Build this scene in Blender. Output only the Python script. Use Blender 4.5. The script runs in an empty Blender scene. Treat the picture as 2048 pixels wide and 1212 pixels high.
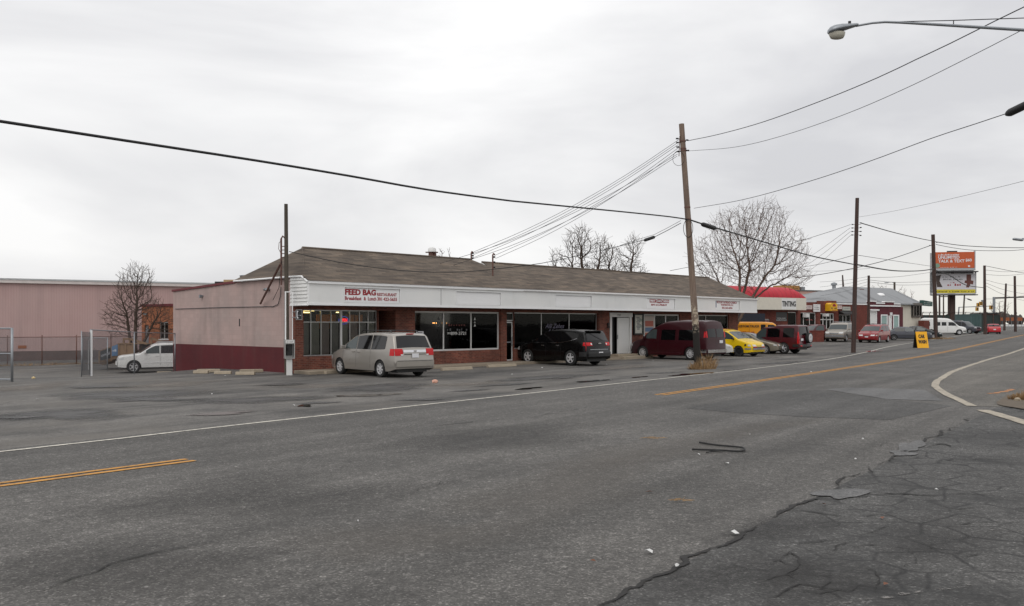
# strip of shops across a street under an overcast sky
import bpy, bmesh, math, random
from mathutils import Vector, Matrix
random.seed(7)
sc = bpy.context.scene
COL = sc.collection
# ---------------------------------------------------------------- camera geometry
F, CX, HY, H = 1800.0, 1024.0, 648.0, 2.1
def smooth(t):
    t = max(0.0, min(1.0, t)); return t * t * (3 - 2 * t)
def zg(x, y):
    """height of the ground: the street climbs gently away, the yard on the west side dips"""
    r = 0.0115 * (math.sqrt((y - 58) ** 2 + 100) + (y - 58)) / 2 if y < 400 else 3.94
    rise = 1.8 * (1 - math.exp(-r / 1.8))
    dip = -0.92 * smooth((y - 33) / 21.0) * smooth((-x - 13) / 7.0)
    return rise + dip
def G(px, py, off=0.0):
    """point of the ground seen at a pixel of the 2048 px photograph"""
    a = (px - CX) / F
    lo, hi = 2.0, 1500.0
    for _ in range(60):
        m = (lo + hi) / 2
        if HY + (H - zg(a * m, m)) * F / m > py: lo = m
        else: hi = m
    return Vector((a * lo, lo, zg(a * lo, lo) + off))
def P(px, py, Y):
    return Vector(((px - CX) / F * Y, Y, H + (HY - py) / F * Y))
def GY(px, Y, off=0.0):
    x = (px - CX) / F * Y
    return Vector((x, Y, zg(x, Y) + off))
# ---------------------------------------------------------------- object helpers
def empty(name, loc=(0, 0, 0), rz=0.0, parent=None):
    o = bpy.data.objects.new(name, None); COL.objects.link(o)
    o.location = loc; o.rotation_euler = (0, 0, rz); o.empty_display_size = 0.2
    if parent: o.parent = parent
    return o
def tag(o, label=None, cat=None, group=None, kind=None):
    if label: o['label'] = label
    if cat: o['category'] = cat
    if group: o['group'] = group
    if kind: o['kind'] = kind
    return o
def thing(name, label, cat, loc=(0, 0, 0), rz=0.0, group=None):
    return tag(empty(name, loc, rz), label, cat, group)
class MB:
    """collects shapes for ONE mesh object"""
    def __init__(self): self.v = []; self.f = []; self.m = []; self.cur = 0
    def add(self, vs, fs, m=None):
        b = len(self.v); self.v.extend([tuple(p) for p in vs])
        for f in fs:
            self.f.append([b + i for i in f]); self.m.append(self.cur if m is None else m)
        return self
    def box(self, x0, x1, y0, y1, z0, z1, m=None):
        vs = [(x0,y0,z0),(x1,y0,z0),(x1,y1,z0),(x0,y1,z0),(x0,y0,z1),(x1,y0,z1),(x1,y1,z1),(x0,y1,z1)]
        return self.add(vs, [(0,3,2,1),(4,5,6,7),(0,1,5,4),(1,2,6,5),(2,3,7,6),(3,0,4,7)], m)
    def rbox(self, c, d, w, zc, M=None, m=None):
        """box centred at c with full sizes d,w,zc, optionally turned by a matrix"""
        vs = []
        for sx, sy, sz in ((-1,-1,-1),(1,-1,-1),(1,1,-1),(-1,1,-1),(-1,-1,1),(1,-1,1),(1,1,1),(-1,1,1)):
            p = Vector((sx*d/2, sy*w/2, sz*zc/2))
            if M: p = M @ p
            vs.append(Vector(c) + p)
        return self.add(vs, [(0,3,2,1),(4,5,6,7),(0,1,5,4),(1,2,6,5),(2,3,7,6),(3,0,4,7)], m)
    def poly(self, pts, m=None): return self.add(pts, [list(range(len(pts)))], m)
    def prism(self, pts, d, m=None):
        """closed polygon pts (3D) extruded along vector d"""
        n = len(pts); d = Vector(d); q = [Vector(p) for p in pts]
        fs = [list(range(n))[::-1], list(range(n, 2*n))]
        for i in range(n): fs.append([i, (i+1) % n, n + (i+1) % n, n + i])
        return self.add(q + [p + d for p in q], fs, m)
    def tube(self, pts, r, n=8, cap=True, m=None):
        pts = [Vector(p) for p in pts]; N = len(pts)
        rs = r if isinstance(r, (list, tuple)) else [r] * N
        t0 = (pts[1] - pts[0]).normalized()
        ref = Vector((0, 0, 1)) if abs(t0.z) < 0.9 else Vector((1, 0, 0))
        a = t0.cross(ref).normalized(); vs = []
        for i, p in enumerate(pts):
            t = (pts[min(i+1, N-1)] - pts[max(i-1, 0)])
            t = t.normalized() if t.length > 1e-9 else t0
            a = (a - t * a.dot(t))
            a = a.normalized() if a.length > 1e-6 else t.orthogonal().normalized()
            b = t.cross(a)
            for k in range(n):
                th = 2 * math.pi * k / n
                vs.append(p + (a * math.cos(th) + b * math.sin(th)) * rs[i])
        fs = []
        for i in range(N - 1):
            for k in range(n):
                fs.append([i*n + k, i*n + (k+1) % n, (i+1)*n + (k+1) % n, (i+1)*n + k])
        if cap: fs += [list(range(n))[::-1], [(N-1)*n + k for k in range(n)]]
        return self.add(vs, fs, m)
    def lathe(self, prof, n=24, M=None, m=None):
        """prof: list of (axial, radius) round local X axis"""
        vs = []
        for (ax, r) in prof:
            for k in range(n):
                th = 2 * math.pi * k / n
                p = Vector((ax, r * math.cos(th), r * math.sin(th)))
                vs.append(M @ p if M else p)
        fs = []
        for i in range(len(prof) - 1):
            for k in range(n):
                fs.append([i*n + k, i*n + (k+1) % n, (i+1)*n + (k+1) % n, (i+1)*n + k])
        return self.add(vs, fs, m)
    def grid(self, rows, m=None):
        """rows: equal-length lists of points"""
        nr, nc = len(rows), len(rows[0]); vs = [p for r in rows for p in r]
        fs = [[i*nc + j, i*nc + j + 1, (i+1)*nc + j + 1, (i+1)*nc + j] for i in range(nr-1) for j in range(nc-1)]
        return self.add(vs, fs, m)
    def build(self, name, mat, parent=None, loc=(0, 0, 0), rz=0.0, smooth=False, bevel=0.0, fix=True, seg=2):
        me = bpy.data.meshes.new(name)
        me.from_pydata([tuple(p) for p in self.v], [], self.f)
        mats = mat if isinstance(mat, (list, tuple)) else [mat]
        for x in mats: me.materials.append(x)
        if len(mats) > 1:
            for i, p in enumerate(me.polygons): p.material_index = self.m[i]
        if fix:
            bm = bmesh.new(); bm.from_mesh(me)
            bmesh.ops.recalc_face_normals(bm, faces=bm.faces); bm.to_mesh(me); bm.free()
        if smooth:
            for p in me.polygons: p.use_smooth = True
        me.update()
        o = bpy.data.objects.new(name, me); COL.objects.link(o)
        o.location = loc; o.rotation_euler = (0, 0, rz)
        if parent: o.parent = parent
        if bevel:
            b = o.modifiers.new('bevel', 'BEVEL'); b.width = bevel; b.segments = seg
            b.limit_method = 'ANGLE'; b.angle_limit = math.radians(40)
        return o
def flipped(o):
    o.data.flip_normals(); return o
def wall(mb, x0, x1, z0, z1, y0, y1, holes=()):
    """wall along local x with rectangular openings (x0,x1,z0,z1)"""
    xs = sorted({x0, x1, *[min(max(h[0], x0), x1) for h in holes], *[min(max(h[1], x0), x1) for h in holes]})
    for a, b in zip(xs[:-1], xs[1:]):
        if b - a < 1e-4: continue
        mid = (a + b) / 2
        hs = sorted([(h[2], h[3]) for h in holes if h[0] < mid < h[1]])
        z = z0
        for (c, d) in hs:
            if c > z + 1e-4: mb.box(a, b, y0, y1, z, c)
            z = max(z, d)
        if z1 > z + 1e-4: mb.box(a, b, y0, y1, z, z1)
    return mb
def frame(mb, x0, x1, z0, z1, y0, y1, w, mull=(), trans=(), mw=None, sides='lrtb'):
    """rectangular frame with vertical mullions and transoms"""
    mw = mw or w
    if 'l' in sides: mb.box(x0, x0 + w, y0, y1, z0, z1)
    if 'r' in sides: mb.box(x1 - w, x1, y0, y1, z0, z1)
    if 't' in sides: mb.box(x0 + w, x1 - w, y0 + .002, y1 - .002, z1 - w, z1)
    if 'b' in sides: mb.box(x0 + w, x1 - w, y0 + .002, y1 - .002, z0, z0 + w)
    for q in mull: mb.box(q - mw/2, q + mw/2, y0 + .004, y1 - .004, z0 + w, z1 - w)
    for q in trans: mb.box(x0 + w, x1 - w, y0 + .006, y1 - .006, q - mw/2, q + mw/2)
    return mb
def text_mesh(body, x0, x1, z0, z1, y, mat, parent=None, name='lettering', shear=0.0, bold=0.0, depth=0.006, fit=True):
    cu = bpy.data.curves.new('t', 'FONT'); cu.body = body; cu.size = 1; cu.shear = shear
    cu.offset = bold; cu.extrude = 0.01; cu.resolution_u = 3
    o = bpy.data.objects.new('t', cu); COL.objects.link(o)
    bpy.context.view_layer.update()
    dg = bpy.context.evaluated_depsgraph_get()
    me = bpy.data.meshes.new_from_object(o.evaluated_get(dg))
    bpy.data.objects.remove(o); bpy.data.curves.remove(cu)
    xs = [v.co.x for v in me.vertices]; ys = [v.co.y for v in me.vertices]
    ax, bx, ay, by = min(xs), max(xs), min(ys), max(ys)
    sx = (x1 - x0) / (bx - ax); sy = (z1 - z0) / (by - ay)
    for v in me.vertices:
        c = v.co
        v.co = (x0 + (c.x - ax) * sx, y - c.z / 0.01 * depth, z0 + (c.y - ay) * sy)
    me.materials.clear(); me.materials.append(mat); me.name = name
    ob = bpy.data.objects.new(name, me); COL.objects.link(ob)
    if parent: ob.parent = parent
    return ob
def bars(mb, x0, x1, z0, z1, y, n, seed=0, d=.006):
    """marks of a line of writing too small to read"""
    r = random.Random(seed); w = (x1 - x0) / n
    for i in range(n):
        if r.random() < .14: continue
        h = r.uniform(.55, 1.0)
        mb.box(x0 + w*(i+.12), x0 + w*(i+.12+r.uniform(.4,.75)), y - d, y, z0, z0 + (z1 - z0)*h)
    return mb
def words(x0, x1, z0, z1, y, n, name, mat, parent, seed=0, d=.006):
    """words too small to read, each a part of its own"""
    r = random.Random(seed); w = (x1 - x0)/n
    for i in range(n):
        m = MB(); bars(m, x0 + w*i + w*.06, x0 + w*(i+1) - w*.06, z0, z1, y, 1, seed*7 + i*3 + 1, d)
        if m.v: m.build(name, mat, parent)
# ---------------------------------------------------------------- materials
def s2l(c):
    return c / 12.92 if c <= 0.04045 else ((c + 0.055) / 1.055) ** 2.4
def rgb(r, g, b): return (s2l(r/255), s2l(g/255), s2l(b/255), 1)
class N:
    def __init__(self, name):
        self.mat = bpy.data.materials.new(name); self.mat.use_nodes = True
        self.t = self.mat.node_tree; self.t.nodes.clear()
        self.out = self.t.nodes.new('ShaderNodeOutputMaterial')
        self.co = None
    def n(self, kind, **kw):
        x = self.t.nodes.new('ShaderNode' + kind)
        for k, v in kw.items():
            if k in x.inputs and not hasattr(x, k): x.inputs[k].default_value = v
            else: setattr(x, k, v)
        return x
    def l(self, a, b): self.t.links.new(a, b)
    def obj(self):
        if not self.co: self.co = self.n('TexCoord')
        return self.co.outputs['Object']
    def mapped(self, scale=(1,1,1), rot=(0,0,0)):
        m = self.n('Mapping'); m.inputs['Scale'].default_value = scale; m.inputs['Rotation'].default_value = rot
        self.l(self.obj(), m.inputs['Vector']); return m.outputs['Vector']
    def noise(self, scale, vec=None, detail=4, rough=.6, dist=0):
        x = self.n('TexNoise'); x.inputs['Scale'].default_value = scale; x.inputs['Detail'].default_value = detail
        x.inputs['Roughness'].default_value = rough; x.inputs['Distortion'].default_value = dist
        self.l(vec if vec else self.obj(), x.inputs['Vector']); return x.outputs['Fac']
    def ramp(self, fac, stops, interp='LINEAR'):
        r = self.n('ValToRGB'); e = r.color_ramp.elements; r.color_ramp.interpolation = interp
        while len(e) < len(stops): e.new(0.5)
        for el, (p, c) in zip(e, stops):
            el.position = p; el.color = c if len(c) == 4 else (*c, 1)
        self.l(fac, r.inputs['Fac']); return r.outputs['Color']
    def gray(self, fac, a, b, p0=0., p1=1.): return self.ramp(fac, [(p0, (a, a, a)), (p1, (b, b, b))])
    def mix(self, fac, a, b, blend='MIX'):
        m = self.n('Mix'); m.data_type = 'RGBA'; m.blend_type = blend
        for v, k in ((fac, 0), (a, 6), (b, 7)):
            if isinstance(v, (int, float)): m.inputs[k].default_value = v
            elif isinstance(v, tuple): m.inputs[k].default_value = v if len(v) == 4 else (*v, 1)
            else: self.l(v, m.inputs[k])
        return m.outputs[2]
    def math(self, op, a, b=None, clamp=False):
        m = self.n('Math'); m.operation = op; m.use_clamp = clamp
        for i, v in enumerate((a, b)):
            if v is None: continue
            if isinstance(v, (int, float)): m.inputs[i].default_value = v
            else: self.l(v, m.inputs[i])
        return m.outputs[0]
    def bsdf(self, color, rough=.6, metal=0., spec=.5, coat=0., bump=None, bs=.3, bd=.02, emit=None, es=0., coatr=.05):
        p = self.n('BsdfPrincipled')
        def put(k, v):
            if isinstance(v, (int, float)): p.inputs[k].default_value = v
            elif isinstance(v, tuple): p.inputs[k].default_value = v if len(v) == 4 else (*v, 1)
            else: self.l(v, p.inputs[k])
        put('Base Color', color); put('Roughness', rough); put('Metallic', metal)
        put('Specular IOR Level', spec); put('Coat Weight', coat); put('Coat Roughness', coatr)
        if emit: put('Emission Color', emit); put('Emission Strength', es)
        if bump is not None:
            b = self.n('Bump'); b.inputs['Strength'].default_value = bs; b.inputs['Distance'].default_value = bd
            self.l(bump, b.inputs['Height']); self.l(b.outputs['Normal'], p.inputs['Normal'])
        self.l(p.outputs['BSDF'], self.out.inputs['Surface'])
        return self.mat
def plain(name, c, rough=.6, metal=0., var=.12, scale=3., spec=.5, coat=0., bump=0., detail=5):
    """a colour with soft mottling so that no surface is flat"""
    k = N(name); c = c[:3]
    f = k.noise(scale, detail=detail)
    col = k.mix(f, tuple(x*(1-var*1.6) for x in c), tuple(min(1, x*(1+var*1.6)) for x in c))
    rr = k.gray(k.noise(scale*2.3), max(0, rough-.12), min(1, rough+.12))
    return k.bsdf(col, rr, metal, spec, coat, bump=f if bump else None, bs=bump)
def uv_plane(k):
    """(x+y, z) of the object: works on any axis-aligned wall"""
    s = k.n('SeparateXYZ'); k.l(k.obj(), s.inputs[0])
    c = k.n('CombineXYZ'); k.l(k.math('ADD', s.outputs[0], s.outputs[1]), c.inputs[0]); k.l(s.outputs[2], c.inputs[1])
    return c.outputs[0], s
def brick_mat(name, c1, c2, mortar, dirt=.35, lo=.75):
    k = N(name); uv, s = uv_plane(k)
    b = k.n('TexBrick'); k.l(uv, b.inputs['Vector'])
    b.inputs['Color1'].default_value = c1; b.inputs['Color2'].default_value = c2; b.inputs['Mortar'].default_value = mortar
    b.inputs['Scale'].default_value = 1; b.inputs['Brick Width'].default_value = .215; b.inputs['Row Height'].default_value = .075
    b.inputs['Mortar Size'].default_value = .008; b.inputs['Bias'].default_value = -.1
    n1 = k.noise(.9, detail=6); n2 = k.noise(9)
    col = k.mix(1., b.outputs['Color'], k.gray(n1, lo, 1.25, .3, .7), 'MULTIPLY')
    col = k.mix(.6, col, k.gray(n2, .6, 1.35, .25, .75), 'MULTIPLY')
    # pale mortar droppings and soot streaks that belong to the wall
    st = k.noise(1.0, k.mapped((2.2, 2.2, .25)), detail=6)
    col = k.mix(k.gray(st, 0, dirt, .5, .75), col, (.03, .025, .022, 1))
    return k.bsdf(col, .85, bump=b.outputs['Fac'], bs=-.4, bd=.01)
M = {}
M['brick'] = brick_mat('red_brick', rgb(128, 70, 55), rgb(92, 46, 38), rgb(126, 98, 84))
M['brick_orange'] = brick_mat('orange_brick', rgb(170, 104, 70), rgb(142, 82, 56), rgb(138, 104, 84), .2, .85)
M['brick_dark'] = brick_mat('dark_brick', rgb(122, 56, 44), rgb(98, 42, 34), rgb(88, 60, 52), .25)
M['brick_maroon'] = brick_mat('maroon_painted_brick', rgb(98, 44, 52), rgb(90, 38, 46), rgb(84, 36, 44), .25)
M['white'] = plain('white_paint', rgb(226, 226, 224), .5, var=.05, scale=1.2)
M['white_trim'] = plain('white_trim', rgb(236, 236, 236), .45, var=.03)
M['alu'] = plain('grey_aluminium', rgb(176, 176, 174), .35, .6, var=.06)
M['alu_white'] = plain('pale_window_frame', rgb(214, 214, 212), .4, var=.05)
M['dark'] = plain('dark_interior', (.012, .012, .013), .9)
M['black'] = plain('black_plastic', (.014, .014, .015), .45)
M['rubber'] = plain('tyre_rubber', (.018, .018, .018), .85, var=.2)
M['cable'] = plain('cable_sheath', (.012, .012, .013), .6)
M['wire'] = plain('weathered_wire', (.05, .05, .055), .6)
M['steel'] = plain('galvanised_steel', rgb(150, 154, 158), .45, .7, var=.12, scale=8)
M['rust_steel'] = plain('rusty_pipe', rgb(104, 74, 66), .7, .2, var=.3, scale=6)
M['concrete'] = plain('weathered_concrete', rgb(160, 148, 130), .9, var=.16, scale=4, bump=.2)
M['walk'] = plain('sidewalk_concrete', rgb(146, 134, 118), .9, var=.16, scale=2.5, bump=.15)
M['chrome'] = plain('chrome', (.75, .75, .77), .14, 1., var=.03)
M['alloy'] = plain('alloy_rim', (.60, .60, .61), .35, .35, var=.05)
M['hubcap'] = plain('dull_rim', (.40, .40, .41), .4, .3, var=.1)
M['red_text'] = plain('red_lettering', rgb(150, 26, 36), .5, var=.06)
M['black_text'] = plain('black_lettering', (.015, .015, .016), .5)
M['grey_text'] = plain('grey_lettering', (.2, .2, .21), .5)
M['plate'] = plain('licence_plate_white', rgb(222, 222, 226), .4, var=.04)
M['green_metal'] = plain('green_container_paint', rgb(70, 92, 92), .55, var=.15, scale=1.5)
M['plywood'] = plain('weathered_plywood', rgb(142, 116, 92), .85, var=.2, scale=2.5)
def emission(name, c, s):
    k = N(name); e = k.n('Emission'); e.inputs[0].default_value = c; e.inputs[1].default_value = s
    k.l(e.outputs[0], k.out.inputs['Surface']); return k.mat
M['tube_light'] = emission('fluorescent_tube', (1, .78, .30, 1), 5.)
M['bulb'] = emission('warm_bulb', (1, .45, .12, 1), 8.)
M['neon_red'] = emission('red_neon', (1, .02, .03, 1), 1.6)
M['neon_blue'] = emission('blue_neon', (.15, .2, 1, 1), .5)
def glass_mat(name, tint=.72, gl=1.0):
    k = N(name)
    t = k.n('BsdfTransparent'); t.inputs[0].default_value = (tint, tint, tint*1.01, 1)
    g = k.n('BsdfGlossy'); g.inputs['Roughness'].default_value = .03; g.inputs['Color'].default_value = (gl, gl, gl, 1)
    fr = k.n('Fresnel'); fr.inputs['IOR'].default_value = 1.5
    b = k.n('Bump'); b.inputs['Strength'].default_value = .05; b.inputs['Distance'].default_value = .05
    k.l(k.noise(.8, detail=1), b.inputs['Height']); k.l(b.outputs['Normal'], g.inputs['Normal'])
    m = k.n('MixShader'); k.l(fr.outputs[0], m.inputs[0]); k.l(t.outputs[0], m.inputs[1]); k.l(g.outputs[0], m.inputs[2])
    k.l(m.outputs[0], k.out.inputs['Surface']); return k.mat
M['glass'] = glass_mat('shop_glass', .86, .24)
M['glass_dim'] = glass_mat('tinted_shop_glass', .3, .24)
def car_glass(name, c=(.008, .009, .010)):
    k = N(name)
    return k.bsdf((*c, 1), .05, spec=.5)
M['cglass'] = car_glass('tinted_car_glass', (.004, .004, .0045))
M['cglass_clear'] = car_glass('clear_car_glass', (.05, .065, .066))
M['cglass_shield'] = car_glass('windshield_glass', (.035, .045, .048))
def paint(name, c, metal=.0, rough=.35, var=.05, spec=.35, coat=.5):
    k = N(name); f = k.noise(2.0, detail=6)
    dust = k.noise(1.2, k.mapped((1, 1, 3)), detail=6)
    col = k.mix(f, tuple(x*(1-var) for x in c[:3]), tuple(min(1, x*(1+var)) for x in c[:3]))
    col = k.mix(k.gray(dust, 0, .03, .45, .8), col, (.16, .14, .12, 1))
    return k.bsdf(col, k.gray(f, rough-.08, rough+.1), metal, spec, coat, coatr=.06)
P_ = {
 'silver': paint('silver_paint', rgb(160, 155, 148), .55, rough=.3), 'black': paint('black_car_paint', (.002, .002, .0022), .0, .25, spec=.2, coat=.22),
 'maroon': paint('maroon_paint', rgb(50, 10, 18), .0, spec=.2, coat=.3), 'yellow': paint('yellow_paint', rgb(222, 186, 10), 0),
 'greige': paint('grey_beige_paint', rgb(128, 122, 110), .4), 'burgundy': paint('burgundy_paint', rgb(74, 10, 22), .1),
 'tan': paint('pewter_paint', rgb(150, 143, 134), .35), 'red': paint('red_car_paint', rgb(132, 10, 20), .0),
 'slate': paint('slate_grey_paint', rgb(74, 76, 84), .3), 'ink': paint('dark_green_black_paint', rgb(22, 30, 32), .1),
 'white': paint('white_car_paint', rgb(226, 226, 224), 0), 'orange': paint('orange_yellow_paint', rgb(240, 160, 20), 0),
 'brick': paint('faded_red_paint', rgb(180, 32, 42), 0), 'offwhite': paint('offwhite_car_paint', rgb(205, 205, 202), 0)}
def lens(name, c, e=0.):
    k = N(name); return k.bsdf((*c, 1), .2, spec=.35, emit=(*c, 1), es=e)
M['lamp_red'] = lens('red_lens', (.50, .006, .010)); M['lamp_clear'] = lens('clear_lens', (.62, .63, .63)); M['lamp_amber'] = lens('amber_lens', (.6, .22, .03))
SKY_LO, SKY_HI, SUN_E, EXPOSURE = 1.00, 1.34, 0.7, 0.0
# ================================================================ ground
ROAD_A = math.radians(54.5)
def along(k, sx, sy):
    """coordinates turned so that x runs along the street, then stretched"""
    m = k.n('Mapping'); m.inputs['Rotation'].default_value = (0, 0, -ROAD_A); k.l(k.obj(), m.inputs['Vector'])
    m2 = k.n('Mapping'); m2.inputs['Scale'].default_value = (sx, sy, 1); k.l(m.outputs[0], m2.inputs['Vector'])
    return m2.outputs[0]
def asphalt(name, base, warm=(1.0, .95, .885), speck=.55, streak=.18, blot=.22, cracks=0., crack_scale=.8, tar=0., rough=.82, stain=0.):
    k = N(name); b = tuple(base * w for w in warm)
    v = k.n('TexVoronoi'); v.inputs['Scale'].default_value = 62; k.l(k.obj(), v.inputs['Vector'])
    sp = k.n('SeparateColor'); k.l(v.outputs['Color'], sp.inputs[0])
    agg = k.ramp(sp.outputs[0], [(0, (1-speck*.75,)*3), (.55, (1-speck*.18,)*3), (.8, (1+speck*.22,)*3), (.94, (1+speck,)*3), (1, (1+speck*2.6,)*3)])
    v2 = k.n('TexVoronoi'); v2.inputs['Scale'].default_value = 24; k.l(k.obj(), v2.inputs['Vector'])
    s2 = k.n('SeparateColor'); k.l(v2.outputs['Color'], s2.inputs[0])
    agg2 = k.ramp(s2.outputs[1], [(0, (1-speck*.35,)*3), (.7, (1.0,)*3), (.96, (1+speck*.3,)*3), (1, (1+speck*1.2,)*3)])
    col = k.mix(1, b, agg, 'MULTIPLY'); col = k.mix(1, col, agg2, 'MULTIPLY')
    st = k.noise(1, along(k, .05, .75), detail=5, rough=.6)
    col = k.mix(1, col, k.gray(st, 1-streak*1.3, 1+streak*1.3, .28, .72), 'MULTIPLY')
    st2 = k.noise(1, along(k, .012, 1.1), detail=3)
    col = k.mix(1, col, k.gray(st2, 1-streak*1.2, 1+streak*1.2, .3, .7), 'MULTIPLY')
    bl = k.noise(.33, detail=7, rough=.65)
    col = k.mix(1, col, k.gray(bl, 1-blot*1.3, 1+blot*1.2, .3, .7), 'MULTIPLY')
    fine = k.noise(5.5, detail=6, rough=.7)
    col = k.mix(1, col, k.gray(fine, .8, 1.2, .3, .7), 'MULTIPLY')
    if stain:
        sn = k.noise(1, along(k, .10, .55), detail=8, rough=.68, dist=.4)
        col = k.mix(k.gray(sn, 0, stain, .47, .62), col, (.030, .029, .029, 1))
        sn2 = k.noise(.22, detail=6, rough=.6)
        col = k.mix(k.gray(sn2, 0, stain*.7, .48, .62), col, (.150, .136, .118, 1))
    if cracks:
        w = k.n('TexNoise'); w.inputs['Scale'].default_value = 1.7; w.inputs['Detail'].default_value = 5; k.l(k.obj(), w.inputs['Vector'])
        d = k.mix(.12, k.obj(), w.outputs['Color'], 'ADD')
        e = k.n('TexVoronoi'); e.feature = 'DISTANCE_TO_EDGE'; e.inputs['Scale'].default_value = crack_scale; k.l(d, e.inputs['Vector'])
        msk = k.gray(k.noise(.28, detail=3), 0, 1, .40, .54)
        hair = k.gray(k.noise(2.2, detail=4), .3, 1, .3, .55)
        cr = k.math('MULTIPLY', k.gray(e.outputs['Distance'], cracks, 0, .010, .05), k.math('MULTIPLY', msk, hair))
        col = k.mix(cr, col, (.012, .012, .012, 1))
        dk = k.noise(.45, k.mapped((1, 1, 1)), detail=5)
        col = k.mix(k.gray(dk, 0, tar, .5, .68), col, (.022, .022, .022, 1))
    hgt = k.math('ADD', sp.outputs[0], k.math('MULTIPLY', fine, 2.0))
    return k.bsdf(col, k.gray(bl, rough-.1, rough+.1), spec=.35, bump=hgt, bs=.5, bd=.006)
M['road'] = asphalt('road_asphalt', .099, speck=.5, streak=.17, blot=.24)
M['lot'] = asphalt('parking_asphalt', .122, (1, .945, .875), speck=.35, streak=.16, blot=.36, stain=.7)
M['side'] = asphalt('side_street_asphalt', .080, (1, .975, .935), speck=.55, streak=.05, blot=.28, cracks=.8, crack_scale=1.7, tar=.8)
M['patch'] = asphalt('asphalt_patch', .074, (1, .97, .93), speck=.45)
M['patch_light'] = asphalt('grey_asphalt_patch', .125, (1, .99, .98), speck=.3)
M['shoulder'] = asphalt('gritty_shoulder', .125, (1, .93, .82), speck=.6, stain=.25)
M['verge'] = plain('verge_soil', (.11, .085, .06), .95, var=.3, scale=1.5, bump=.4)
M['crack'] = plain('crack_dirt', (.019, .018, .017), .95, var=.3, scale=6)
def worn(name, c, under, amount=.45, sc_=9):
    k = N(name); n = k.noise(sc_, detail=8, rough=.72)
    col = k.mix(k.gray(n, 0, .9, .62-amount*.35, .70), c, under)
    col = k.mix(1, col, k.gray(k.noise(2), .8, 1.15, .3, .7), 'MULTIPLY')
    return k.bsdf(col, .75)
M['line_white'] = worn('white_road_paint', rgb(205, 200, 188), (.11, .105, .10, 1), .36)
M['line_worn'] = worn('worn_white_road_paint', rgb(182, 172, 154), (.13, .115, .10, 1), .72, 7)
k = N('ghost_of_white_paint'); n_ = k.noise(9, detail=8, rough=.8); tb = k.n('BsdfTransparent'); db = k.n('BsdfDiffuse'); db.inputs[0].default_value = (.22, .21, .20, 1); mx_ = k.n('MixShader')
k.l(k.gray(n_, 0, 1, .50, .58), mx_.inputs[0]); k.l(tb.outputs[0], mx_.inputs[1]); k.l(db.outputs[0], mx_.inputs[2]); k.l(mx_.outputs[0], k.out.inputs['Surface']); M['line_ghost'] = k.mat
M['line_yellow'] = worn('yellow_road_paint', rgb(192, 136, 54), (.11, .09, .06, 1), .4)
def fading(name, stops, rough, lo=.25, hi=.5, spec=.4, top=1.):
    """thin film on the asphalt that breaks up toward its edge (attribute fade: 1 in the middle, 0 at the rim)"""
    k = N(name); at = k.n('Attribute'); at.attribute_name = 'fade'
    n_ = k.noise(1, along(k, .9, 2.6), detail=8, rough=.7); msk = k.gray(k.math('ADD', k.math('MULTIPLY', at.outputs['Fac'], .75), k.math('SUBTRACT', n_, .5)), 0, top, lo, hi)
    p = k.n('BsdfPrincipled'); k.l(k.ramp(k.noise(3, detail=6), stops), p.inputs['Base Color']); p.inputs['Roughness'].default_value = rough; p.inputs['Specular IOR Level'].default_value = spec
    t = k.n('BsdfTransparent'); m = k.n('MixShader'); k.l(msk, m.inputs[0]); k.l(t.outputs[0], m.inputs[1]); k.l(p.outputs[0], m.inputs[2]); k.l(m.outputs[0], k.out.inputs['Surface']); return k.mat
M['puddle'] = fading('puddle_water', [(.3, (.012, .011, .010)), (.7, (.035, .027, .022))], .06, .12, .2)
M['damp'] = fading('damp_asphalt', [(.3, (.028, .027, .026)), (.7, (.055, .05, .046))], .55, .1, .7)
M['damp_brown'] = fading('damp_brown', [(.3, (.05, .034, .028)), (.7, (.085, .062, .052))], .4, .1, .5)
M['dusty'] = fading('dusty_asphalt', [(.3, (.14, .125, .11)), (.7, (.19, .17, .15))], .9, .1, .9)
M['soft_dark'] = fading('faint_oil_film', [(.3, (.028, .027, .026)), (.7, (.045, .042, .04))], .7, .0, .9, top=.38)
M['soft_dust'] = fading('faint_dust_film', [(.3, (.15, .135, .118)), (.7, (.19, .17, .15))], .9, .0, .9, top=.30)
def axis(stops):
    out = []
    for a, b, st in stops:
        n = max(1, int(round((b - a) / st)))
        out += [a + (b - a) * i / n for i in range(n)]
    return out + [stops[-1][1]]
xs = axis([(-3000, -300, 300), (-300, -60, 20), (-60, 60, 2), (60, 300, 12), (300, 3000, 300)])
ys = axis([(-400, -20, 40), (-20, 70, 2), (70, 160, 5), (160, 400, 24), (400, 4000, 300)])
g = MB(); g.grid([[Vector((x, y, zg(x, y))) for x in xs] for y in ys])
tag(g.build('ground', M['lot'], smooth=True), kind='structure')

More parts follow.
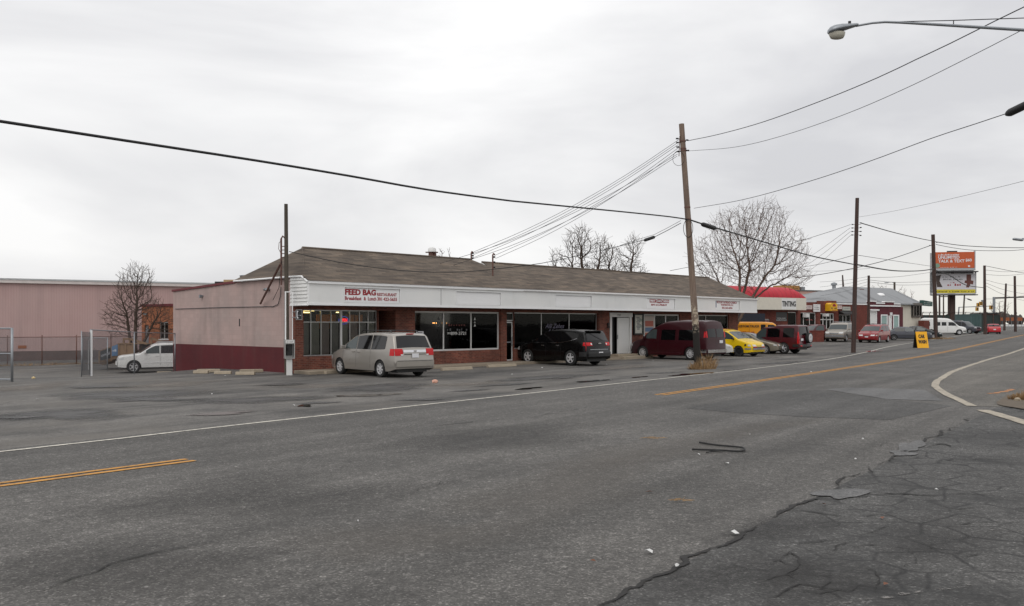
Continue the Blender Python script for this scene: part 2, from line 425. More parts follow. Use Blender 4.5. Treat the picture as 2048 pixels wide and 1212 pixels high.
def resample(pts, step=1.0):
    """Catmull-Rom through ground points, evenly spaced"""
    p = [pts[0]*2 - pts[1]] + list(pts) + [pts[-1]*2 - pts[-2]]; out = []
    for i in range(1, len(p) - 2):
        n = max(1, int((p[i+1] - p[i]).length / step))
        for j in range(n):
            t = j / n
            out.append(0.5*((2*p[i]) + (p[i+1]-p[i-1])*t + (2*p[i-1]-5*p[i]+4*p[i+1]-p[i+2])*t*t + (3*p[i]-p[i-1]-3*p[i+1]+p[i+2])*t**3))
    out.append(pts[-1].copy()); return out
def drape(p, off): return Vector((p.x, p.y, zg(p.x, p.y) + off))
def side_dir(pts, i):
    t = pts[min(i+1, len(pts)-1)] - pts[max(i-1, 0)]
    return Vector((t.y, -t.x, 0)).normalized()          # to the right of the direction of travel
def ribbon(name, pts, w, off, mat, shift=0.0, rag=0.0, seed=1):
    r = random.Random(seed); rows = []
    for i, p in enumerate(pts):
        d = side_dir(pts, i); a = w/2*(1 + r.uniform(-rag, rag)); b = w/2*(1 + r.uniform(-rag, rag))
        q = p + d*shift + d*r.uniform(-rag, rag)*w*.4
        rows.append([drape(q - d*a, off), drape(q + d*b, off)])
    m = MB(); m.grid(rows)
    return tag(m.build(name, mat), kind='structure')
def sheet(name, A, B, off, mat, n=8):
    """surface between two polylines"""
    m = MB(); L = max(len(A), len(B))
    def at(P_, t):
        f = t * (len(P_) - 1); i = min(int(f), len(P_) - 2); return P_[i].lerp(P_[i+1], f - i)
    m.grid([[drape(at(A, i/(L-1)).lerp(at(B, i/(L-1)), j/n), off) for j in range(n+1)] for i in range(L)])
    return tag(m.build(name, mat, smooth=True), kind='structure')
def ext(pts, back, fwd):
    a = (pts[0] - pts[1]).normalized(); b = (pts[-1] - pts[-2]).normalized()
    return [pts[0] + a*back] + pts + [pts[-1] + b*fwd]
px = lambda L: [G(*p) for p in L]
WHITE = resample(ext(px([(0,904.5),(240,878),(512,846.5),(1024,791),(1240,767),(1374,752.5),(1500,738.5),(1653,719.5),(1732,704.5),(1800,689.5),(1920,672),(2036,657.5)]), 45, 60), 1.2)
YEL_N = resample(ext(px([(0,970.5),(190,945.5),(380,921)]), 45, 0.01), 1.0)
YEL_F = resample(ext(px([(1318,790.5),(1500,764.7),(1665,740.5),(1887.5,704.5),(2048,670)]), 0.01, 60), 1.2)
EDGE0, EDGE1 = G(1200, 1212), G(1960, 832)              # seam where the side street meets the main road
ed = (EDGE1 - EDGE0).normalized(); ed.z = 0
SEAM = [EDGE0 + ed*t for t in axis([(-40, 190, 1.5)])]
RW_FAR = px([(2048,697.5),(1980,718.5),(1915,740),(1893,751),(1876,762),(1870,771),(1880,781.5),(1906,795.5),(1945,813)])
RW = resample([RW_FAR[0] + (RW_FAR[0]-RW_FAR[2]).normalized()*110] + RW_FAR, .6)
# the road surface: from the far edge line to the seam / right edge line
sheet('road', [p - side_dir(WHITE, i)*.35 for i, p in enumerate(WHITE)], SEAM, .004, M['road'], 16)
R2 = [p + Vector((.82, -.57, 0))*42 for p in SEAM]
sheet('side_street', SEAM, R2, .005, M['side'], 14)
shA = [p for p in RW][::-1]; 
sheet('road_shoulder', shA, [p + Vector((9.0, -2.6, 0)) for p in shA], .010, M['shoulder'], 10)
ribbon('road_marking', WHITE, .115, .013, M['line_white'], rag=.06, seed=2)
for L, sd in ((YEL_N, 3), (YEL_F, 4)):
    ribbon('road_marking', L, .115, .013, M['line_yellow'], -.115, rag=.06, seed=sd)
    ribbon('road_marking', L[(0 if L is YEL_N else 1):], .115, .013, M['line_yellow'], .115, rag=.06, seed=sd+5)
ribbon('road_marking', RW, .24, .018, M['line_worn'], rag=.12, seed=9)
ribbon('road_marking', resample(px([(1966,821),(2005,832.5),(2052,847),(2120,868)]), .4), .32, .018, M['line_worn'], rag=.12, seed=10)
ribbon('road_marking', resample(px([(1360,1210),(1600,1150),(1850,1174),(2060,1125)][:2] + [(1870,1172),(1960,1153)]), .3), .06, .012, M['line_worn'], rag=.5, seed=11) if False else None
ribbon('road_marking', resample(px([(1660,1212),(1760,1197),(1945,1172)]), .12), .05, .012, M['line_ghost'], rag=.8, seed=11)
ribbon('road_marking', resample(px([(1978,1062),(2060,1064)]), .12), .04, .012, M['line_ghost'], rag=.8, seed=12)
# cracks
def jag(p, step, r):
    """broken line: midpoints pushed aside, no curves"""
    p = list(p)
    while max((p[i+1] - p[i]).length for i in range(len(p) - 1)) > step*5:
        out = []
        for u, v in zip(p[:-1], p[1:]):
            d = v - u; out += [u, (u + v)/2 + Vector((-d.y, d.x, 0)).normalized()*r.gauss(0, .12)*min(d.length, .32)] if d.length > step*5 else [u]
        p = out + [p[-1]]
    out = []
    for u, v in zip(p[:-1], p[1:]):
        n = max(1, int((v - u).length/step)); out += [u.lerp(v, j/n) for j in range(n)]
    return out + [p[-1]]
def crack(pts, w, off=.016, seed=0, rag=.45, step=.05):
    r = random.Random(seed); q = jag(px(pts), step, r); rows = []; dx = dy = 0.; wd = 1.
    for i, p in enumerate(q):
        dx = dx*.6 + r.gauss(0, .2)*w; dy = dy*.6 + r.gauss(0, .2)*w
        wd = min(1.5, max(.12, wd + r.gauss(0, .22)*(1 + rag) + (.75 - wd)*.08)); e = min(1, i/6, (len(q) - 1 - i)/6)
        d = side_dir(q, i); c = p + Vector((dx, dy, 0))
        rows.append([drape(c - d*w*.5*wd*e*r.uniform(.55, 1.2), off), drape(c + d*w*.5*wd*e*r.uniform(.55, 1.2), off)])
    m = MB(); m.grid(rows)
    return tag(m.build('road_crack', M['crack']), kind='structure')
crack([(1180,1222),(1330,1150),(1480,1076),(1560,1028),(1640,990)], .045, seed=1)
crack([(1668,975),(1735,940),(1790,912),(1850,880),(1940,838)], .042, seed=2)
crack([(1690,1000),(1740,993),(1800,988),(1870,993),(1930,988),(1990,993),(2060,999)], .045, seed=3)
crack([(1585,1020),(1640,1028),(1690,1037),(1730,1046)], .035, seed=4)
crack([(1850,890),(1885,889),(1922,897)], .05, seed=5)
crack([(1420,1148),(1500,1130),(1560,1123),(1600,1140),(1650,1132)], .02, seed=6)
crack([(1500,1160),(1560,1180),(1640,1190),(1720,1172),(1800,1182)], .02, seed=7)
crack([(1560,1123),(1580,1106),(1570,1150),(1590,1170)], .016, seed=8)
crack([(1640,1112),(1690,1090),(1700,1082)], .02, seed=9)
crack([(1700,1075),(1770,1055),(1850,1050)], .016, seed=10)
crack([(860,853),(960,843),(1070,834),(1185,814)], .025, seed=11, rag=.7)
crack([(395,918),(560,893),(740,868)], .014, seed=12, rag=.8)
crack([(60,1190),(220,1130),(460,1080)], .016, seed=13, rag=.8)
crack([(780,1000),(900,960),(1010,950)], .012, seed=14, rag=.8)
crack([(1850,925),(1950,918),(2060,926)], .02, seed=15)
for i_, L_ in enumerate(([(1480,1150),(1530,1165),(1590,1150),(1680,1158),(1740,1140)],[(1520,1200),(1600,1170),(1700,1185),(1790,1165),(1880,1180)],[(1610,1130),(1660,1150),(1640,1180),(1690,1205)],
        [(1720,1130),(1760,1160),(1750,1190)],[(1790,1090),(1830,1120),(1800,1150),(1850,1170)],[(1690,1100),(1760,1090),(1830,1100),(1900,1085)],[(1560,1090),(1640,1085),(1720,1075)],[(1880,1060),(1950,1045),(2050,1050)],
        [(1500,1110),(1540,1100),(1600,1105)],[(1900,1120),(1960,1110),(2040,1125)],[(1440,1190),(1500,1180),(1560,1200)],[(1700,1040),(1760,1030),(1840,1035)],[(1750,950),(1830,945),(1900,955)],[(1850,1010),(1910,1020),(1990,1015)])):
    crack(L_, .015, seed=100+i_, rag=.8)
crack([(1600,888),(1720,898),(1860,872)], .012, seed=16, rag=.8)
def blob(name, cx, cy, rx, ry, mat, off=.012, seed=0, n=26, wob=.3, tilt=0.):
    """irregular flat patch given by its pixel centre and extents"""
    r = random.Random(seed); ph = [r.uniform(0, 6.28) for _ in range(5)]; pts = []
    for i in range(n):
        a = 2*math.pi*i/n
        k_ = 1 + wob*sum(math.sin(a*(j+2)+ph[j])/(j+1.5) for j in range(5))
        x_, y_ = rx*k_*math.cos(a), ry*k_*math.sin(a)
        p = G(cx + x_, cy + y_ - tilt*x_)
        pts.append(drape(p, off))
    c = drape(G(cx, cy), off); m = MB()
    mid = [drape(c.lerp(p, .55), off) for p in pts]
    m.add([c] + mid + pts, [[0, 1+i, 1+(i+1) % n] for i in range(n)] + [[1+i, 1+n+i, 1+n+(i+1) % n, 1+(i+1) % n] for i in range(n)])
    o = m.build(name, mat); at = o.data.attributes.new('fade', 'FLOAT', 'POINT')
    for i in range(len(m.v)): at.data[i].value = 1. if i == 0 else (.62 if i <= n else 0.)
    return tag(o, kind='structure')
for i, (x, y, rx, ry, m_) in enumerate([(735,791,60,3.2,'puddle'),(640,806,42,3.5,'damp'),(440,828,85,3.6,'damp_brown'),(610,812,20,2,'puddle'),
        (1385,748.5,40,2.3,'puddle'),(1330,746,40,1.5,'damp'),(1278,754.5,18,.8,'puddle'),(1055,777.5,28,1.6,'puddle'),(1186,762.5,35,1.3,'puddle'),
        (1195,749,25,1.0,'damp'),(945,781,45,2.2,'damp'),(850,800,60,2.5,'damp'),(300,800,120,5,'damp'),(45,836,50,4,'damp'),(1470,740,30,1.2,'damp'),
        (1010,770,60,2,'damp'),(560,770,80,2.5,'damp'),(1120,757,50,1.4,'damp'),(1690,709,22,1.2,'damp'),(1745,703,18,1.0,'puddle'),(200,775,90,2.5,'damp')]):
    blob('puddle' if m_ == 'puddle' else 'asphalt_stain', x, y, rx, ry, M[m_], .012 + .0006*i, seed=i+3, wob=.42, tilt=.03 if x < 900 else .06)
for i, (x, y, rx, ry, m_) in enumerate([(250,790,190,12,'damp'),(520,800,160,9,'damp'),(760,776,150,8,'damp'),(120,830,150,16,'damp'),(1080,756,110,6,'damp'),(330,770,140,7,'dusty'),(640,772,110,6,'dusty'),(60,775,110,8,'dusty'),(940,768,90,5,'dusty'),
        (1250,735,80,4,'dusty'),(1560,726,60,3,'damp'),(1110,985,260,60,'soft_dust'),(1300,905,220,34,'soft_dust'),(800,1080,260,50,'soft_dust'),(1500,860,150,16,'soft_dust'),(480,1000,330,50,'soft_dark'),(950,880,300,26,'soft_dark'),(240,1140,330,70,'soft_dark'),(1480,1150,190,46,'soft_dark'),(1620,1180,190,46,'soft_dark'),(1880,1080,180,50,'soft_dark'),(1560,1060,140,36,'soft_dark')]):
    blob('asphalt_stain', x, y, rx, ry, M[m_], .0075 + .0002*i, seed=200+i, wob=.3, tilt=.05 if y < 850 else .1)
def patch(name, pts, mat, off):
    q = [drape(p, off) for p in resample(px(pts + [pts[0]]), .8)][:-1]
    c = sum(q, Vector())/len(q); c = drape(c, off); m = MB(); n = len(q)
    m.add([c] + q, [[0, 1+i, 1+(i+1) % n] for i in range(n)])
    return tag(m.build(name, mat), kind='structure')
def patch_s(name, pts, mat, off):
    q = px(pts); out = []
    for a, b in zip(q, q[1:] + q[:1]):
        out += [a.lerp(b, i/6) for i in range(6)]
    c = drape(sum(out, Vector())/len(out), off); n = len(out); m = MB()
    m.add([c] + [drape(p, off) for p in out], [[0, 1+i, 1+(i+1) % n] for i in range(n)])
    return tag(m.build(name, mat), kind='structure')
patch_s('asphalt_patch', [(1369,816.5),(1562,783),(1640,780),(1760,797),(1905,812),(1780,840),(1600,834),(1474,826)], M['patch'], .009)
patch_s('asphalt_patch', [(1650,779.5),(1700,775.5),(1850,780.5),(1886,802.5),(1775,799)], M['patch_light'], .012)
for i, (x, y, rx, ry) in enumerate([(1684,989,44,11),(1822,894,26,10),(1806,908,26,5)]):
    blob('asphalt_patch', x, y, rx, ry, M['patch_light'], .017, seed=60+i, wob=.35)
blob('asphalt_stain', 1665, 615+555, 150, 24, M['damp'], .010, seed=71, wob=.4) if False else None
# dry verge at the right corner
blob('verge', 2075, 806, 70, 17, M['verge'], .03, seed=80, wob=.25)
ribbon('road_marking', resample(px([(1976,788),(1998,786),(2026,779)]), .2), .14, .016, worn('orange_spray_paint', rgb(190, 120, 50), (.12, .10, .08, 1), .75), rag=.7, seed=81)

for i, (p_, q_) in enumerate((((610,752),(645,757)),((868,749),(905,744)),((1010,741),(1038,737)),((1225,722),(1245,717)),((5,806),(60,798)))):
    ribbon('road_marking', resample([G(*p_), G(*q_)], .2), .10, .0125, M['line_ghost'], rag=.3, seed=300+i)
# ================================================================ the strip of shops
C0 = Vector((-9.2, 38.0, 0)); UX, UY = .696, .718; RZ = math.atan2(UY, UX)
def S(px_, t=0.0):
    a = (px_ - CX)/F
    return (a*(C0.y + UX*t) - C0.x + UY*t)/(UX - UY*a)
def ZS(px_, py, t=0.0):
    s = S(px_, t); Y = C0.y + UY*s + UX*t
    return H + (HY - py)*Y/F
def strip_pt(s, t, z): return Vector((C0.x + UX*s - UY*t, C0.y + UY*s + UX*t, z))
shop = thing('shop_building', 'long single storey brick strip of shops with white fascia and brown shingle roof', 'building', C0, RZ)
S1 = S(1476); SE = S(1514, -1.25); SA = S(617, -1.25); FT = -1.25
ZB, ZT = 2.88, 3.88
# ---- front wall with its openings
z_s, z_h = .77, 2.72
wins = [(S(606.5), S(756), .72, z_h), (S(757), S(791), .15, z_h), (S(830), S(1000), .78, z_h), (S(1013), S(1028), .15, z_h),
        (S(1028.5), S(1196), .78, z_h), (S(1219), S(1262), .30, 2.74), (S(1286), S(1360), .55, z_h), (S(1384), S(1458), .55, z_h)]
fw = MB(); wall(fw, 0, S1, -.3, 3.9, 0, .28, wins)
fw.box(S(1013), S(1028), .02, .28, -.3, .16); fw.box(S(757), S(791), .02, .28, -.3, .16)
fw.box(S1 - .3, S1 - .001, .281, 11, -.3, 3.75)                     # far end wall
fw.box(.3, S1 - .3, 10.7, 11, -.8, 3.5)                             # rear wall
# piers slightly proud of the wall
for a, b in ((586.5, 606), (1001, 1012.5), (1197.5, 1218)):
    fw.box(max(S(a), .002), S(b), -.04, -.001, .152, 2.9)
fw.build('front_wall', M['brick'], shop)
rec = MB(); rec.box(S(791), S(791)+.2, .281, 1.5, .15, 2.9); rec.box(S(757)-.02, S(791)-.001, 1.55, 1.7, .15, 2.9); rec.build('entry_recess', M['brick'], shop)
# ---- painted side wall
k = N('painted_side_wall'); uv, s_ = uv_plane(k)
b = k.n('TexBrick'); k.l(uv, b.inputs['Vector']); b.inputs['Scale'].default_value = 1; b.inputs['Brick Width'].default_value = .4; b.inputs['Row Height'].default_value = .2
b.inputs['Mortar Size'].default_value = .006; b.inputs['Color1'].default_value = (1, 1, 1, 1); b.inputs['Color2'].default_value = (.93, .93, .93, 1); b.inputs['Mortar'].default_value = (.88, .88, .88, 1)
n1 = k.noise(.55, detail=7, rough=.62); n2 = k.noise(1, k.mapped((1.5, 1.5, .22)), detail=6)
up = k.mix(k.gray(n1, 0, .8, .40, .68), rgb(182, 158, 152), rgb(166, 150, 145))
up = k.mix(k.gray(n2, 0, .45, .5, .75), up, rgb(130, 118, 114)); up = k.mix(k.gray(k.noise(2.6, detail=8, rough=.7), 0, .4, .62, .72), up, rgb(190, 180, 174))
lo = k.mix(k.gray(n1, 0, .7, .38, .7), rgb(94, 28, 34), rgb(74, 25, 31))
lo = k.mix(k.gray(n2, 0, .5, .5, .75), lo, rgb(92, 52, 52))
col = k.mix(k.gray(k.math('ADD', k.math('MULTIPLY', s_.outputs[2], .5), k.math('MULTIPLY', n1, .008)), 0, 1, .553, .556), lo, up)
col = k.mix(1, col, b.outputs['Color'], 'MULTIPLY')
M['side_wall'] = k.bsdf(col, .85, bump=b.outputs['Fac'], bs=-.25, bd=.01)
sw = MB(); sw.prism([(0, .30, -.9), (0, 11.2, -.9), (0, 11.2, 3.74), (0, 4.9, 3.98), (0, 4.2, 4.04), (0, .30, 4.04)], (.26, 0, 0))
sw.prism([(0, .10, -.3), (0, .285, -.3), (0, .285, 4.04), (0, .10, 4.04)], (-.05, 0, 0))
side = sw.build('side_wall', M['side_wall'], shop)
M['red_trim'] = plain('red_coping', rgb(104, 38, 44), .6, var=.15)
cp = MB(); cp.prism([(-.06, 11.25, 3.741), (-.06, 11.25, 3.84), (-.06, 4.9, 4.09), (-.06, 4.9, 3.981)], (.36, 0, 0)); cp.build('coping', M['red_trim'], shop)
fl = MB(); fl.box(-.07, -.001, 8.0, 8.18, 3.42, 3.5); fl.box(-.16, -.07, 8.05, 8.13, 3.36, 3.52); fl.build('wall_floodlight', M['steel'], shop)
fl = MB(); fl.box(-.07, -.001, 1.9, 2.1, 3.58, 3.66); fl.tube([(-.07, 1.95, 3.6), (-.2, 1.9, 3.62)], .06, 8); fl.tube([(-.07, 2.05, 3.6), (-.2, 2.12, 3.62)], .06, 8); fl.build('wall_floodlight', M['steel'], shop)
cd = MB(); cd.tube([(-.03, .55, 1.3), (-.03, .55, 3.7)], .02, 6); cd.tube([(-.03, 10.9, 2.86), (-.03, 6, 2.88), (-.03, 1.6, 2.86), (-.04, 1.2, 2.95), (-.05, 1.0, 3.3), (-.05, .95, 3.7)], .016, 6)
cd.box(-.12, -.001, .42, .62, 1.24, 1.46); cd.build('conduit', M['wire'], shop)
vt = MB(); vt.box(-.012, -.001, 4.5, 4.58, 2.0, 2.34)
vt.build('wall_slot', M['black'], shop)
# ---- roofs
k = N('brown_shingles'); s_ = k.n('SeparateXYZ'); k.l(k.obj(), s_.inputs[0])
c = k.n('CombineXYZ'); k.l(k.math('ADD', s_.outputs[0], k.math('MULTIPLY', s_.outputs[1], .001)), c.inputs[0]); k.l(k.math('MULTIPLY', s_.outputs[2], 2.1), c.inputs[1])
bt = k.n('TexBrick'); k.l(c.outputs[0], bt.inputs['Vector']); bt.inputs['Scale'].default_value = 1; bt.inputs['Brick Width'].default_value = .62; bt.inputs['Row Height'].default_value = .145
bt.inputs['Mortar Size'].default_value = .008; bt.inputs['Mortar Smooth'].default_value = .4
bt.inputs['Color1'].default_value = rgb(106, 95, 84); bt.inputs['Color2'].default_value = rgb(82, 73, 65); bt.inputs['Mortar'].default_value = rgb(66, 58, 52)
stc = k.n('CombineXYZ'); k.l(k.math('MULTIPLY', s_.outputs[0], .9), stc.inputs[0]); k.l(k.math('MULTIPLY', s_.outputs[2], 9.), stc.inputs[2]); k.l(s_.outputs[1], stc.inputs[1])
nn = k.n('TexNoise'); nn.inputs['Scale'].default_value = 1.1; nn.inputs['Detail'].default_value = 5; k.l(stc.outputs[0], nn.inputs['Vector'])
col = k.mix(1, bt.outputs['Color'], k.ramp(nn.outputs['Fac'], [(.28, (.66, .64, .63)), (.5, (1, 1, 1)), (.72, (1.32, 1.26, 1.18))]), 'MULTIPLY')
col = k.mix(1, col, k.gray(k.noise(.35, detail=6), .8, 1.18, .3, .7), 'MULTIPLY')
M['shingle'] = k.bsdf(col, .92, bump=bt.outputs['Fac'], bs=-.5, bd=.015)
RD, RZt = 1.75, 5.52; eT, eB = -1.34, 4.85
def roof(name, s0, s1, r0, r1, ez, rz_, left_gable=False, side_z=4.09):
    m = MB(); sl = (rz_ - ez)/(RD - eT); ts = eT + (side_z - ez)/sl
    A, A2, B, C_ = (s0, eT, ez), (s0, ts, side_z), (r0, RD, rz_), (r1, RD, rz_)
    E, E2, K = (s1, eT, ez), (s1, eB, ez), (s0, eB, side_z)
    if left_gable:
        m.poly([(s0, eT, ez), E, C_, B]); m.poly([E, E2, C_]); m.poly([E2, (s0, eB, ez), B, C_])
    else:
        m.poly([A, E, C_, B, A2]); m.poly([A2, B, K]); m.poly([E, E2, C_]); m.poly([E2, K, B, C_])
    return m.build(name, M['shingle'], shop)
r1 = roof('roof', SA - .05, 14.6, S(605, RD) , S(943, RD), 3.89, RZt)
r2 = roof('roof', 12.7, SE + .12, 12.7, S(1418, RD), 3.80, 5.42, True)
g_ = MB(); g_.prism([(12.66, eT + .1, 3.84), (12.66, RD, 5.40), (12.66, eB, 3.84)], (.035, 0, 0)); g_.build('gable_end', M['white'], shop)
rd = MB()                                                             # ridge caps
rd.tube([(S(605, RD), RD, RZt + .005), (S(943, RD), RD, RZt + .005)], .06, 6); rd.tube([(12.7, RD, 5.425), (S(1418, RD), RD, 5.425)], .06, 6)
rd.tube([(SA - .05, eT + .3, 4.0), (S(605, RD), RD, RZt)], .05, 6)
rd.build('ridge_cap', M['shingle'], shop)
fr = MB(); fr.box(.3, S1 - .32, 4.0, 10.65, 3.35, 3.45); fr.build('flat_roof', plain('tar_roof', (.05, .05, .05), .9), shop)
# ---- fascia with recessed sign boxes
SG = [(S(689, FT), S(800, FT)), (S(912.5, FT), S(1001.5, FT)), (S(1111, FT), S(1183, FT)), (S(1293.5, FT), S(1350, FT)), (S(1431, FT), S(1479, FT))]
zs0, zs1 = 3.06, 3.66
k = N('white_fascia'); uv, s_ = uv_plane(k)
n2 = k.noise(1, k.mapped((1.6, 1.6, .3)), detail=6); n1 = k.noise(.4, detail=4)
col = k.mix(k.gray(n1, 0, 1, .35, .65), rgb(230, 230, 228), rgb(220, 221, 220)); col = k.mix(k.gray(n2, 0, .35, .55, .8), col, rgb(186, 184, 178))
M['fascia'] = k.bsdf(col, .5)
fa = MB(); wall(fa, SA + .05, SE, ZB, ZT - .1, FT, FT + .07, [(a, b_, zs0, zs1) for a, b_ in SG])
fa.build('fascia', M['fascia'], shop)
tr = MB(); tr.box(SA - .03, SE + .05, FT - .07, FT + .08, ZT - .10, ZT + .005); tr.box(SA + .0, SA + .05, FT - .006, FT + .1, ZB - .004, ZT - .101)
tr.box(SA + .05, SE, FT - .012, FT - .001, ZB, ZB + .10)
for q in (S(883, FT), S(1060, FT), S(1235, FT), S(1395, FT)): tr.box(q - .012, q + .012, FT - .016, FT - .0125, ZB, ZB + .105)
for a, b_ in SG: frame(tr, a - .03, b_ + .03, zs0 - .03, zs1 + .03, FT - .014, FT + .1, .03)
tr.build('fascia_trim', M['white_trim'], shop)
sm = MB(); sm.box(S(882, FT) - .014, S(882, FT) + .014, FT - .003, FT - .0005, ZB + .1, ZT - .12); sm.build('fascia_seam', M['grey_text'], shop)
ss = MB(); ss.box(SA, SE, FT + .07, -.045, 2.9, 2.94); ss.build('soffit', plain('soffit', rgb(120, 112, 104), .8), shop)
rr_ = MB(); rr_.box(SE - .06, SE - .001, FT + .071, .4, 2.95, 3.78); rr_.build('end_panel', M['fascia'], shop)
# white lap siding on the street corner: real overlapping boards
sd = MB(); nb = 8
for i in range(nb):
    z0 = 2.89 + i*.149; z1 = z0 + .149
    t0, t1 = FT + .08, .10
    def tz(z): return max(t0, FT + .08 + max(0, (z - 3.84))*1.8)
    a0, a1 = tz(z0), tz(z1)
    if z1 > 4.08: z1 = 4.08; a1 = tz(z1)
    sd.prism([(SA - .040, a0, z0), (SA - .040, t1, z0), (SA - .002, t1, z1), (SA - .002, a1, z1)], (.05, 0, 0))
sd.build('lap_siding', M['white'], shop)
st = MB(); st.tube([(SA - .04, FT - .02, 3.84), (SA - .04, FT + .45, 4.08), (SA - .04, .1, 4.09), (SA - .04, 4.8, 4.06)], .045, 6); st.tube([(SA - .03, FT + .02, 2.88), (SA - .03, .1, 2.88)], .03, 6); st.build('corner_trim', M['white_trim'], shop)
# ---- signs on the fascia
def sign_panel(i, name='sign_panel'):
    m = MB(); m.box(SG[i][0], SG[i][1], FT + .045, FT + .065, zs0, zs1); return m.build(name, M['white_trim'], shop)
yL = FT + .044
sp0 = sign_panel(0); a, b_ = SG[0]; w_ = b_ - a
tx = lambda o, f: a + (f)*w_
text_mesh('FEED BAG', a + .02*w_, a + .565*w_, 3.345, 3.605, yL, M['red_text'], sp0, bold=.045)
text_mesh('RESTAURANT', a + .585*w_, a + .95*w_, 3.335, 3.475, yL, M['red_text'], sp0, bold=.025)
text_mesh('Breakfast', a + .015*w_, a + .305*w_, 3.125, 3.285, yL, M['red_text'], sp0, bold=.025); text_mesh('&', a + .345*w_, a + .385*w_, 3.125, 3.28, yL, M['red_text'], sp0, bold=.025); text_mesh('Lunch', a + .42*w_, a + .57*w_, 3.125, 3.285, yL, M['red_text'], sp0, bold=.025)
text_mesh('301', a + .59*w_, a + .675*w_, 3.125, 3.28, yL, M['red_text'], sp0, bold=.025); text_mesh('423-5655', a + .70*w_, a + .955*w_, 3.125, 3.28, yL, M['red_text'], sp0, bold=.025)
sign_panel(1, 'blank_sign_panel'); sign_panel(2, 'blank_sign_panel')
sp3 = sign_panel(3); a, b_ = SG[3]; w_ = b_ - a
for q0, q1, tt in ((.12, .33, 'PRINT'), (.58, .80, 'DESIGN')):
    m = MB(); m.box(a + q0*w_, a + q1*w_, yL - .004, yL, 3.40, 3.60); bd = m.build('logo_bar', M['red_text'], sp3)
    text_mesh(tt, a + (q0+.015)*w_, a + (q1-.015)*w_, 3.435, 3.565, yL - .005, M['white_trim'], sp3, bold=.03)
m = MB(); m.lathe([(0, .001), (0, 1.0), (.012, 1.0)], 20, Matrix.Translation((a + .46*w_, yL - .004, 3.49)) @ Matrix.Diagonal((1, 1, 1, 1)) @ Matrix.Rotation(-math.pi/2, 4, 'Z') @ Matrix.Diagonal((-1, .14*w_, .125, 1)))
m.build('logo_oval', M['red_text'], sp3)
text_mesh('CHAOZ', a + .345*w_, a + .565*w_, 3.43, 3.57, yL - .018, M['white_trim'], sp3, shear=.25, bold=.02)
text_mesh('877-31-PRINT', a + .17*w_, a + .73*w_, 3.21, 3.32, yL, M['red_text'], sp3, bold=.04)
sp4 = sign_panel(4); a, b_ = SG[4]; w_ = b_ - a
text_mesh('VICTORY OUTREACH CHURCH', a + .07*w_, a + .90*w_, 3.48, 3.63, yL, M['red_text'], sp4, bold=.03)
text_mesh('WASHINGTON, D.C', a + .24*w_, a + .76*w_, 3.31, 3.44, yL, M['red_text'], sp4, bold=.03)
text_mesh('202-563-6056', a + .28*w_, a + .72*w_, 3.12, 3.26, yL, M['red_text'], sp4, bold=.02)
m = MB(); m.box(a + .02*w_, a + .06*w_, yL - .003, yL, 3.2, 3.62); m.build('emblem', plain('blue_emblem', rgb(70, 84, 120), .5), sp4)
# ---- windows
def window(x0, x1, z0, z1, mull=(), trans=(), fw_=.05, mw=.035, mat='alu_white', glass='glass', y=.10, name='window'):
    m = MB(); frame(m, x0, x1, z0, z1, y, y + .08, fw_, mull, trans, mw); o = m.build(name, M[mat], shop)
    g = MB(); g.box(x0 + .01, x1 - .01, y + .035, y + .043, z0 + .01, z1 - .01); p = g.build('pane', M[glass], o)
    return o
w0 = window(*wins[0], mull=[S(p) for p in (624.5, 645, 665, 702.5, 722, 739)], trans=[ZS(680, 644.2)], mat='alu')
m = MB(); q = S(685); m.box(q - .05, q + .05, .09, .2, .77, 2.67); m.build('post', M['alu_white'], w0)
for i, (pa, pb) in enumerate(((606.5, 624), (625, 644.5), (645.5, 664.5), (665.5, 683), (687, 702), (703, 721.5), (722.5, 738.5), (739.5, 755))):
    m = MB(); m.box(S(pa) + .02, S(pb) - .02, .2, .215, .79, ZS(680, 644.2) - .02)
    m.build('blind', plain('grey_green_blind', rgb(146 + i % 3*5, 146 + i % 2*5, 134), .7, var=.08, scale=1.4) if i < 3 else bpy.data.materials['grey_green_blind' + ('.%03d' % (i % 3) if i % 3 else '')], w0)
M['warm_wall'] = plain('warm_panelling', rgb(216, 128, 30), .7, var=.12)
w2 = window(*wins[2], mull=[S(890), S(945)], mw=.07, fw_=.08)
w3 = window(*wins[4], mull=[S(1085.5), S(1141)], mw=.05, fw_=.05, mat='alu')
w4 = window(*wins[6], mull=[S(1291), S(1312), S(1334)], mw=.09, fw_=.09)
w5 = window(*wins[7], mull=[S(1400), S(1414)], mw=.06, fw_=.06, mat='alu')
m = MB(); m.box(S(1414) + .04, S(1458) - .1, .2, .22, .6, 2.66); m.build('curtain', plain('grey_curtain', rgb(110, 112, 110), .8, var=.1), w5)
m = MB(); m.box(S(1400) + .04, S(1414) - .04, .2, .22, .6, 2.66); m.build('curtain', plain('pale_curtain', rgb(150, 150, 146), .8, var=.1), w5)
# posters in the print shop window
m = MB(); m.box(S(1292.5), S(1311), .12, .128, .6, 2.6); po = m.build('poster', plain('pale_poster', rgb(196, 186, 178), .6, var=.1), w4)
M['pr1'] = plain('red_orange_print', rgb(176, 98, 82), .6)
for z_ in ((1.95, 2.3), (1.3, 1.55)): MB().box(S(1293.5), S(1309.5), .112, .119, *z_).build('poster_block', M['pr1'], po)
M['pr2'] = plain('blue_print', rgb(96, 120, 150), .6)
for z_ in ((1.62, 1.88), (.9, 1.15)): MB().box(S(1293.5), S(1309.5), .112, .119, *z_).build('poster_block', M['pr2'], po)
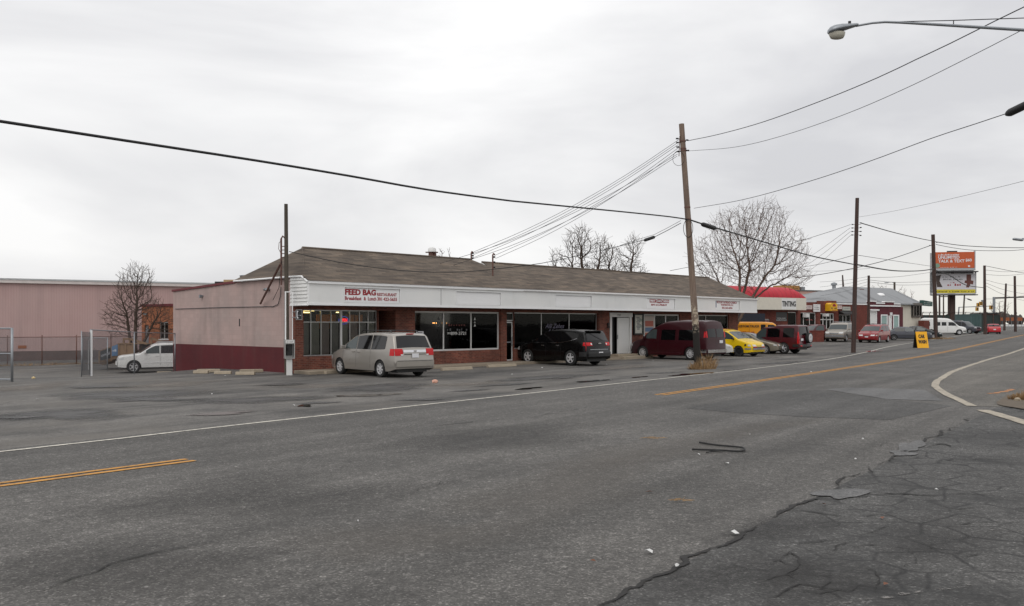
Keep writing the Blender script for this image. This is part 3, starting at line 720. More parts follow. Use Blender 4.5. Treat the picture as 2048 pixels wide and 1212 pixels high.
# writing on the glass
M['glass_white'] = plain('white_window_paint', rgb(200, 200, 198), .6); M['glass_grey'] = plain('faded_window_paint', rgb(84, 84, 86), .6); M['glass_red'] = plain('faded_red_window_paint', rgb(96, 40, 34), .6)
yw = .13
text_mesh('301', S(898), S(904.5), ZS(898, 668.5), ZS(898, 664.5), yw, M['glass_white'], w2, bold=.02)
text_mesh('899-3721', S(905), S(935.5), ZS(920, 670), ZS(920, 663.5), yw, M['glass_white'], w2, bold=.015)
words(S(897), S(939), ZS(918, 661.5), ZS(918, 656.5), yw, 9, 'faded_lettering', M['glass_grey'], w2, 3)
words(S(899), S(940), ZS(918, 652), ZS(918, 647.5), yw, 8, 'faded_lettering', M['glass_red'], w2, 5)
for cx_ in (881, 953):
    m = MB(); q = S(cx_); zc = ZS(cx_, 645)
    for dz, hh in ((.17, .11), (0, .05), (-.16, .1)):
        m.prism([(q - .07, yw, zc + dz - hh*.5), (q + .07, yw, zc + dz - hh*.3), (q, yw, zc + dz + hh)], (0, -.006, 0))
    m.build('window_ornament', M['glass_white'] if cx_ > 900 else M['glass_grey'], w2)
m = MB(); m.box(S(836), S(850.5), yw - .006, yw, ZS(843, 674), ZS(843, 662.5)); nt = m.build('notice', M['plate'], w2)
MB().box(S(838.5), S(848), yw - .012, yw - .007, ZS(843, 666), ZS(843, 664)).build('notice_lettering', M['grey_text'], nt); words(S(838), S(849), ZS(843, 672), ZS(843, 670.5), yw - .007, 3, 'notice_lettering', M['grey_text'], nt, 2, .004)
M['glass_lilac'] = plain('lilac_window_paint', rgb(108, 104, 122), .6)
text_mesh('Alli Zehes', S(1094), S(1132), ZS(1112, 656.5), ZS(1112, 647.5), yw, M['glass_lilac'], w3, shear=.45, bold=.0)
text_mesh('Hair', S(1100), S(1122), ZS(1112, 664), ZS(1112, 658.5), yw, M['glass_lilac'], w3, shear=.45, bold=.0)
# doors
def glass_door(x0, x1, z0, z1, y=.08, mat='alu_white'):
    m = MB(); frame(m, x0, x1, z0, z1, y, y + .06, .06); d = m.build('door', M[mat], shop)
    m = MB(); m.box(x0 + .05, x1 - .05, y + .025, y + .033, z0 + .05, z1 - .05); m.build('pane', M['glass_dim'], d)
    m = MB(); m.tube([(x1 - .09, y - .05, z0 + .75), (x1 - .09, y - .05, z0 + 1.25)], .018, 6); m.box(x0 + .06, x1 - .06, y - .004, y + .02, z0 + .95, z0 + 1.0); m.build('handle', M['steel'], d)
    return d
glass_door(S(1013.5), S(1027), .17, 2.22)
m = MB(); frame(m, S(1013.5), S(1028), 2.26, 2.70, .06, .12, .05); o = m.build('transom_window', M['alu'], shop)
m = MB(); m.box(S(1014), S(1027.5), .085, .09, 2.28, 2.68); m.build('pane', M['glass_dim'], o)
m = MB(); frame(m, S(758), S(790), .17, 2.30, 1.44, 1.5, .06); d_ = m.build('door', plain('dark_door', (.02, .02, .02), .5), shop)
m = MB(); m.box(S(758) + .06, S(790) - .06, 1.465, 1.472, .22, 2.25); m.build('pane', M['glass_dim'], d_)
# white double door with its surround
a, b_ = S(1219), S(1262)
m = MB(); m.box(a, a + .17, -.06, .1, .30, 2.52); m.box(b_ - .17, b_, -.06, .1, .30, 2.52); m.box(a - .06, b_ + .06, -.09, .1, 2.521, 2.78); ds = m.build('door_surround', M['white'], shop)
text_mesh('7307', a + .62, a + 1.0, 2.58, 2.69, -.092, M['grey_text'], ds)
m = MB(); m.box(S(1235.5), b_ - .18, .02, .07, .32, 2.48)
for q in range(3): m.box(S(1238), S(1251), .008, .018, .5 + q*.64, .98 + q*.64)
dw = m.build('door', M['white'], shop, bevel=.004)
m = MB(); m.tube([(S(1234.5), -.02, 1.2), (S(1234.5), -.02, 1.45)], .03, 8); m.build('handle', M['steel'], dw)
m = MB(); m.box(a + .18, S(1234), .20, .25, .32, 2.5); m.build('dark_opening_sheet', M['dark'], shop)  # dark sheet standing in for the shade inside the opening beside the leaf
m = MB(); m.box(S(1213), S(1216), -.13, -.041, 2.0, 2.18); m.lathe([(0, .0), (0, .07), (.1, .09)], 10, Matrix.Translation((S(1213.5), -.14, 1.98)) @ Matrix.Rotation(math.pi/2, 4, 'Y')); m.build('wall_lamp', M['black'], shop)
# poster case
m = MB(); frame(m, S(1265.5), S(1284.5), ZS(1275, 669), ZS(1275, 627.5), -.13, -.001, .08); pc = m.build('poster_case', M['black'], shop)
m = MB(); m.box(S(1267), S(1283.5), -.06, -.05, ZS(1275, 668), ZS(1275, 629)); pp = m.build('poster', plain('cream_poster', rgb(206, 204, 192), .6), pc)
m = MB()
for i in range(9):
    z = ZS(1275, 634 + i*2.9); m.box(S(1271 + (i % 3)*.8), S(1277.5 + (i*7 % 4)), -.066, -.061, z - .06, z)
m.build('poster_lettering', M['grey_text'], pp)
m = MB(); m.box(S(1277), S(1282.5), -.068, -.061, ZS(1280, 643), ZS(1280, 638)); m.box(S(1277), S(1282), -.068, -.061, ZS(1280, 655), ZS(1280, 650)); m.build('poster_picture', plain('poster_yellow_blue', rgb(150, 160, 150), .6), pp)
# white panel between the piers near the right end, bricks below come from the wall
# ---- interiors, so that the glass has depth
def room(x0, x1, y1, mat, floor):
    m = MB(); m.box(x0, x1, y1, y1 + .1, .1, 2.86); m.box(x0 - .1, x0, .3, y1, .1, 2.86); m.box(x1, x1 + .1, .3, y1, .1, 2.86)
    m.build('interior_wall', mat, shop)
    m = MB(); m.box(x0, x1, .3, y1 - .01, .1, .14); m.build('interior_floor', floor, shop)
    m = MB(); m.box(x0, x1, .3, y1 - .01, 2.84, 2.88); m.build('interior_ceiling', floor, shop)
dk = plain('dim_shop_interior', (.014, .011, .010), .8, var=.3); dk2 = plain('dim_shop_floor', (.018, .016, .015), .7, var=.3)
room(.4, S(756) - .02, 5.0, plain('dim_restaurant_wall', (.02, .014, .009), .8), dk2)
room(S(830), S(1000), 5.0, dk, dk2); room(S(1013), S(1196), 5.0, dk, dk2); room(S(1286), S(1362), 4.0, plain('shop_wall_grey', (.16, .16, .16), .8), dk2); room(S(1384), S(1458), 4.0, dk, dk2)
m = MB()
for q, w__ in ((S(647), .42), (S(667), .42), (S(705), .38), (S(724), .34)): m.box(q + .02, q + w__ + .1, .55, .6, 1.9, 2.52)
m.build('wall_panel', M['warm_wall'], shop)
m = MB()
for (xa, xb, z, y) in ((S(607)+.02, S(623), 2.68, .55), (S(625), S(643), 2.70, .55), (S(607)+.02, S(623), 2.62, .8), (S(625), S(643), 2.62, .8), (S(689), S(697), 2.64, .6)):
    m.box(xa, xb, y, y + .05, z - .035, z)
m.build('fluorescent_light', M['tube_light'], shop)
m = MB()
for px_ in (866, 868.5, 872.5, 884.5, 887, 893.5, 896.5, 899.5):
    q = S(px_, 1.8); m.lathe([(-.025, .001), (0, .03), (.025, .001)], 8, Matrix.Translation((q, 1.8, 2.15)))
m.build('lamp_bulb', M['bulb'], shop)
# open sign in the restaurant window
op = thing('neon_sign', 'small red and blue lit OPEN sign in the restaurant window', 'neon sign', strip_pt(S(692), .19, 0), RZ)
ox, oz = 0, ZS(692, 639.5)
m = MB(); m.box(-.24, .24, .012, .03, oz - .16, oz + .14); m.build('backing', M['black'], op)
text_mesh('OPEN', -.2, .2, oz - .09, oz + .06, .0, M['neon_red'], op, bold=.05)
m = MB(); m.tube([(.25*math.cos(a_), 0, oz - .02 + .17*math.sin(a_)) for a_ in [math.pi*2*i/24 for i in range(25)]], .012, 5); m.build('neon_ring', M['neon_blue'], op)
# ---- walkway, steps
wk = MB(); wk.prism([(-.02, .0, 0), (SA - .02, FT - .08, 0), (S(1200, FT) , FT - .08, 0), (S(1200), .0, 0)], (0, 0, .15))
wk.prism([(S(1200, FT) + .001, FT + .1, 0), (S(1300, FT), FT + .1, 0), (S(1300), 0, 0), (S(1200) + .001, 0, 0)], (0, 0, .14))
o = tag(wk.build('sidewalk', M['walk'], None, C0, RZ, bevel=.02), kind='structure')
stp = MB(); stp.box(S(1212), S(1270), -1.35, -.1, .0, .21); stp.box(S(1217), S(1264), -.75, -.098, .21, .32)
tag(stp.build('concrete_step', M['concrete'], None, C0, RZ, bevel=.02), 'low concrete steps leading up to the white shop door', 'steps')
# wheel stops in front of the shops
def stop_mesh(L=1.85):
    m = MB(); m.prism([(-L/2, -.09, 0), (-L/2, .09, 0), (-L/2, .065, .13), (-L/2, -.065, .13)], (L, 0, 0)); return m
proto = stop_mesh().build('wheel_stop', M['concrete'], None, bevel=.015)
labels = [((883, 741.5), (943, 738.5), 'concrete wheel stop behind the silver minivan under the dark shop window'), ((975, 735), (1031, 732.3), 'concrete wheel stop just in front of the black crossover'),
          ((653, 748), (690, 745), 'concrete wheel stop under the nose of the silver minivan')]
first = True
for a_, b2_, lab in labels:
    p, q = G(*a_), G(*b2_); o = proto if first else proto.copy()
    if not first: COL.objects.link(o)
    first = False; mid = (p + q)/2; o.location = (mid.x, mid.y, zg(mid.x, mid.y)); o.rotation_euler.z = math.atan2((q-p).y, (q-p).x)
    o.scale = (max(.8, min(1.25, (q-p).length/1.85)), 1, 1); tag(o, lab, 'wheel stop', 'concrete wheel stops')
for i, (x, y, w_, lab) in enumerate([(329, 747, 30, 'pale wheel stop beside the chain link fence post'), (367.5, 746.3, 27, 'short wheel stop at the rear end of the red painted wall base'), (402, 746.8, 30, 'wheel stop with a broken slab behind it along the red wall base'),
        (446, 748, 35, 'wheel stop in the middle of the row along the red wall base'), (491, 749.5, 40, 'longest wheel stop of the row by the red wall, nearest the payphone')]):
    p, q = G(x - w_/2, y), G(x + w_/2, y); o = proto.copy(); COL.objects.link(o); mid = (p + q)/2
    o.location = (mid.x, mid.y, zg(mid.x, mid.y)); o.rotation_euler = (0, 0, math.atan2((q-p).y, (q-p).x) + (.08, -.05, .1, .02, -.04)[i]); o.scale = ((q-p).length/1.85*.95, 1.25, .95)
    tag(o, lab, 'wheel stop', 'concrete wheel stops')
for i, (x, y, lab) in enumerate([(418, 744.6, 'broken concrete slab lying behind the wheel stops'), (503, 745, 'flat broken concrete piece leaning by the red wall')]):
    p = G(x, y); m = MB(); m.prism([(-.5, -.1, 0), (.1, -.14, 0), (.5, -.02, 0), (.42, .12, 0), (-.4, .1, 0)], (0, 0, .14)); tag(m.build('concrete_slab', M['concrete'], None, p, .3*i, bevel=.02), lab, 'concrete slab')
# ================================================================ vehicles
class Car:
    """surface of a car body: side outline (distance from the nose, height) with plan taper, tumblehome and arches"""
    def __init__(s, L, W, top, belt, wf, wr, R, zb=.24, tumble=.22, bowf=.10, bowr=.05, nose=.80, tail=.90, crown=.03, rr=.09, arch=.055):
        s.L, s.W, s.top, s.belt, s.wf, s.wr, s.R, s.zb0 = L, W, top, belt, wf, wr, R, zb
        s.tumble, s.bowf, s.bowr, s.nose, s.tail, s.crown, s.rr, s.Ra = tumble, bowf, bowr, nose, tail, crown, rr, R + arch
    def zt(s, X):
        t = s.top
        for (a, za), (b, zb) in zip(t[:-1], t[1:]):
            if a <= X <= b: return za if b == a else za + (zb - za)*(X - a)/(b - a)
        return t[0][1] if X < t[0][0] else t[-1][1]
    def zbot(s, X):
        z = s.zb0
        if X < .35: z += .06*(1 - X/.35)
        if X > s.L - .4: z += .10*(X - s.L + .4)/.4
        for w in (s.wf, s.wr):
            d = abs(X - w)
            if d < s.Ra: z = max(z, s.R*.96 + math.sqrt(s.Ra**2 - d*d))
        return z
    def wplan(s, X):
        k = 1.0
        if X < .9: k = min(k, s.nose + (1 - s.nose)*math.sqrt(max(0, 1 - (1 - X/.9)**2)))
        if X > s.L - .8: k = min(k, s.tail + (1 - s.tail)*math.sqrt(max(0, 1 - (1 - (s.L - X)/.8)**2)))
        return s.W/2*k
    def ys(s, X, z):
        w = s.wplan(X)
        if z > s.belt: return w*.965 - (z - s.belt)*s.tumble
        u = (z - .55)/(s.belt - .55) if z > .55 else (z - .55)/.45
        return w*(1 - .035*u*u if z > .55 else 1 - .06*u*u)
    def D(s, p):
        """bow of the nose and tail in plan"""
        X, y, z = p; q = (abs(y)/(s.W/2))**2
        if X < 1.3: X += s.bowf*q*(1 - X/1.3)**2
        if X > s.L - 1.0: X -= s.bowr*q*(1 - (s.L - X)/1.0)**2
        return Vector((s.L/2 - X, y, z))
    def edge(s, X):
        zt, zb = s.zt(X), s.zbot(X); r = min(s.rr, max(.005, (zt - zb)*.35)); return zt, zb, r
    def cols(s):
        c = set([0, s.L])
        for (a, _), (b, _) in zip(s.top[:-1], s.top[1:]):
            n = max(1, int((b - a)/.14)); c |= {round(a + (b - a)*i/n, 4) for i in range(n + 1)}
        for w in (s.wf, s.wr):
            for i in range(15):
                c.add(round(w - s.Ra*math.cos(math.pi*i/14), 4))
            c |= {round(w - s.Ra - .002, 4), round(w + s.Ra + .002, 4)}
        return sorted(x for x in c if 0 <= x <= s.L)
    def body(s, name, mat, parent):
        rows = []
        for X in s.cols():
            zt, zb, r = s.edge(X); half = []
            K = 9
            for j in range(K):
                z = zb + (zt - r - zb)*j/(K - 1); half.append((s.ys(X, z), z))
            ye = s.ys(X, zt - r)
            for a in (22, 45, 67, 90): half.append((ye - r + r*math.cos(math.radians(a)), zt - r + r*math.sin(math.radians(a)) - .0))
            for f in (.8, .5, .2, 0): half.append(((ye - r)*f, zt + s.crown*(1 - f*f)))
            ring = [s.D((X, y, z)) for y, z in half] + [s.D((X, -y, z)) for y, z in half[::-1][1:]]
            rows.append(ring)
        m = MB(); m.grid(rows); n = len(rows[0]); N_ = len(rows)
        m.f.append(list(range(n))); m.m.append(0); m.f.append([(N_-1)*n + i for i in range(n)][::-1]); m.m.append(0)
        o = m.build(name, mat, parent, smooth=True)
        e = o.modifiers.new('edges', 'EDGE_SPLIT'); e.split_angle = math.radians(38)
        return o
    # patches that lie on the skin
    def side(s, m, cols_, sgn, off=.006, rows=4):
        """cols_: list of (X, z_lo, z_hi)"""
        out = []
        for X, a, b in cols_:
            zt, zb, r = s.edge(X); b = min(b, zt - r*.6)
            out.append([s.D((X, sgn*(s.ys(X, a + (b-a)*j/rows) + off), a + (b-a)*j/rows)) for j in range(rows + 1)])
        m.grid(out); return m
    def over(s, m, X0, X1, margin=.05, off=.008, n=8, f0=-1, f1=1, c=6, taper=0.):
        out = []
        for i in range(c + 1):
            X = X0 + (X1 - X0)*i/c; zt, zb, r = s.edge(X)
            e = .01; dz = (s.zt(X + e) - s.zt(X - e)); nx, nz = -dz, 2*e; l = math.hypot(nx, nz); nx /= l; nz /= l
            ye = s.ys(X, zt - r) - r*.3 - margin - taper*i/c
            row = []
            for j in range(n + 1):
                f = f0 + (f1 - f0)*j/n
                p = s.D((X + nx*off, f*ye, zt + s.crown*(1 - f*f) + nz*off)); row.append(p)
            out.append(row)
        m.grid(out); return m
    def Xat(s, z, front):
        t = s.top if front else s.top[::-1]
        for (a, za), (b, zb) in zip(t[:-1], t[1:]):
            if min(za, zb) <= z <= max(za, zb) and za != zb: return a + (b - a)*(z - za)/(zb - za)
        return t[0][0]
    def end(s, m, front, z0, z1, f0, f1, off=.012, n=6, rows=3):
        out = []
        for i in range(rows + 1):
            z = z0 + (z1 - z0)*i/rows; X = s.Xat(z, front) + (-off if front else off)
            w = s.wplan(max(0, min(s.L, X)))*.985
            out.append([s.D((X, w*(f0 + (f1 - f0)*j/n), z)) for j in range(n + 1)])
        m.grid(out); return m
def wheel_parts(t, car, style, rim_mat, ymul=1.0):
    R = car.R; w = .21
    tyre = MB(); tyre.lathe([(-w/2, R*.62), (-w/2, R*.93), (-w*.36, R), (w*.36, R), (w/2, R*.93), (w/2, R*.66), (w/2 - .03, R*.63)], 28)
    rim = MB(); rim.cur = 0
    rim.lathe([(w/2 - .035, R*.64), (w/2 - .005, R*.645), (w/2 - .01, R*.60), (w/2 - .07, R*.57)], 28)
    ns, sw_ = {'seven': (7, .055), 'five': (5, .075), 'six': (6, .07), 'ten': (10, .04), 'slot': (12, .045), 'steel': (0, 0)}[style]
    for i in range(ns):
        Mx = Matrix.Rotation(2*math.pi*i/ns, 4, 'X')
        x0, x1 = w/2 - .05, w/2 - .012
        rim.prism([Mx @ Vector((x0, -sw_*.6, R*.12)), Mx @ Vector((x0, sw_*.6, R*.12)), Mx @ Vector((x0, sw_*.45, R*.6)), Mx @ Vector((x0, -sw_*.45, R*.6))], (x1 - x0, 0, 0))
    rim.lathe([(w/2 - .004, .001), (w/2 - .004, R*.16), (w/2 - .04, R*.2)], 16)
    rim.cur = 1; rim.lathe([(w/2 - .06, .001), (w/2 - .06, R*.6)], 24)
    tm = rmesh = None; out = []
    for X in (car.wf, car.wr):
        for sg in (1, -1):
            y = sg*(car.W/2*ymul - w/2 - .015)
            if tm is None:
                a = tyre.build('wheel', M['rubber'], t, smooth=True); b = rim.build('rim', [M[rim_mat], M['black']], a, smooth=False); tm, rmesh = a.data, b.data
                e = a.modifiers.new('e', 'EDGE_SPLIT'); e.split_angle = math.radians(50)
            else:
                a = bpy.data.objects.new('wheel', tm); COL.objects.link(a); a.parent = t
                e = a.modifiers.new('e', 'EDGE_SPLIT'); e.split_angle = math.radians(50)
                b = bpy.data.objects.new('rim', rmesh); COL.objects.link(b); b.parent = a
            a.location = (car.L/2 - X, y, R); a.rotation_euler = (0, 0, sg*math.pi/2)
    return
def vehicle(name, label, cat, car, paint_, loc, heading, windows=(), shield=None, rear=None, head=None, tail=None, grille=None, plate=None,
            rims=('seven', 'alloy'), group=None, glass='cglass', front_glass=None, seams=(), handles=(), mirror=None, lower=None, extra=None, head_mat='lamp_clear', bumper=None, mouldz=None, mould_mat=None, plate_front=None):
    loc = Vector(loc); t = thing(name, label, cat, loc, math.atan2(heading[1], heading[0]), group)
    # follow the slope of the ground
    h = Vector((heading[0], heading[1], 0)).normalized(); q = car.L/3
    pf, pr = loc + h*q, loc - h*q
    t.rotation_euler.y = -math.atan2(zg(pf.x, pf.y) - zg(pr.x, pr.y), 2*q)
    t.rotation_euler = (0, t.rotation_euler.y, t.rotation_euler.z)
    pm = P_[paint_] if isinstance(paint_, str) else paint_
    body = car.body('body', pm, t)
    ub = MB(); a = car.wf - car.R - .1; ub.box(-car.L/2 + .25, car.L/2 - .3, -car.W/2 + .26, car.W/2 - .26, car.zb0 - .05, min(.75, car.belt - .15))
    ub.build('underbody', M['black'], t)
    for sg in (1, -1):
        for i, w_ in enumerate(windows):
            m = MB(); car.side(m, w_, sg); m.build('side_window', M[(front_glass or glass) if i == 0 else glass], t, smooth=True)
        for X, z0, z1 in seams:
            m = MB(); car.side(m, [(X - .006, z0, z1), (X + .006, z0, z1)], sg, .003, 8); m.build('door_seam', M['black'], body)
        for X, z in handles:
            m = MB(); y = car.ys(X, z); m.rbox((car.L/2 - X, sg*(y + .02), z), .2, .035, .035); m.build('door_handle', M['chrome'] if extra == 'chrome' else pm, t, bevel=.008)
        if mirror:
            X, z = mirror; y = car.ys(X, z); m = MB()
            m.rbox((car.L/2 - X, sg*(y + .13), z + .06), .10, .19, .15); m.rbox((car.L/2 - X + .01, sg*(y + .03), z), .08, .1, .05); m.build('side_mirror', pm if mould_mat != 'black' else M['black'], t, bevel=.03)
        if mouldz:
            m = MB(); car.side(m, [(car.wf + car.Ra + .04 + (car.wr - car.wf - 2*car.Ra - .08)*i/10, mouldz[0], mouldz[1]) for i in range(11)], sg, .012, 2); m.build('side_moulding', M[mould_mat] if mould_mat in M else pm, t)
        if head:
            z0, z1, f0, f1, wrap = head; m = MB(); car.end(m, True, z0, z1, sg*f0, sg*f1)
            if wrap: car.side(m, [(.05 + wrap*i/4, z0 + .01, z1) for i in range(5)], sg, .008, 2)
            m.build('headlight', M[head_mat], t, smooth=False)
        if tail:
            z0, z1, f0, f1, wrap = tail; m = MB(); car.end(m, False, z0, z1, sg*f0, sg*f1)
            if wrap: car.side(m, [(car.L - .06 - wrap + wrap*i/4, z0, z1) for i in range(5)], sg, .010, 2)
            m.build('taillight', M['lamp_red'], t, smooth=False)
    if shield: m = MB(); car.over(m, *shield[:2], margin=shield[2] if len(shield) > 2 else .05); m.build('windshield', M['cglass_shield'], t, smooth=True)
    if rear: m = MB(); car.over(m, *rear[:2], margin=rear[2] if len(rear) > 2 else .06); m.build('rear_window', M[glass], t, smooth=True)
    if grille: m = MB(); car.end(m, True, *grille); m.build('grille', M['black'], t)
    if plate:
        z, = plate if isinstance(plate, tuple) else (plate,); X = car.Xat(z, False); m = MB(); m.rbox((car.L/2 - X - .03, 0, z), .02, .31, .16); p = m.build('licence_plate', M['plate'], t)
    if plate_front:
        z = plate_front; X = car.Xat(z, True); m = MB(); m.rbox((car.L/2 - X + .03, 0, z), .02, .31, .16); m.build('licence_plate', M['plate'], t)
    if bumper:
        for fr_, z0, z1, mt in bumper:
            m = MB(); car.end(m, fr_, z0, z1, -1.0, 1.0, .045, 12, 3)
            for sg in (1, -1):
                Xs = (.04, .45) if fr_ else (car.L - .5, car.L - .03)
                car.side(m, [(Xs[0] + (Xs[1]-Xs[0])*i/4, z0, z1) for i in range(5)], sg, .02, 2)
            o = m.build('bumper', M[mt] if mt in M else pm, t, smooth=False)
    wheel_parts(t, car, *rims)
    return t, car, pm
def rack(t, car, x0, x1, y, z, mat='black', bars_=True):
    m = MB()
    for sg in (1, -1):
        m.tube([(car.L/2 - x0, sg*y, z - .06), (car.L/2 - x0 - .12, sg*y, z), (car.L/2 - x1 + .12, sg*y, z), (car.L/2 - x1, sg*y, z - .06)], .022, 6)
    if bars_:
        for f in (.25, .75): X = x0 + (x1 - x0)*f; m.tube([(car.L/2 - X, -y, z), (car.L/2 - X, y, z)], .018, 6)
    return m.build('roof_rack', M[mat], t)
def box_on(t, car, name, X, y, z, d, w, h, mat, bevel=.0):
    m = MB(); m.rbox((car.L/2 - X, y, z), d, w, h); return m.build(name, M[mat] if isinstance(mat, str) else mat, t, bevel=bevel)
def wheel_at(car, heading, p, X, sg):
    """car centre so that the wheel at X on side sg (+1 left) stands on p"""
    h = Vector((heading[0], heading[1], 0)).normalized(); l = Vector((-h.y, h.x, 0))
    c = Vector(p) - h*(car.L/2 - X) - l*sg*(car.W/2 - .12); return Vector((c.x, c.y, zg(c.x, c.y)))
def W3(*c): return list(c)
def fit(car, pxf, pxr, Yr, sg):
    """(place, heading) so that the near-side wheels stand at the given pixel columns"""
    pr = GY(pxr, Yr); wb = car.wr - car.wf; best = None
    for i in range(3600):
        a = math.radians(i/10); h = (math.cos(a), math.sin(a)); q = pr + Vector((h[0], h[1], 0))*wb
        if q.y <= 1: continue
        side = (-h[1]*sg, h[0]*sg)
        if side[0]*(-pr.x) + side[1]*(-pr.y) < 0: continue           # that flank must face the camera
        e = abs(q.x/q.y*F + CX - pxf)
        if best is None or e < best[0] - 1e-9: best = (e, h)
    return wheel_at(car, best[1], pr, car.wr, sg), best[1]
# ---- 1 silver minivan
c = Car(5.08, 1.96, [(0,.42),(.02,.60),(.10,.76),(.30,.88),(.95,1.06),(1.95,1.58),(2.3,1.68),(3.0,1.735),(4.0,1.73),(4.62,1.685),(4.74,1.62),(5.00,1.10),(5.03,.98),(5.05,.72),(5.08,.64),(5.08,.42)], 1.06, 1.0, 4.03, .335, zb=.25, tumble=.24, nose=.74, tail=.93)
loc, hd = fit(c, 683.5, 764, 35.3, 1)
win = [W3((1.45,1.08,1.26),(1.8,1.08,1.44),(2.1,1.08,1.58),(2.25,1.08,1.60)), W3((2.32,1.08,1.60),(2.8,1.08,1.64),(3.30,1.08,1.64)), W3((3.38,1.08,1.64),(3.9,1.09,1.64),(4.3,1.10,1.61),(4.36,1.12,1.58))]
t, c, pm = vehicle('minivan', 'silver minivan with black roof rails parked nose in at the restaurant', 'minivan', c, 'silver', loc, hd, win, (1.05, 1.88), (4.745, 4.975, .10), (.62,.80,.5,.92,.25), (.86,1.13,.60,1.0,.30), (.5,.62,-.4,.4), .86,
    ('seven','alloy'), None, 'cglass', 'cglass_clear', [(2.28,.35,1.6),(3.34,.35,1.6),(1.28,.4,1.04)], [(2.08,.96),(2.48,.96)], (1.42, 1.08), mouldz=(.50,.53), mould_mat='silver', bumper=[(False,.44,.64,'silver'),(True,.40,.56,'silver')])
rack(t, c, 2.2, 4.35, .62, 1.83)
m = MB(); c.end(m, False, .985, 1.085, -.58, .58, .022); m.build('tailgate_trim', M['plate'], t)
m = MB(); c.end(m, False, .90, .925, -.55, .55, .018); m.build('tailgate_seam', M['black'], t)
m = MB(); c.end(m, False, .655, .675, -.95, .95, .05); m.build('bumper_seam', M['black'], t)
box_on(t, c, 'brake_light', 4.70, 0, 1.70, .06, .32, .03, 'lamp_red'); box_on(t, c, 'emblem', 5.04, 0, 1.035, .03, .13, .07, 'chrome')
m = MB(); m.tube([(c.L/2-4.93,.25,1.19),(c.L/2-4.95,-.15,1.17),(c.L/2-4.9,-.30,1.23)], .014, 5); m.build('wiper', M['black'], t)
for s_ in (1,-1):
    m = MB(); c.end(m, False, .865, .92, s_*.60, s_*.72, .02); m.build('reversing_light', M['lamp_clear'], t)
# ---- 2 black crossover
c = Car(5.2, 1.99, [(0,.45),(.02,.68),(.12,.86),(.35,.98),(1.15,1.10),(2.05,1.62),(2.5,1.76),(3.1,1.80),(4.2,1.775),(4.72,1.71),(4.80,1.66),(5.06,1.18),(5.12,1.05),(5.14,.78),(5.20,.68),(5.20,.46)], 1.10, 1.02, 4.04, .385, zb=.27, tumble=.30, nose=.76, tail=.86, bowr=.12)
loc, hd = fit(c, 1057.7, 1142.8, 45.0, 1)
win = [W3((1.55,1.12,1.30),(1.9,1.12,1.50),(2.15,1.12,1.60),(2.32,1.12,1.64)), W3((2.40,1.12,1.65),(2.9,1.13,1.69),(3.35,1.15,1.69)), W3((3.42,1.15,1.69),(3.9,1.22,1.67),(4.3,1.33,1.62),(4.5,1.42,1.56))]
t, c, pm = vehicle('crossover', 'glossy black crossover with chrome window strip parked before the dark salon window', 'suv', c, 'black', loc, hd, win, (1.2, 1.98), (4.82, 5.03, .12), (.72,.90,.55,.92,.3), (1.00,1.17,.56,.98,.22), (.5,.74,-.5,.5), .62,
    ('five','alloy'), None, 'cglass', None, [(2.36,.4,1.1),(3.40,.4,1.1)], [(2.15,.99),(3.18,1.0)], (1.52, 1.12), extra='chrome', bumper=[(False,.47,.70,'black'),(True,.42,.6,'black')])
for s_ in (1,-1):
    m = MB(); c.side(m, [(1.5,1.095,1.12),(2.2,1.10,1.125),(3.0,1.115,1.14),(3.5,1.15,1.175),(4.0,1.23,1.25),(4.45,1.35,1.368)], s_, .014, 2); m.build('window_strip', M['chrome'], t)
box_on(t, c, 'rear_spoiler', 4.80, 0, 1.735, .26, 1.2, .03, pm, .01); box_on(t, c, 'emblem', 5.14, 0, 1.12, .03, .2, .055, 'chrome')
m = MB(); c.end(m, False, .80, .835, -.75, .75, .02); m.build('tailgate_trim', M['steel'], t)
m = MB(); m.tube([(c.L/2-4.97,.2,1.33),(c.L/2-4.99,-.2,1.31)], .02, 5); m.build('wiper', M['black'], t)
for s_ in (1,-1):
    m = MB(); c.end(m, False, 1.05, 1.13, s_*.58, s_*.68, .022); m.build('reversing_light', M['lamp_clear'], t)
# ---- 3 maroon conversion van
VAN = [(0,.45),(.02,.72),(.08,.92),(.25,1.04),(.85,1.17),(1.62,1.80),(1.78,1.86),(2.3,2.10),(2.6,2.19),(3.6,2.25),(5.1,2.24),(5.32,2.18),(5.42,1.95),(5.52,1.30),(5.55,1.10),(5.56,.70),(5.60,.62),(5.60,.45)]
c = Car(5.6, 2.02, VAN, 1.17, .98, 4.42, .37, zb=.27, tumble=.15, nose=.86, tail=.93, bowf=.07, rr=.14, crown=.05)
loc, hd = fit(c, 1287, 1382, 51.5, 1)
win = [W3((1.25,1.20,1.42),(1.55,1.20,1.68),(1.72,1.20,1.76),(2.0,1.20,1.76)), W3((2.35,1.13,1.73),(2.9,1.13,1.73),(3.35,1.13,1.73)), W3((3.6,1.13,1.73),(4.1,1.13,1.73),(4.6,1.13,1.73))]
t, c, pm = vehicle('conversion_van', 'dark maroon high roof conversion van standing behind the leaning utility pole', 'van', c, 'maroon', loc, hd, win, (.92, 1.58), None, (.74,.92,.6,.93,.1), None, (.55,.9,-.5,.5), None,
    ('ten','alloy'), None, 'cglass', 'cglass_clear', [(2.15,.4,1.78),(1.2,.45,1.16)], [(1.98,1.05)], (1.22, 1.2), bumper=[(False,.44,.62,'chrome'),(True,.42,.58,'maroon')])
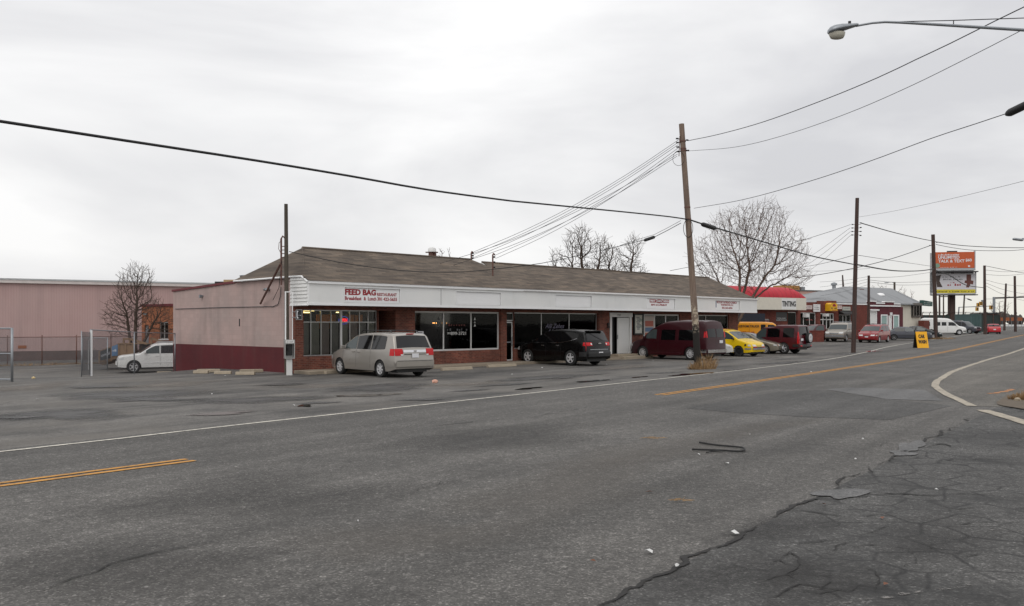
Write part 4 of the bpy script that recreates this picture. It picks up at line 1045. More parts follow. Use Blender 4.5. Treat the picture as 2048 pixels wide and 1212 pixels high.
for s_ in (1,-1):
    m = MB(); c.end(m, False, 1.32, 1.80, s_*.06, s_*.80, .015); m.build('rear_window', M['cglass'], t)
    m = MB(); c.end(m, False, 1.30, 1.66, s_*.86, s_*.985, .02); c.side(m, [(5.34,1.30,1.66),(5.47,1.30,1.66)], s_, .01, 2); m.build('taillight', M['lamp_red'], t)
    m = MB(); c.side(m, [(.9,1.82,1.84)] if False else [(1.9,1.84,1.865),(3.0,1.84,1.865),(4.2,1.84,1.865),(5.35,1.84,1.865)], s_, .012, 2); m.build('roof_moulding', pm, t)
    m = MB(); c.side(m, [(1.4,1.0,1.03),(2.4,1.0,1.03),(3.5,1.0,1.03),(3.9,1.0,1.03)], s_, .012, 2); m.build('side_moulding', pm, t)
    box_on(t, c, 'running_board', 2.7, s_*1.0, .33, 2.2, .16, .16, pm, .03)
m = MB(); c.end(m, False, .66, 1.80, -.008, .008, .012, 1, 8); m.build('door_seam', M['black'], t)
box_on(t, c, 'licence_plate', 5.57, -.42, 1.06, .03, .31, .16, 'plate')
# ---- 4 yellow minivan, nose out
MVAN = [(0,.42),(.02,.66),(.10,.80),(.28,.90),(.95,1.06),(1.85,1.58),(2.2,1.68),(2.9,1.73),(4.0,1.72),(4.45,1.67),(4.55,1.58),(4.68,1.05),(4.70,.9),(4.72,.60),(4.74,.42)]
c = Car(4.74, 1.92, MVAN, 1.05, .92, 3.76, .33, zb=.24, tumble=.24, nose=.76)
hd = (.70, -.714)
mvw = [W3((1.35,1.08,1.26),(1.7,1.08,1.44),(2.0,1.08,1.56),(2.15,1.08,1.58)), W3((2.25,1.08,1.60),(2.8,1.08,1.63),(3.2,1.08,1.63)), W3((3.3,1.08,1.63),(3.8,1.08,1.61),(4.25,1.10,1.56))]
loc = wheel_at(c, hd, G(1479, 713), c.wf, -1)
t, c, pm = vehicle('minivan', 'bright yellow minivan with dented front corner, nose out beside the maroon van', 'minivan', c, 'yellow', loc, hd, mvw, (1.02, 1.78), (4.56, 4.66), (.64,.76,.42,.88,.2), (.8,1.2,.82,1,.1), (.66,.78,-.36,.36), .8,
    ('steel','black'), None, 'cglass', 'cglass_clear', [(2.2,.35,1.6)], [(2.0,.95)], (1.3,1.08), mould_mat='black', bumper=[(True,.44,.54,'grey_text')])
m = MB(); c.end(m, True, .535, .61, -.95, .95, .03, 10, 2); m.build('bumper_strip', M['lamp_amber'] if False else M['black'], t)
for s_ in (1,-1):
    m = MB(); c.end(m, True, .575, .635, s_*.42, s_*.95, .035); m.build('indicator', M['lamp_red'], t)
m = MB()
for f in (-.42,-.2,.02,.24): c.end(m, True, .47, .495, f, f+.14, .055, 2, 1)
m.build('lower_grille', M['black'], t)
m = MB(); c.side(m, [(2.2,1.60,1.9),(2.9,1.62,1.9),(4.2,1.60,1.9)], -1, .008, 2); c.over(m, 2.0, 4.4, 0); m.build('roof_panel', paint('red_roof_paint', rgb(150, 40, 40), 0), t)
m = MB(); c.side(m, [(.36,.66,.80),(.48,.66,.78)], -1, .01, 2); m.build('broken_fender', M['black'], t)
# ---- 5 grey sedan, nose out
SED = [(0,.40),(.02,.54),(.10,.66),(.35,.74),(1.25,.92),(2.05,1.34),(2.4,1.41),(3.0,1.42),(3.35,1.36),(3.95,1.03),(4.1,.99),(4.55,.95),(4.62,.78),(4.66,.55),(4.66,.42)]
sdw = [W3((1.75,.94,1.10),(2.05,.94,1.24),(2.3,.94,1.31),(2.6,.94,1.33)), W3((2.68,.94,1.33),(3.0,.95,1.33),(3.3,.96,1.27),(3.5,.98,1.16))]
def sedan(name, label, paint_, loc_fn, hd, group=None, **kw):
    c = Car(4.66, 1.76, SED, .94, .92, 3.6, .31, zb=.22, tumble=.34, nose=.74, tail=.84, crown=.025)
    args = dict(windows=sdw, shield=(1.32, 2.0), rear=(3.42, 3.9), head=(.56,.68,.5,.95,.25), tail=(.70,.88,.55,.98,.15), grille=(.56,.64,-.3,.3), plate=.66, rims=('seven','hubcap'), front_glass='cglass_clear', seams=[(2.64,.35,1.3)], handles=[(2.45,.82)], mirror=(1.75,.96))
    args.update(kw)
    return vehicle(name, label, 'car', c, paint_, loc_fn(c), hd, group=group, **args)
hd = (.83, -.558)
t, c, pm = sedan('sedan', 'dull grey beige sedan, nose out between yellow minivan and burgundy offroader', 'greige', lambda c: wheel_at(c, hd, G(1531, 708), c.wf, -1), hd, plate_front=.44)
for s_ in (1,-1): m = MB(); c.end(m, True, .565, .64, s_*.86, s_*.985, .02); m.build('indicator', M['lamp_amber'], t)
# ---- 6 burgundy off-roader, spare wheel on the tail
LR = [(0,.5),(.02,.84),(.08,.98),(.3,1.03),(1.1,1.10),(1.75,1.70),(1.9,1.78),(2.3,1.80),(2.65,1.82),(2.85,1.93),(4.3,1.93),(4.42,1.88),(4.52,1.20),(4.54,1.1),(4.56,.62),(4.60,.56),(4.60,.46)]
c = Car(4.6, 1.82, LR, 1.10, .85, 3.40, .38, zb=.34, tumble=.14, nose=.9, tail=.95, bowf=.05, rr=.08)
hd = (-.72, .694)
win = [W3((1.45,1.12,1.36),(1.75,1.12,1.66),(1.95,1.12,1.70),(2.1,1.12,1.70)), W3((2.2,1.12,1.70),(2.7,1.12,1.72),(3.1,1.12,1.72)), W3((3.35,1.12,1.74),(3.8,1.12,1.76),(4.15,1.12,1.74))]
loc = wheel_at(c, hd, GY(1568, 61), c.wr, 1)
t, c, pm = vehicle('offroader', 'burgundy boxy offroader with black cased spare wheel on its tail', 'suv', c, 'burgundy', loc, hd, win, (1.15, 1.72), (4.43, 4.51, .1), (.85,.97,.6,.95,.1), (.72,1.50,.9,1.0,.12), (.85,.97,-.4,.4), None,
    ('five','hubcap'), None, 'cglass', 'cglass_clear', [(2.15,.4,1.72),(3.2,.5,1.72)], [(2.0,1.03),(3.05,1.03)], (1.42,1.14), mould_mat='black', mouldz=(.62,.72), bumper=[(False,.48,.66,'black'),(True,.48,.7,'black')])
m = MB(); Mx = Matrix.Translation((c.L/2 - 4.60, -.25, 1.08)) @ Matrix.Rotation(math.pi, 4, 'Z'); m.lathe([(-.02,.001),(-.02,.36),(.18,.37),(.21,.30)], 24, Mx); sp_ = m.build('spare_wheel', M['rubber'], t, smooth=True)
m = MB(); m.lathe([(.20,.001),(.215,.14),(.20,.29)], 20, Mx); m.build('spare_wheel_cover', M['alloy'], sp_)
for s_ in (1,-1): m = MB(); c.end(m, False, .52, .60, s_*.7, s_*.95, .055); m.build('bumper_light', M['lamp_red'], t)
box_on(t, c, 'licence_plate', 4.58, .55, .98, .03, .3, .15, 'plate'); box_on(t, c, 'sunroof', 2.5, 0, 1.85, .5, 1.0, .03, 'cglass')
# ---- 7 pewter full-size SUV
SUV = [(0,.5),(.02,.86),(.10,.98),(.3,1.05),(1.25,1.14),(2.0,1.72),(2.2,1.84),(2.6,1.88),(4.6,1.88),(4.78,1.82),(4.95,1.2),(5.0,1.05),(5.02,.66),(5.05,.6),(5.05,.48)]
suvw = [W3((1.65,1.16,1.38),(1.95,1.16,1.64),(2.1,1.16,1.74),(2.35,1.16,1.74)), W3((2.45,1.16,1.74),(3.0,1.16,1.75),(3.4,1.16,1.75)), W3((3.5,1.16,1.75),(4.0,1.16,1.75),(4.6,1.16,1.72))]
c = Car(5.05, 2.0, SUV, 1.14, .98, 3.93, .38, zb=.32, tumble=.2, nose=.88, bowf=.08)
hd = (-.56, -.83)
loc = GY(1668, 89) - Vector((hd[0], hd[1], 0))*c.L/2
t, c, pm = vehicle('suv', 'pewter silver full size suv facing the street before the dark brick shops', 'suv', c, 'tan', GY(loc.x/loc.y*F + CX, loc.y), hd, suvw, (1.32, 1.94), (4.8, 4.93), (.82,.98,.52,.93,.12), (.8,1.4,.85,1,.1), (.78,.96,-.48,.48), .9,
    ('five','alloy'), None, 'cglass', None, [(2.4,.45,1.75)], [(2.2,1.05)], (1.6,1.18), bumper=[(True,.5,.7,'grey_text')], plate_front=.6)
m = MB(); c.end(m, True, .86, .89, -.5, .5, .03); m.build('grille_bar', M['chrome'], t)
rack(t, c, 2.6, 4.5, .72, 1.98, 'steel')
# ---- 8 red minivan facing the street
c = Car(4.74, 1.92, MVAN, 1.05, .92, 3.76, .33, zb=.24, tumble=.24, nose=.76)
hd = (-.62, -.785)
loc = GY(1733, 86) - Vector((hd[0], hd[1], 0))*c.L/2
t, c, pm = vehicle('minivan', 'cherry red minivan facing the street just right of the dark pole', 'minivan', c, 'red', GY(loc.x/loc.y*F + CX, loc.y), hd, mvw, (1.02, 1.78), (4.56, 4.66), (.66,.78,.45,.92,.2), (.8,1.2,.82,1,.1), (.62,.74,-.34,.34), .8,
    ('ten','alloy'), None, 'cglass', None, [(2.2,.35,1.6)], [(2.0,.95)], (1.3,1.08), plate_front=.54, bumper=[(True,.40,.52,'red')])
rack(t, c, 2.2, 4.2, .6, 1.80, 'black')
# ---- 9 slate sedan (boxy), side on
BOX = [(0,.42),(.02,.62),(.08,.76),(.3,.82),(1.45,.92),(2.1,1.33),(2.4,1.40),(3.3,1.40),(3.55,1.34),(3.95,.99),(4.1,.95),(4.85,.90),(4.92,.76),(4.94,.5),(4.94,.42)]
c = Car(4.94, 1.78, BOX, .93, .95, 3.75, .31, zb=.22, tumble=.3, nose=.86, tail=.9, crown=.02)
hd = (.955, -.297)
loc = wheel_at(c, hd, GY(1788, 95), c.wr, -1)
t, c, pm = vehicle('sedan', 'slate grey boxy sedan side on behind the yellow car wash board', 'car', c, 'slate', loc, hd, [W3((1.78,.94,1.12),(2.1,.94,1.27),(2.3,.94,1.31),(2.65,.94,1.32)), W3((2.72,.94,1.32),(3.1,.94,1.32),(3.4,.94,1.30),(3.7,.95,1.16))], (1.5, 2.06), (3.58, 3.92), (.62,.74,.5,.95,.1), (.70,.86,.5,.98,.15), (.6,.72,-.4,.4), .62,
    ('steel','hubcap'), None, 'cglass', 'cglass_clear', [(2.68,.35,1.3)], [(2.5,.84),(3.5,.84)], (1.76,.96), mouldz=(.52,.56), mould_mat='black')
# ---- 10 dark sedan behind, 11 pale sedan behind
hd2 = (.93, -.37)
sedan('sedan', 'dark green black sedan half hidden behind the slate grey sedan', 'ink', lambda c: wheel_at(c, hd2, GY(1815, 101), c.wr, -1), hd2)
hd3 = (.80, -.6)
sedan('sedan', 'pale white sedan mostly hidden behind the red minivan', 'offwhite', lambda c: GY(1786, 108), hd3)
# ---- 12 white high-top van
c = Car(5.95, 2.03, [(0,.5),(.02,.80),(.08,.95),(.3,1.05),(.95,1.18),(1.70,1.86),(1.95,2.08),(2.3,2.20),(3.0,2.26),(5.2,2.26),(5.5,2.18),(5.75,1.3),(5.8,1.0),(5.83,.6),(5.85,.55),(5.95,.5)], 1.15, .95, 4.45, .37, zb=.30, tumble=.14, nose=.88, bowf=.06, rr=.18, crown=.06)
hd = (.965, -.262)
loc = wheel_at(c, hd, GY(1918.5, 122), c.wf, -1)
win = [W3((1.35,1.25,1.45),(1.6,1.25,1.66),(1.75,1.25,1.74),(2.3,1.25,1.74)), W3((2.55,1.25,1.75),(3.15,1.25,1.75)), W3((3.3,1.25,1.75),(3.85,1.25,1.75)), W3((4.6,1.2,1.75),(5.0,1.2,1.75)), W3((5.2,1.28,1.7),(5.5,1.28,1.68))]
t, c, pm = vehicle('passenger_van', 'white high roof passenger van side on beyond the third dark pole', 'van', c, 'white', loc, hd, win, (1.0, 1.66), None, (.72,.9,.55,.95,.12), (.8,1.3,.85,1,.08), (.6,.9,-.5,.5), .9,
    ('slot','alloy'), None, 'cglass', None, [(2.42,.45,1.8)], [(2.3,1.05)], (1.3,1.22), bumper=[(True,.45,.6,'black')])
# ---- 13 red coupe far off, 14 dark SUV with the door open, 15 pickup, 16 hidden nose, 17 panel van, 18 white SUV
hd = (.36, .93)
sedan('coupe', 'faded red car seen from behind, parked alone by the far thin pole', 'brick', lambda c: GY(1985, 131), hd, rear=(3.42, 3.9))
c = Car(4.6, 1.85, LR, 1.10, .85, 3.40, .36, zb=.30, tumble=.16, nose=.86, tail=.95)
t, c, pm = vehicle('suv', 'dark suv parked between the white van and green container', 'suv', c, 'slate', GY(1927, 133), (.55, -.83), [W3((1.45,1.12,1.36),(1.75,1.12,1.66),(2.1,1.12,1.70)), W3((2.2,1.12,1.70),(3.1,1.12,1.72)), W3((3.35,1.12,1.74),(4.15,1.12,1.74))], (1.15,1.72), None, (.80,.95,.6,.95,.1), None, (.8,.95,-.4,.4), None, ('five','hubcap'))
m = MB(); c.end(m, True, .5, .66, -.95, .95, .03); m.build('bumper', M['steel'], t)
PU = [(0,.5),(.02,.84),(.10,.95),(.3,1.0),(1.35,1.08),(1.95,1.58),(2.15,1.68),(2.8,1.68),(2.95,1.60),(3.05,1.06),(3.1,1.05),(5.1,1.05),(5.15,.6),(5.2,.48)]
c = Car(5.2, 1.9, PU, 1.06, .95, 4.0, .36, zb=.34, tumble=.2, nose=.86)
t, c, pm = vehicle('pickup', 'dark red pickup truck side on under the dark brick shop windows', 'pickup', c, 'burgundy', GY(1634, 91.5), (-.93, -.36), [W3((1.75,1.1,1.32),(2.0,1.1,1.54),(2.2,1.1,1.58),(2.75,1.1,1.58))], (1.42,1.9), (2.96,3.03), (.74,.9,.55,.92,.1), (.7,1.0,.85,1,.08), (.72,.88,-.45,.45), .8, ('five','hubcap'), glass='cglass', front_glass='cglass_clear')
hd = (.72, -.69)
sedan('sedan', 'white sedan of which only the nose shows behind the maroon van', 'offwhite', lambda c: wheel_at(c, hd, GY(1441, 57.5), c.wf, -1), hd, plate_front=.46)
PV = [(0,.5),(.02,.85),(.10,1.0),(.5,1.15),(.85,1.3),(1.35,1.85),(1.6,2.0),(2.2,2.06),(4.9,2.06),(5.05,2.0),(5.12,1.2),(5.15,.6),(5.2,.5)]
c = Car(5.2, 2.0, PV, 1.2, .95, 4.1, .36, zb=.34, tumble=.08, nose=.9, rr=.12)
hd = (.95, -.31); loc = GY(1520, 75)
t, c, pm = vehicle('panel_van', 'orange yellow work van with lettered flank behind the grey sedan', 'van', c, 'orange', loc, hd, [W3((1.05,1.3,1.48),(1.3,1.3,1.75),(1.5,1.3,1.84),(1.95,1.3,1.84))], (.92,1.33), None, (.75,.95,.6,.95,.1), (.9,1.3,.88,1,.08), (.6,.9,-.4,.4), None, ('steel','hubcap'), seams=[(2.05,.4,1.95),(3.4,.4,1.95)], handles=[(2.0,1.1)], mirror=(1.05,1.3))
m = MB(); c.side(m, [(2.12,.55,1.86),(2.5,.55,1.86)], -1, .01, 3); m.build('open_doorway', M['dark'], t)
m = MB(); c.side(m, [(4.5,.9,1.75),(4.58,.9,1.75)], -1, .02, 3); m.build('ladder_strip', M['black'], t)
l1 = text_mesh('CUSTOM TRUCK', c.L/2 - 4.4, c.L/2 - 2.6, 1.62, 1.82, 0, M['black_text'], t, bold=.02); l1.location = (0, -1.0, 0)
l2 = text_mesh('& AUTO GLASS', c.L/2 - 4.4, c.L/2 - 3.0, 1.1, 1.28, 0, M['red_text'], t, bold=.02); l2.location = (0, -1.005, 0)
c = Car(4.8, 1.9, [(0,.5),(.02,.80),(.10,.98),(.3,1.05),(1.25,1.16),(2.0,1.66),(2.2,1.74),(2.6,1.79),(4.3,1.77),(4.5,1.68),(4.68,1.15),(4.74,.8),(4.78,.6),(4.8,.5)], 1.14, .93, 3.72, .385, zb=.34, tumble=.24, nose=.80, bowf=.1)
hd = (-.90, -.436)
loc = wheel_at(c, hd, GY(267, 54.5), c.wf, 1)
win = [W3((1.6,1.18,1.34),(1.9,1.18,1.52),(2.15,1.18,1.63),(2.4,1.18,1.65)), W3((2.48,1.18,1.66),(3.3,1.18,1.68)), W3((3.38,1.18,1.68),(4.0,1.2,1.66),(4.3,1.24,1.6))]
t, c, pm = vehicle('suv', 'white suv half hidden by the red and pink wall behind chain link', 'suv', c, 'white', loc, hd, win, (1.3, 1.94), (4.52, 4.66), (.80,.96,.5,.95,.3), None, (.74,.96,-.4,.4), None,
    ('six','alloy'), None, 'cglass', 'cglass_clear', [(2.44,.45,1.68),(3.34,.45,1.68)], [(2.25,1.04)], (1.58,1.2), mouldz=(.62,.68), mould_mat='white_trim', bumper=[(True,.5,.72,'white')])
rack(t, c, 2.3, 4.2, .66, 1.86, 'steel')
# ================================================================ neighbouring buildings
class Fac:
    """local frame of a facade: x along it, y into the building, z up from its ground"""
    def __init__(s, px_, Y, deg):
        s.o = GY(px_, Y); s.a = math.radians(deg); s.c, s.s_ = math.cos(s.a), math.sin(s.a)
    def x(s, px_, t=0.0):
        a = (px_ - CX)/F; ox, oy = s.o.x - s.s_*t, s.o.y + s.c*t
        return (a*oy - ox)/(s.c - a*s.s_)
    def z(s, px_, py, t=0.0):
        Y = s.o.y + s.c*t + s.s_*s.x(px_, t); return H + (HY - py)*Y/F - s.o.z
    def thing(s, name, label, cat, group=None): return thing(name, label, cat, s.o, s.a, group)
    def pt(s, x, t, z): return Vector((s.o.x + s.c*x - s.s_*t, s.o.y + s.s_*x + s.c*t, s.o.z + z))
# ---- pink corrugated warehouse on the west side
k = N('pink_ribbed_metal'); uv, s_ = uv_plane(k)
wv = k.n('TexWave'); wv.wave_type = 'BANDS'; wv.bands_direction = 'X'; wv.inputs['Scale'].default_value = 1.7; wv.inputs['Distortion'].default_value = 0; k.l(uv, wv.inputs['Vector'])
n1 = k.noise(1, k.mapped((1.2, 1.2, .12)), detail=6); n2 = k.noise(.25, detail=5)
col = k.mix(k.gray(wv.outputs['Fac'], .4, .0, .0, .3), rgb(184, 154, 150), rgb(166, 136, 132)); col = k.mix(k.gray(n1, 0, .45, .45, .75), col, rgb(150, 126, 123)); col = k.mix(k.gray(n2, 0, .3, .4, .7), col, rgb(192, 172, 168))
M['pink_metal'] = k.bsdf(col, .6, bump=wv.outputs['Fac'], bs=.2, bd=.02)
k = N('ribbed_roof'); wv = k.n('TexWave'); wv.bands_direction = 'X'; wv.inputs['Scale'].default_value = .62; k.l(k.obj(), wv.inputs['Vector'])
col = k.mix(wv.outputs['Fac'], rgb(120, 122, 120), rgb(88, 90, 90)); M['rib_roof'] = k.bsdf(k.mix(.5, col, k.gray(k.noise(.6), .7, 1.2), 'MULTIPLY'), .55, .3)
f = Fac(0, 69, 31.3)
wh = f.thing('warehouse', 'long pink ribbed metal warehouse behind the fenced yard', 'warehouse')
x0, x1 = -14, f.x(520); zt = f.z(0, 565); zb_ = f.z(0, 703)
m = MB(); m.box(x0, x1, 0, 18, zb_, zt); m.build('wall', M['pink_metal'], wh)
m = MB(); m.box(x0, x1 + .05, -.04, 18.04, -.9, zb_ - .002); m.build('base', plain('dark_masonry_base', rgb(96, 78, 74), .9, var=.3, scale=1.2), wh)
m = MB(); m.box(x0 - .1, x1 + .1, -.22, .05, zt - .02, zt + .22); m.build('gutter', plain('pale_gutter', rgb(206, 198, 194), .5), wh)
m = MB(); m.prism([(x0 - .1, -.25, zt + .221), (x0 - .1, 9, zt + .75), (x0 - .1, 18.2, zt + .221)], (x1 - x0 + .2, 0, 0)); m.build('roof', M['rib_roof'], wh)
m = MB(); m.box(f.x(36), f.x(53), -.03, -.001, f.z(40, 697), f.z(40, 691)); m.build('wall_patch', plain('orange_rust_panel', rgb(150, 84, 40), .7), wh)
# ---- low orange brick annex behind the shops
f2 = Fac(283.5, 63.0, -14)
an = f2.thing('brick_annex', 'low orange brick annex with dark red coping beside the bare yard tree', 'building')
zt = f2.z(284, 613); xe = f2.x(352) + 3
dr = (f2.x(289), f2.x(297.5), -.5, f2.z(293, 650)); wi = (f2.x(319), f2.x(336.5), f2.z(328, 678), f2.z(328, 644))
m = MB(); wall(m, 0, xe, -.9, zt, 0, .3, [dr, wi]); m.box(0, .3, .301, 7, -.9, zt); m.box(xe - .3, xe, .301, 7, -.9, zt); m.box(.301, xe - .301, 6.7, 7, -.9, zt); m.build('wall', M['brick_orange'], an)
m = MB(); m.prism([(-.08, -.08, zt + .001), (xe, -.08, zt + .001), (xe, -.08, zt + .24), (-.08, -.08, zt + .14)], (0, 7.1, 0)); m.build('coping', M['red_trim'], an)
m = MB(); frame(m, *wi, .08, .16, .06, [(wi[0] + wi[1])/2]); w_ = m.build('window', M['alu'], an); m = MB(); m.box(wi[0] + .05, wi[1] - .05, .11, .12, wi[2] + .05, wi[3] - .05); m.build('pane', M['glass_dim'], w_)
m = MB(); m.box(wi[0] - .05, wi[1] + .05, -.06, .08, wi[2] - .08, wi[2] - .002); m.build('sill', M['white_trim'], w_)
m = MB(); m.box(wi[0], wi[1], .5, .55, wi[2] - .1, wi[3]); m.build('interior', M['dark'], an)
m = MB(); m.box(dr[0] + .02, dr[1] - .02, .1, .16, dr[2], dr[3] - .02); m.build('door', plain('grey_door', rgb(132, 132, 136), .5), an)
m = MB(); m.box(f2.x(289.5), f2.x(295), -.16, -.001, f2.z(292, 630), f2.z(292, 626)); m.build('wall_floodlight', M['steel'], an)
# ---- timber ramp with banners
rp = thing('timber_ramp', 'weathered timber loading ramp with banners fixed to its side', 'ramp', GY(212, 58.5), math.radians(6))
fr_ = Fac(212, 58.5, 6)
X = lambda q: fr_.x(q); Z = lambda q, y: fr_.z(q, y)
m = MB(); m.prism([(X(197), 0, Z(197, 727)), (X(236), 0, Z(236, 716)), (X(268), 0, Z(268, 716)), (X(268), 0, Z(268, 687)), (X(236), 0, Z(236, 687.5)), (X(197), 0, Z(197, 702))], (0, .08, 0)); m.build('side_panel', M['plywood'], rp)
m = MB(); m.prism([(X(197), .1, Z(197, 728)), (X(236), .1, Z(236, 712)), (X(300), .1, Z(300, 708)), (X(300), .1, Z(300, 710)), (X(236), .1, Z(236, 715)), (X(205), .1, Z(205, 730))], (0, 1.6, 0)); m.build('deck', M['plywood'], rp)
m = MB(); [m.box(X(q) - .04, X(q) + .04, -.05, -.001, Z(q, 722 if q > 210 else 727), Z(q, y)) for q, y in ((199, 701), (223, 693), (238, 687), (252, 687), (267, 686))]
m.box(X(236), X(300), -.06, -.001, Z(250, 688), Z(250, 686)); m.build('frame', M['plywood'], rp)
m = MB(); m.prism([(X(201.5), -.06, Z(201, 721)), (X(222), -.06, Z(222, 716)), (X(222), -.06, Z(222, 695)), (X(201.5), -.06, Z(201, 702.5))], (0, -.01, 0)); bn = m.build('banner', plain('black_banner', (.02, .022, .025), .6), rp)
tt = text_mesh('KENWOOD', X(203), X(221), Z(212, 711.5), Z(212, 706.5), 0, plain('banner_white', rgb(170, 172, 178), .6), bn, bold=.02); 
sl = (Z(222, 695) - Z(201, 702.5))/(X(222) - X(201.5))
for v in tt.data.vertices: v.co.z += (v.co.x - X(212))*sl; v.co.y -= .075
m = MB(); m.prism([(X(224), -.06, Z(224, 712)), (X(236), -.06, Z(236, 711)), (X(236), -.06, Z(236, 688.5)), (X(224), -.06, Z(224, 693))], (0, -.01, 0)); bl = m.build('banner', plain('blue_banner', rgb(92, 122, 156), .6, var=.35, scale=1.6), rp)
m = MB(); bars(m, X(226), X(234), Z(230, 703), Z(230, 698), -.071, 4, 4); m.build('banner_lettering', M['plate'], bl)
m = MB()
for (a, b_) in (((239, 676.5), (252, 676)), ((252, 676), (287, 686)), ((295, 674.5), (330, 686))):
    p, q = Vector((X(a[0]), .7, Z(*a))), Vector((X(b_[0]), .7, Z(*b_))); m.prism([p, q, q - Vector((0, 0, .14)), p - Vector((0, 0, .14))], (0, .08, 0))
for q, y0, y1 in ((240, 676, 690), (252, 676, 690), (262, 679, 690), (296, 675, 690)): m.box(X(q) - .05, X(q) + .05, .7, .79, Z(q, y1), Z(q, y0))
m.build('handrail', M['plywood'], rp)
m = MB(); m.box(X(270), X(352), .9, 1.3, -.3, Z(300, 687)); m.build('loading_deck', plain('dark_deck', rgb(48, 46, 48), .8), rp)
pe = tag(MB().tube([(0,0,0),(0,0,.5)], [.1,.14]).build('traffic_cone', plain('orange_plastic', rgb(200, 90, 40), .5), None, fr_.pt(X(251), -.5, 1.0)), 'a', 'b'); bpy.data.objects.remove(pe)
# ---- shop with red barrel awning
TH = 34
ft = Fac(1597, 88, TH)
tn = ft.thing('awning_shop', 'brick shop under a rounded red awning and white TINTING board', 'building')
xl = -14.5; bt_, tp = ft.z(1597, 620.5), ft.z(1597, 597)
ho = [(ft.x(1552), ft.x(1574.5), ft.z(1563, 642.5), ft.z(1563, 624)), (ft.x(1575.5), ft.x(1593), .15, ft.z(1584, 624)), (ft.x(1530), ft.x(1539.5), .1, ft.z(1535, 638))]
m = MB(); wall(m, xl, -.02, -.5, tp, 0, .3, ho); m.box(xl, xl + .3, .301, 9, -.5, tp); m.box(-.32, -.02, .301, 9, -.5, tp); m.box(xl + .3, -.33, 8.7, 9, -.5, tp); m.build('wall', M['brick_dark'], tn)
m = MB(); m.box(xl, .0, .5, 8.7, tp - .3, tp - .2); m.build('roof', M['verge'], tn)
m = MB(); m.box(xl - .1, .02, -.9, -.84, bt_, tp); m.box(-.04, .02, -.839, -.01, bt_, tp); m.box(xl - .1, -.05, -.83, -.01, bt_ + .03, bt_ + .07); m.build('sign_board', plain('cream_sign_board', rgb(216, 210, 196), .6, var=.08), tn)
m = MB(); m.box(ft.x(1548), ft.x(1577), -.91, -.902, bt_ + .04, tp - .06); sb = m.build('sign_panel', M['white'], tn)
text_mesh('TINTING', ft.x(1548.8), ft.x(1576.2), ft.z(1562, 613.5), ft.z(1562, 602.5), -.915, M['black_text'], sb, bold=.035)
k = N('red_awning'); s_ = k.n('SeparateXYZ'); k.l(k.obj(), s_.inputs[0])
rb_ = k.math('PINGPONG', k.math('MULTIPLY', s_.outputs[0], 1.6), .5)
col = k.mix(k.gray(rb_, 0, .7, .38, .48), rgb(176, 20, 40), rgb(136, 14, 28)); col = k.mix(k.gray(k.noise(1.4, detail=6), 0, .4, .45, .7), col, rgb(192, 44, 60)); M['awning'] = k.bsdf(col, .6, bump=rb_, bs=.3)
AH = ft.z(1575, 574.5) - tp; AD = 1.5; m = MB(); rows = []
xsA = [xl - .1 + (-1.6 - xl)*i/20 for i in range(21)] + [-1.5 + 1.52*math.sin(math.pi/2*i/12) for i in range(13)]
for xx in xsA:
    kx = 1.0 if xx < -1.5 else math.sqrt(max(0.0, 1 - ((xx + 1.5)/1.525)**2))
    rows.append([Vector((xx, -.9 + AD*(1 - math.cos(math.radians(90*j/8)))*1.0, tp + .004 + AH*math.sin(math.radians(90*j/8))*max(.02, kx))) for j in range(9)] + [Vector((xx, .62, tp + .004 + AH*max(.02, kx)*.98)), Vector((xx, 1.6, tp + .004))])
m.grid(rows); m.build('awning', M['awning'], tn, smooth=True)
for i, h_ in enumerate(ho):
    m = MB(); frame(m, *h_, .06, .14, .07); w_ = m.build('window' if i != 1 else 'door', M['alu'] if i else M['black'], tn)
    m = MB(); m.box(h_[0] + .06, h_[1] - .06, .1, .11, h_[2] + .06, h_[3] - .06); m.build('pane', M['glass_dim'] if i < 2 else plain('mauve_board', rgb(120, 96, 108), .6), w_)
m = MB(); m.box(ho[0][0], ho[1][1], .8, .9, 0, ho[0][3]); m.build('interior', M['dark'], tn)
m = MB(); m.box(*ho[0][:2], .02, .055, ho[0][2], ho[0][3]); dk_ = m.build('window_film', plain('dark_film', (.03, .03, .032), .4), tn)
text_mesh('TINTING, AUDIO', ft.x(1554), ft.x(1571.5), ft.z(1563, 638), ft.z(1563, 635.4), .015, M['glass_white'], dk_, bold=.02)
text_mesh('ALARMS, DETAILING', ft.x(1553), ft.x(1573.5), ft.z(1563, 641.4), ft.z(1563, 639), .015, M['glass_white'], dk_, bold=.02)
m = MB(); m.box(ft.x(1517), ft.x(1520.5), -.06, -.001, ft.z(1518, 637), ft.z(1518, 627)); m.build('notice_board', M['glass_white'], tn)
# ---- brick shops A and B
fb = Fac(1598, 95, TH)
ba = fb.thing('brick_shop', 'dark red brick shop with arched yellow sign above glass doors', 'building')
ztA = fb.z(1635, 604.8); xA = fb.x(1672)
hA = [(fb.x(1601), fb.x(1631.5), .6, fb.z(1620, 625)), (fb.x(1640.5), fb.x(1668), .05, fb.z(1654, 626.5))]
m = MB(); wall(m, -.2, xA, -.5, ztA, 0, .3, hA); m.box(fb.x(1633), xA - .005, -.06, -.001, fb.z(1650, 625), fb.z(1650, 602)); m.box(fb.x(1657), xA - .005, -.05, .25, ztA + .001, fb.z(1660, 601.5)); m.box(fb.x(1633.5), fb.x(1640), -.06, -.001, -.3, fb.z(1636, 625.2))
m.box(xA - .3, xA, .301, 8, -.5, ztA); m.box(-.2, .1, .301, 8, -.5, ztA); m.box(.1, xA - .301, 7.7, 8, -.5, ztA); m.build('wall', M['brick_dark'], ba)
m = MB(); m.box(-.1, xA - .1, .31, 7.9, ztA - .4, ztA - .3); m.build('roof', M['verge'], ba)
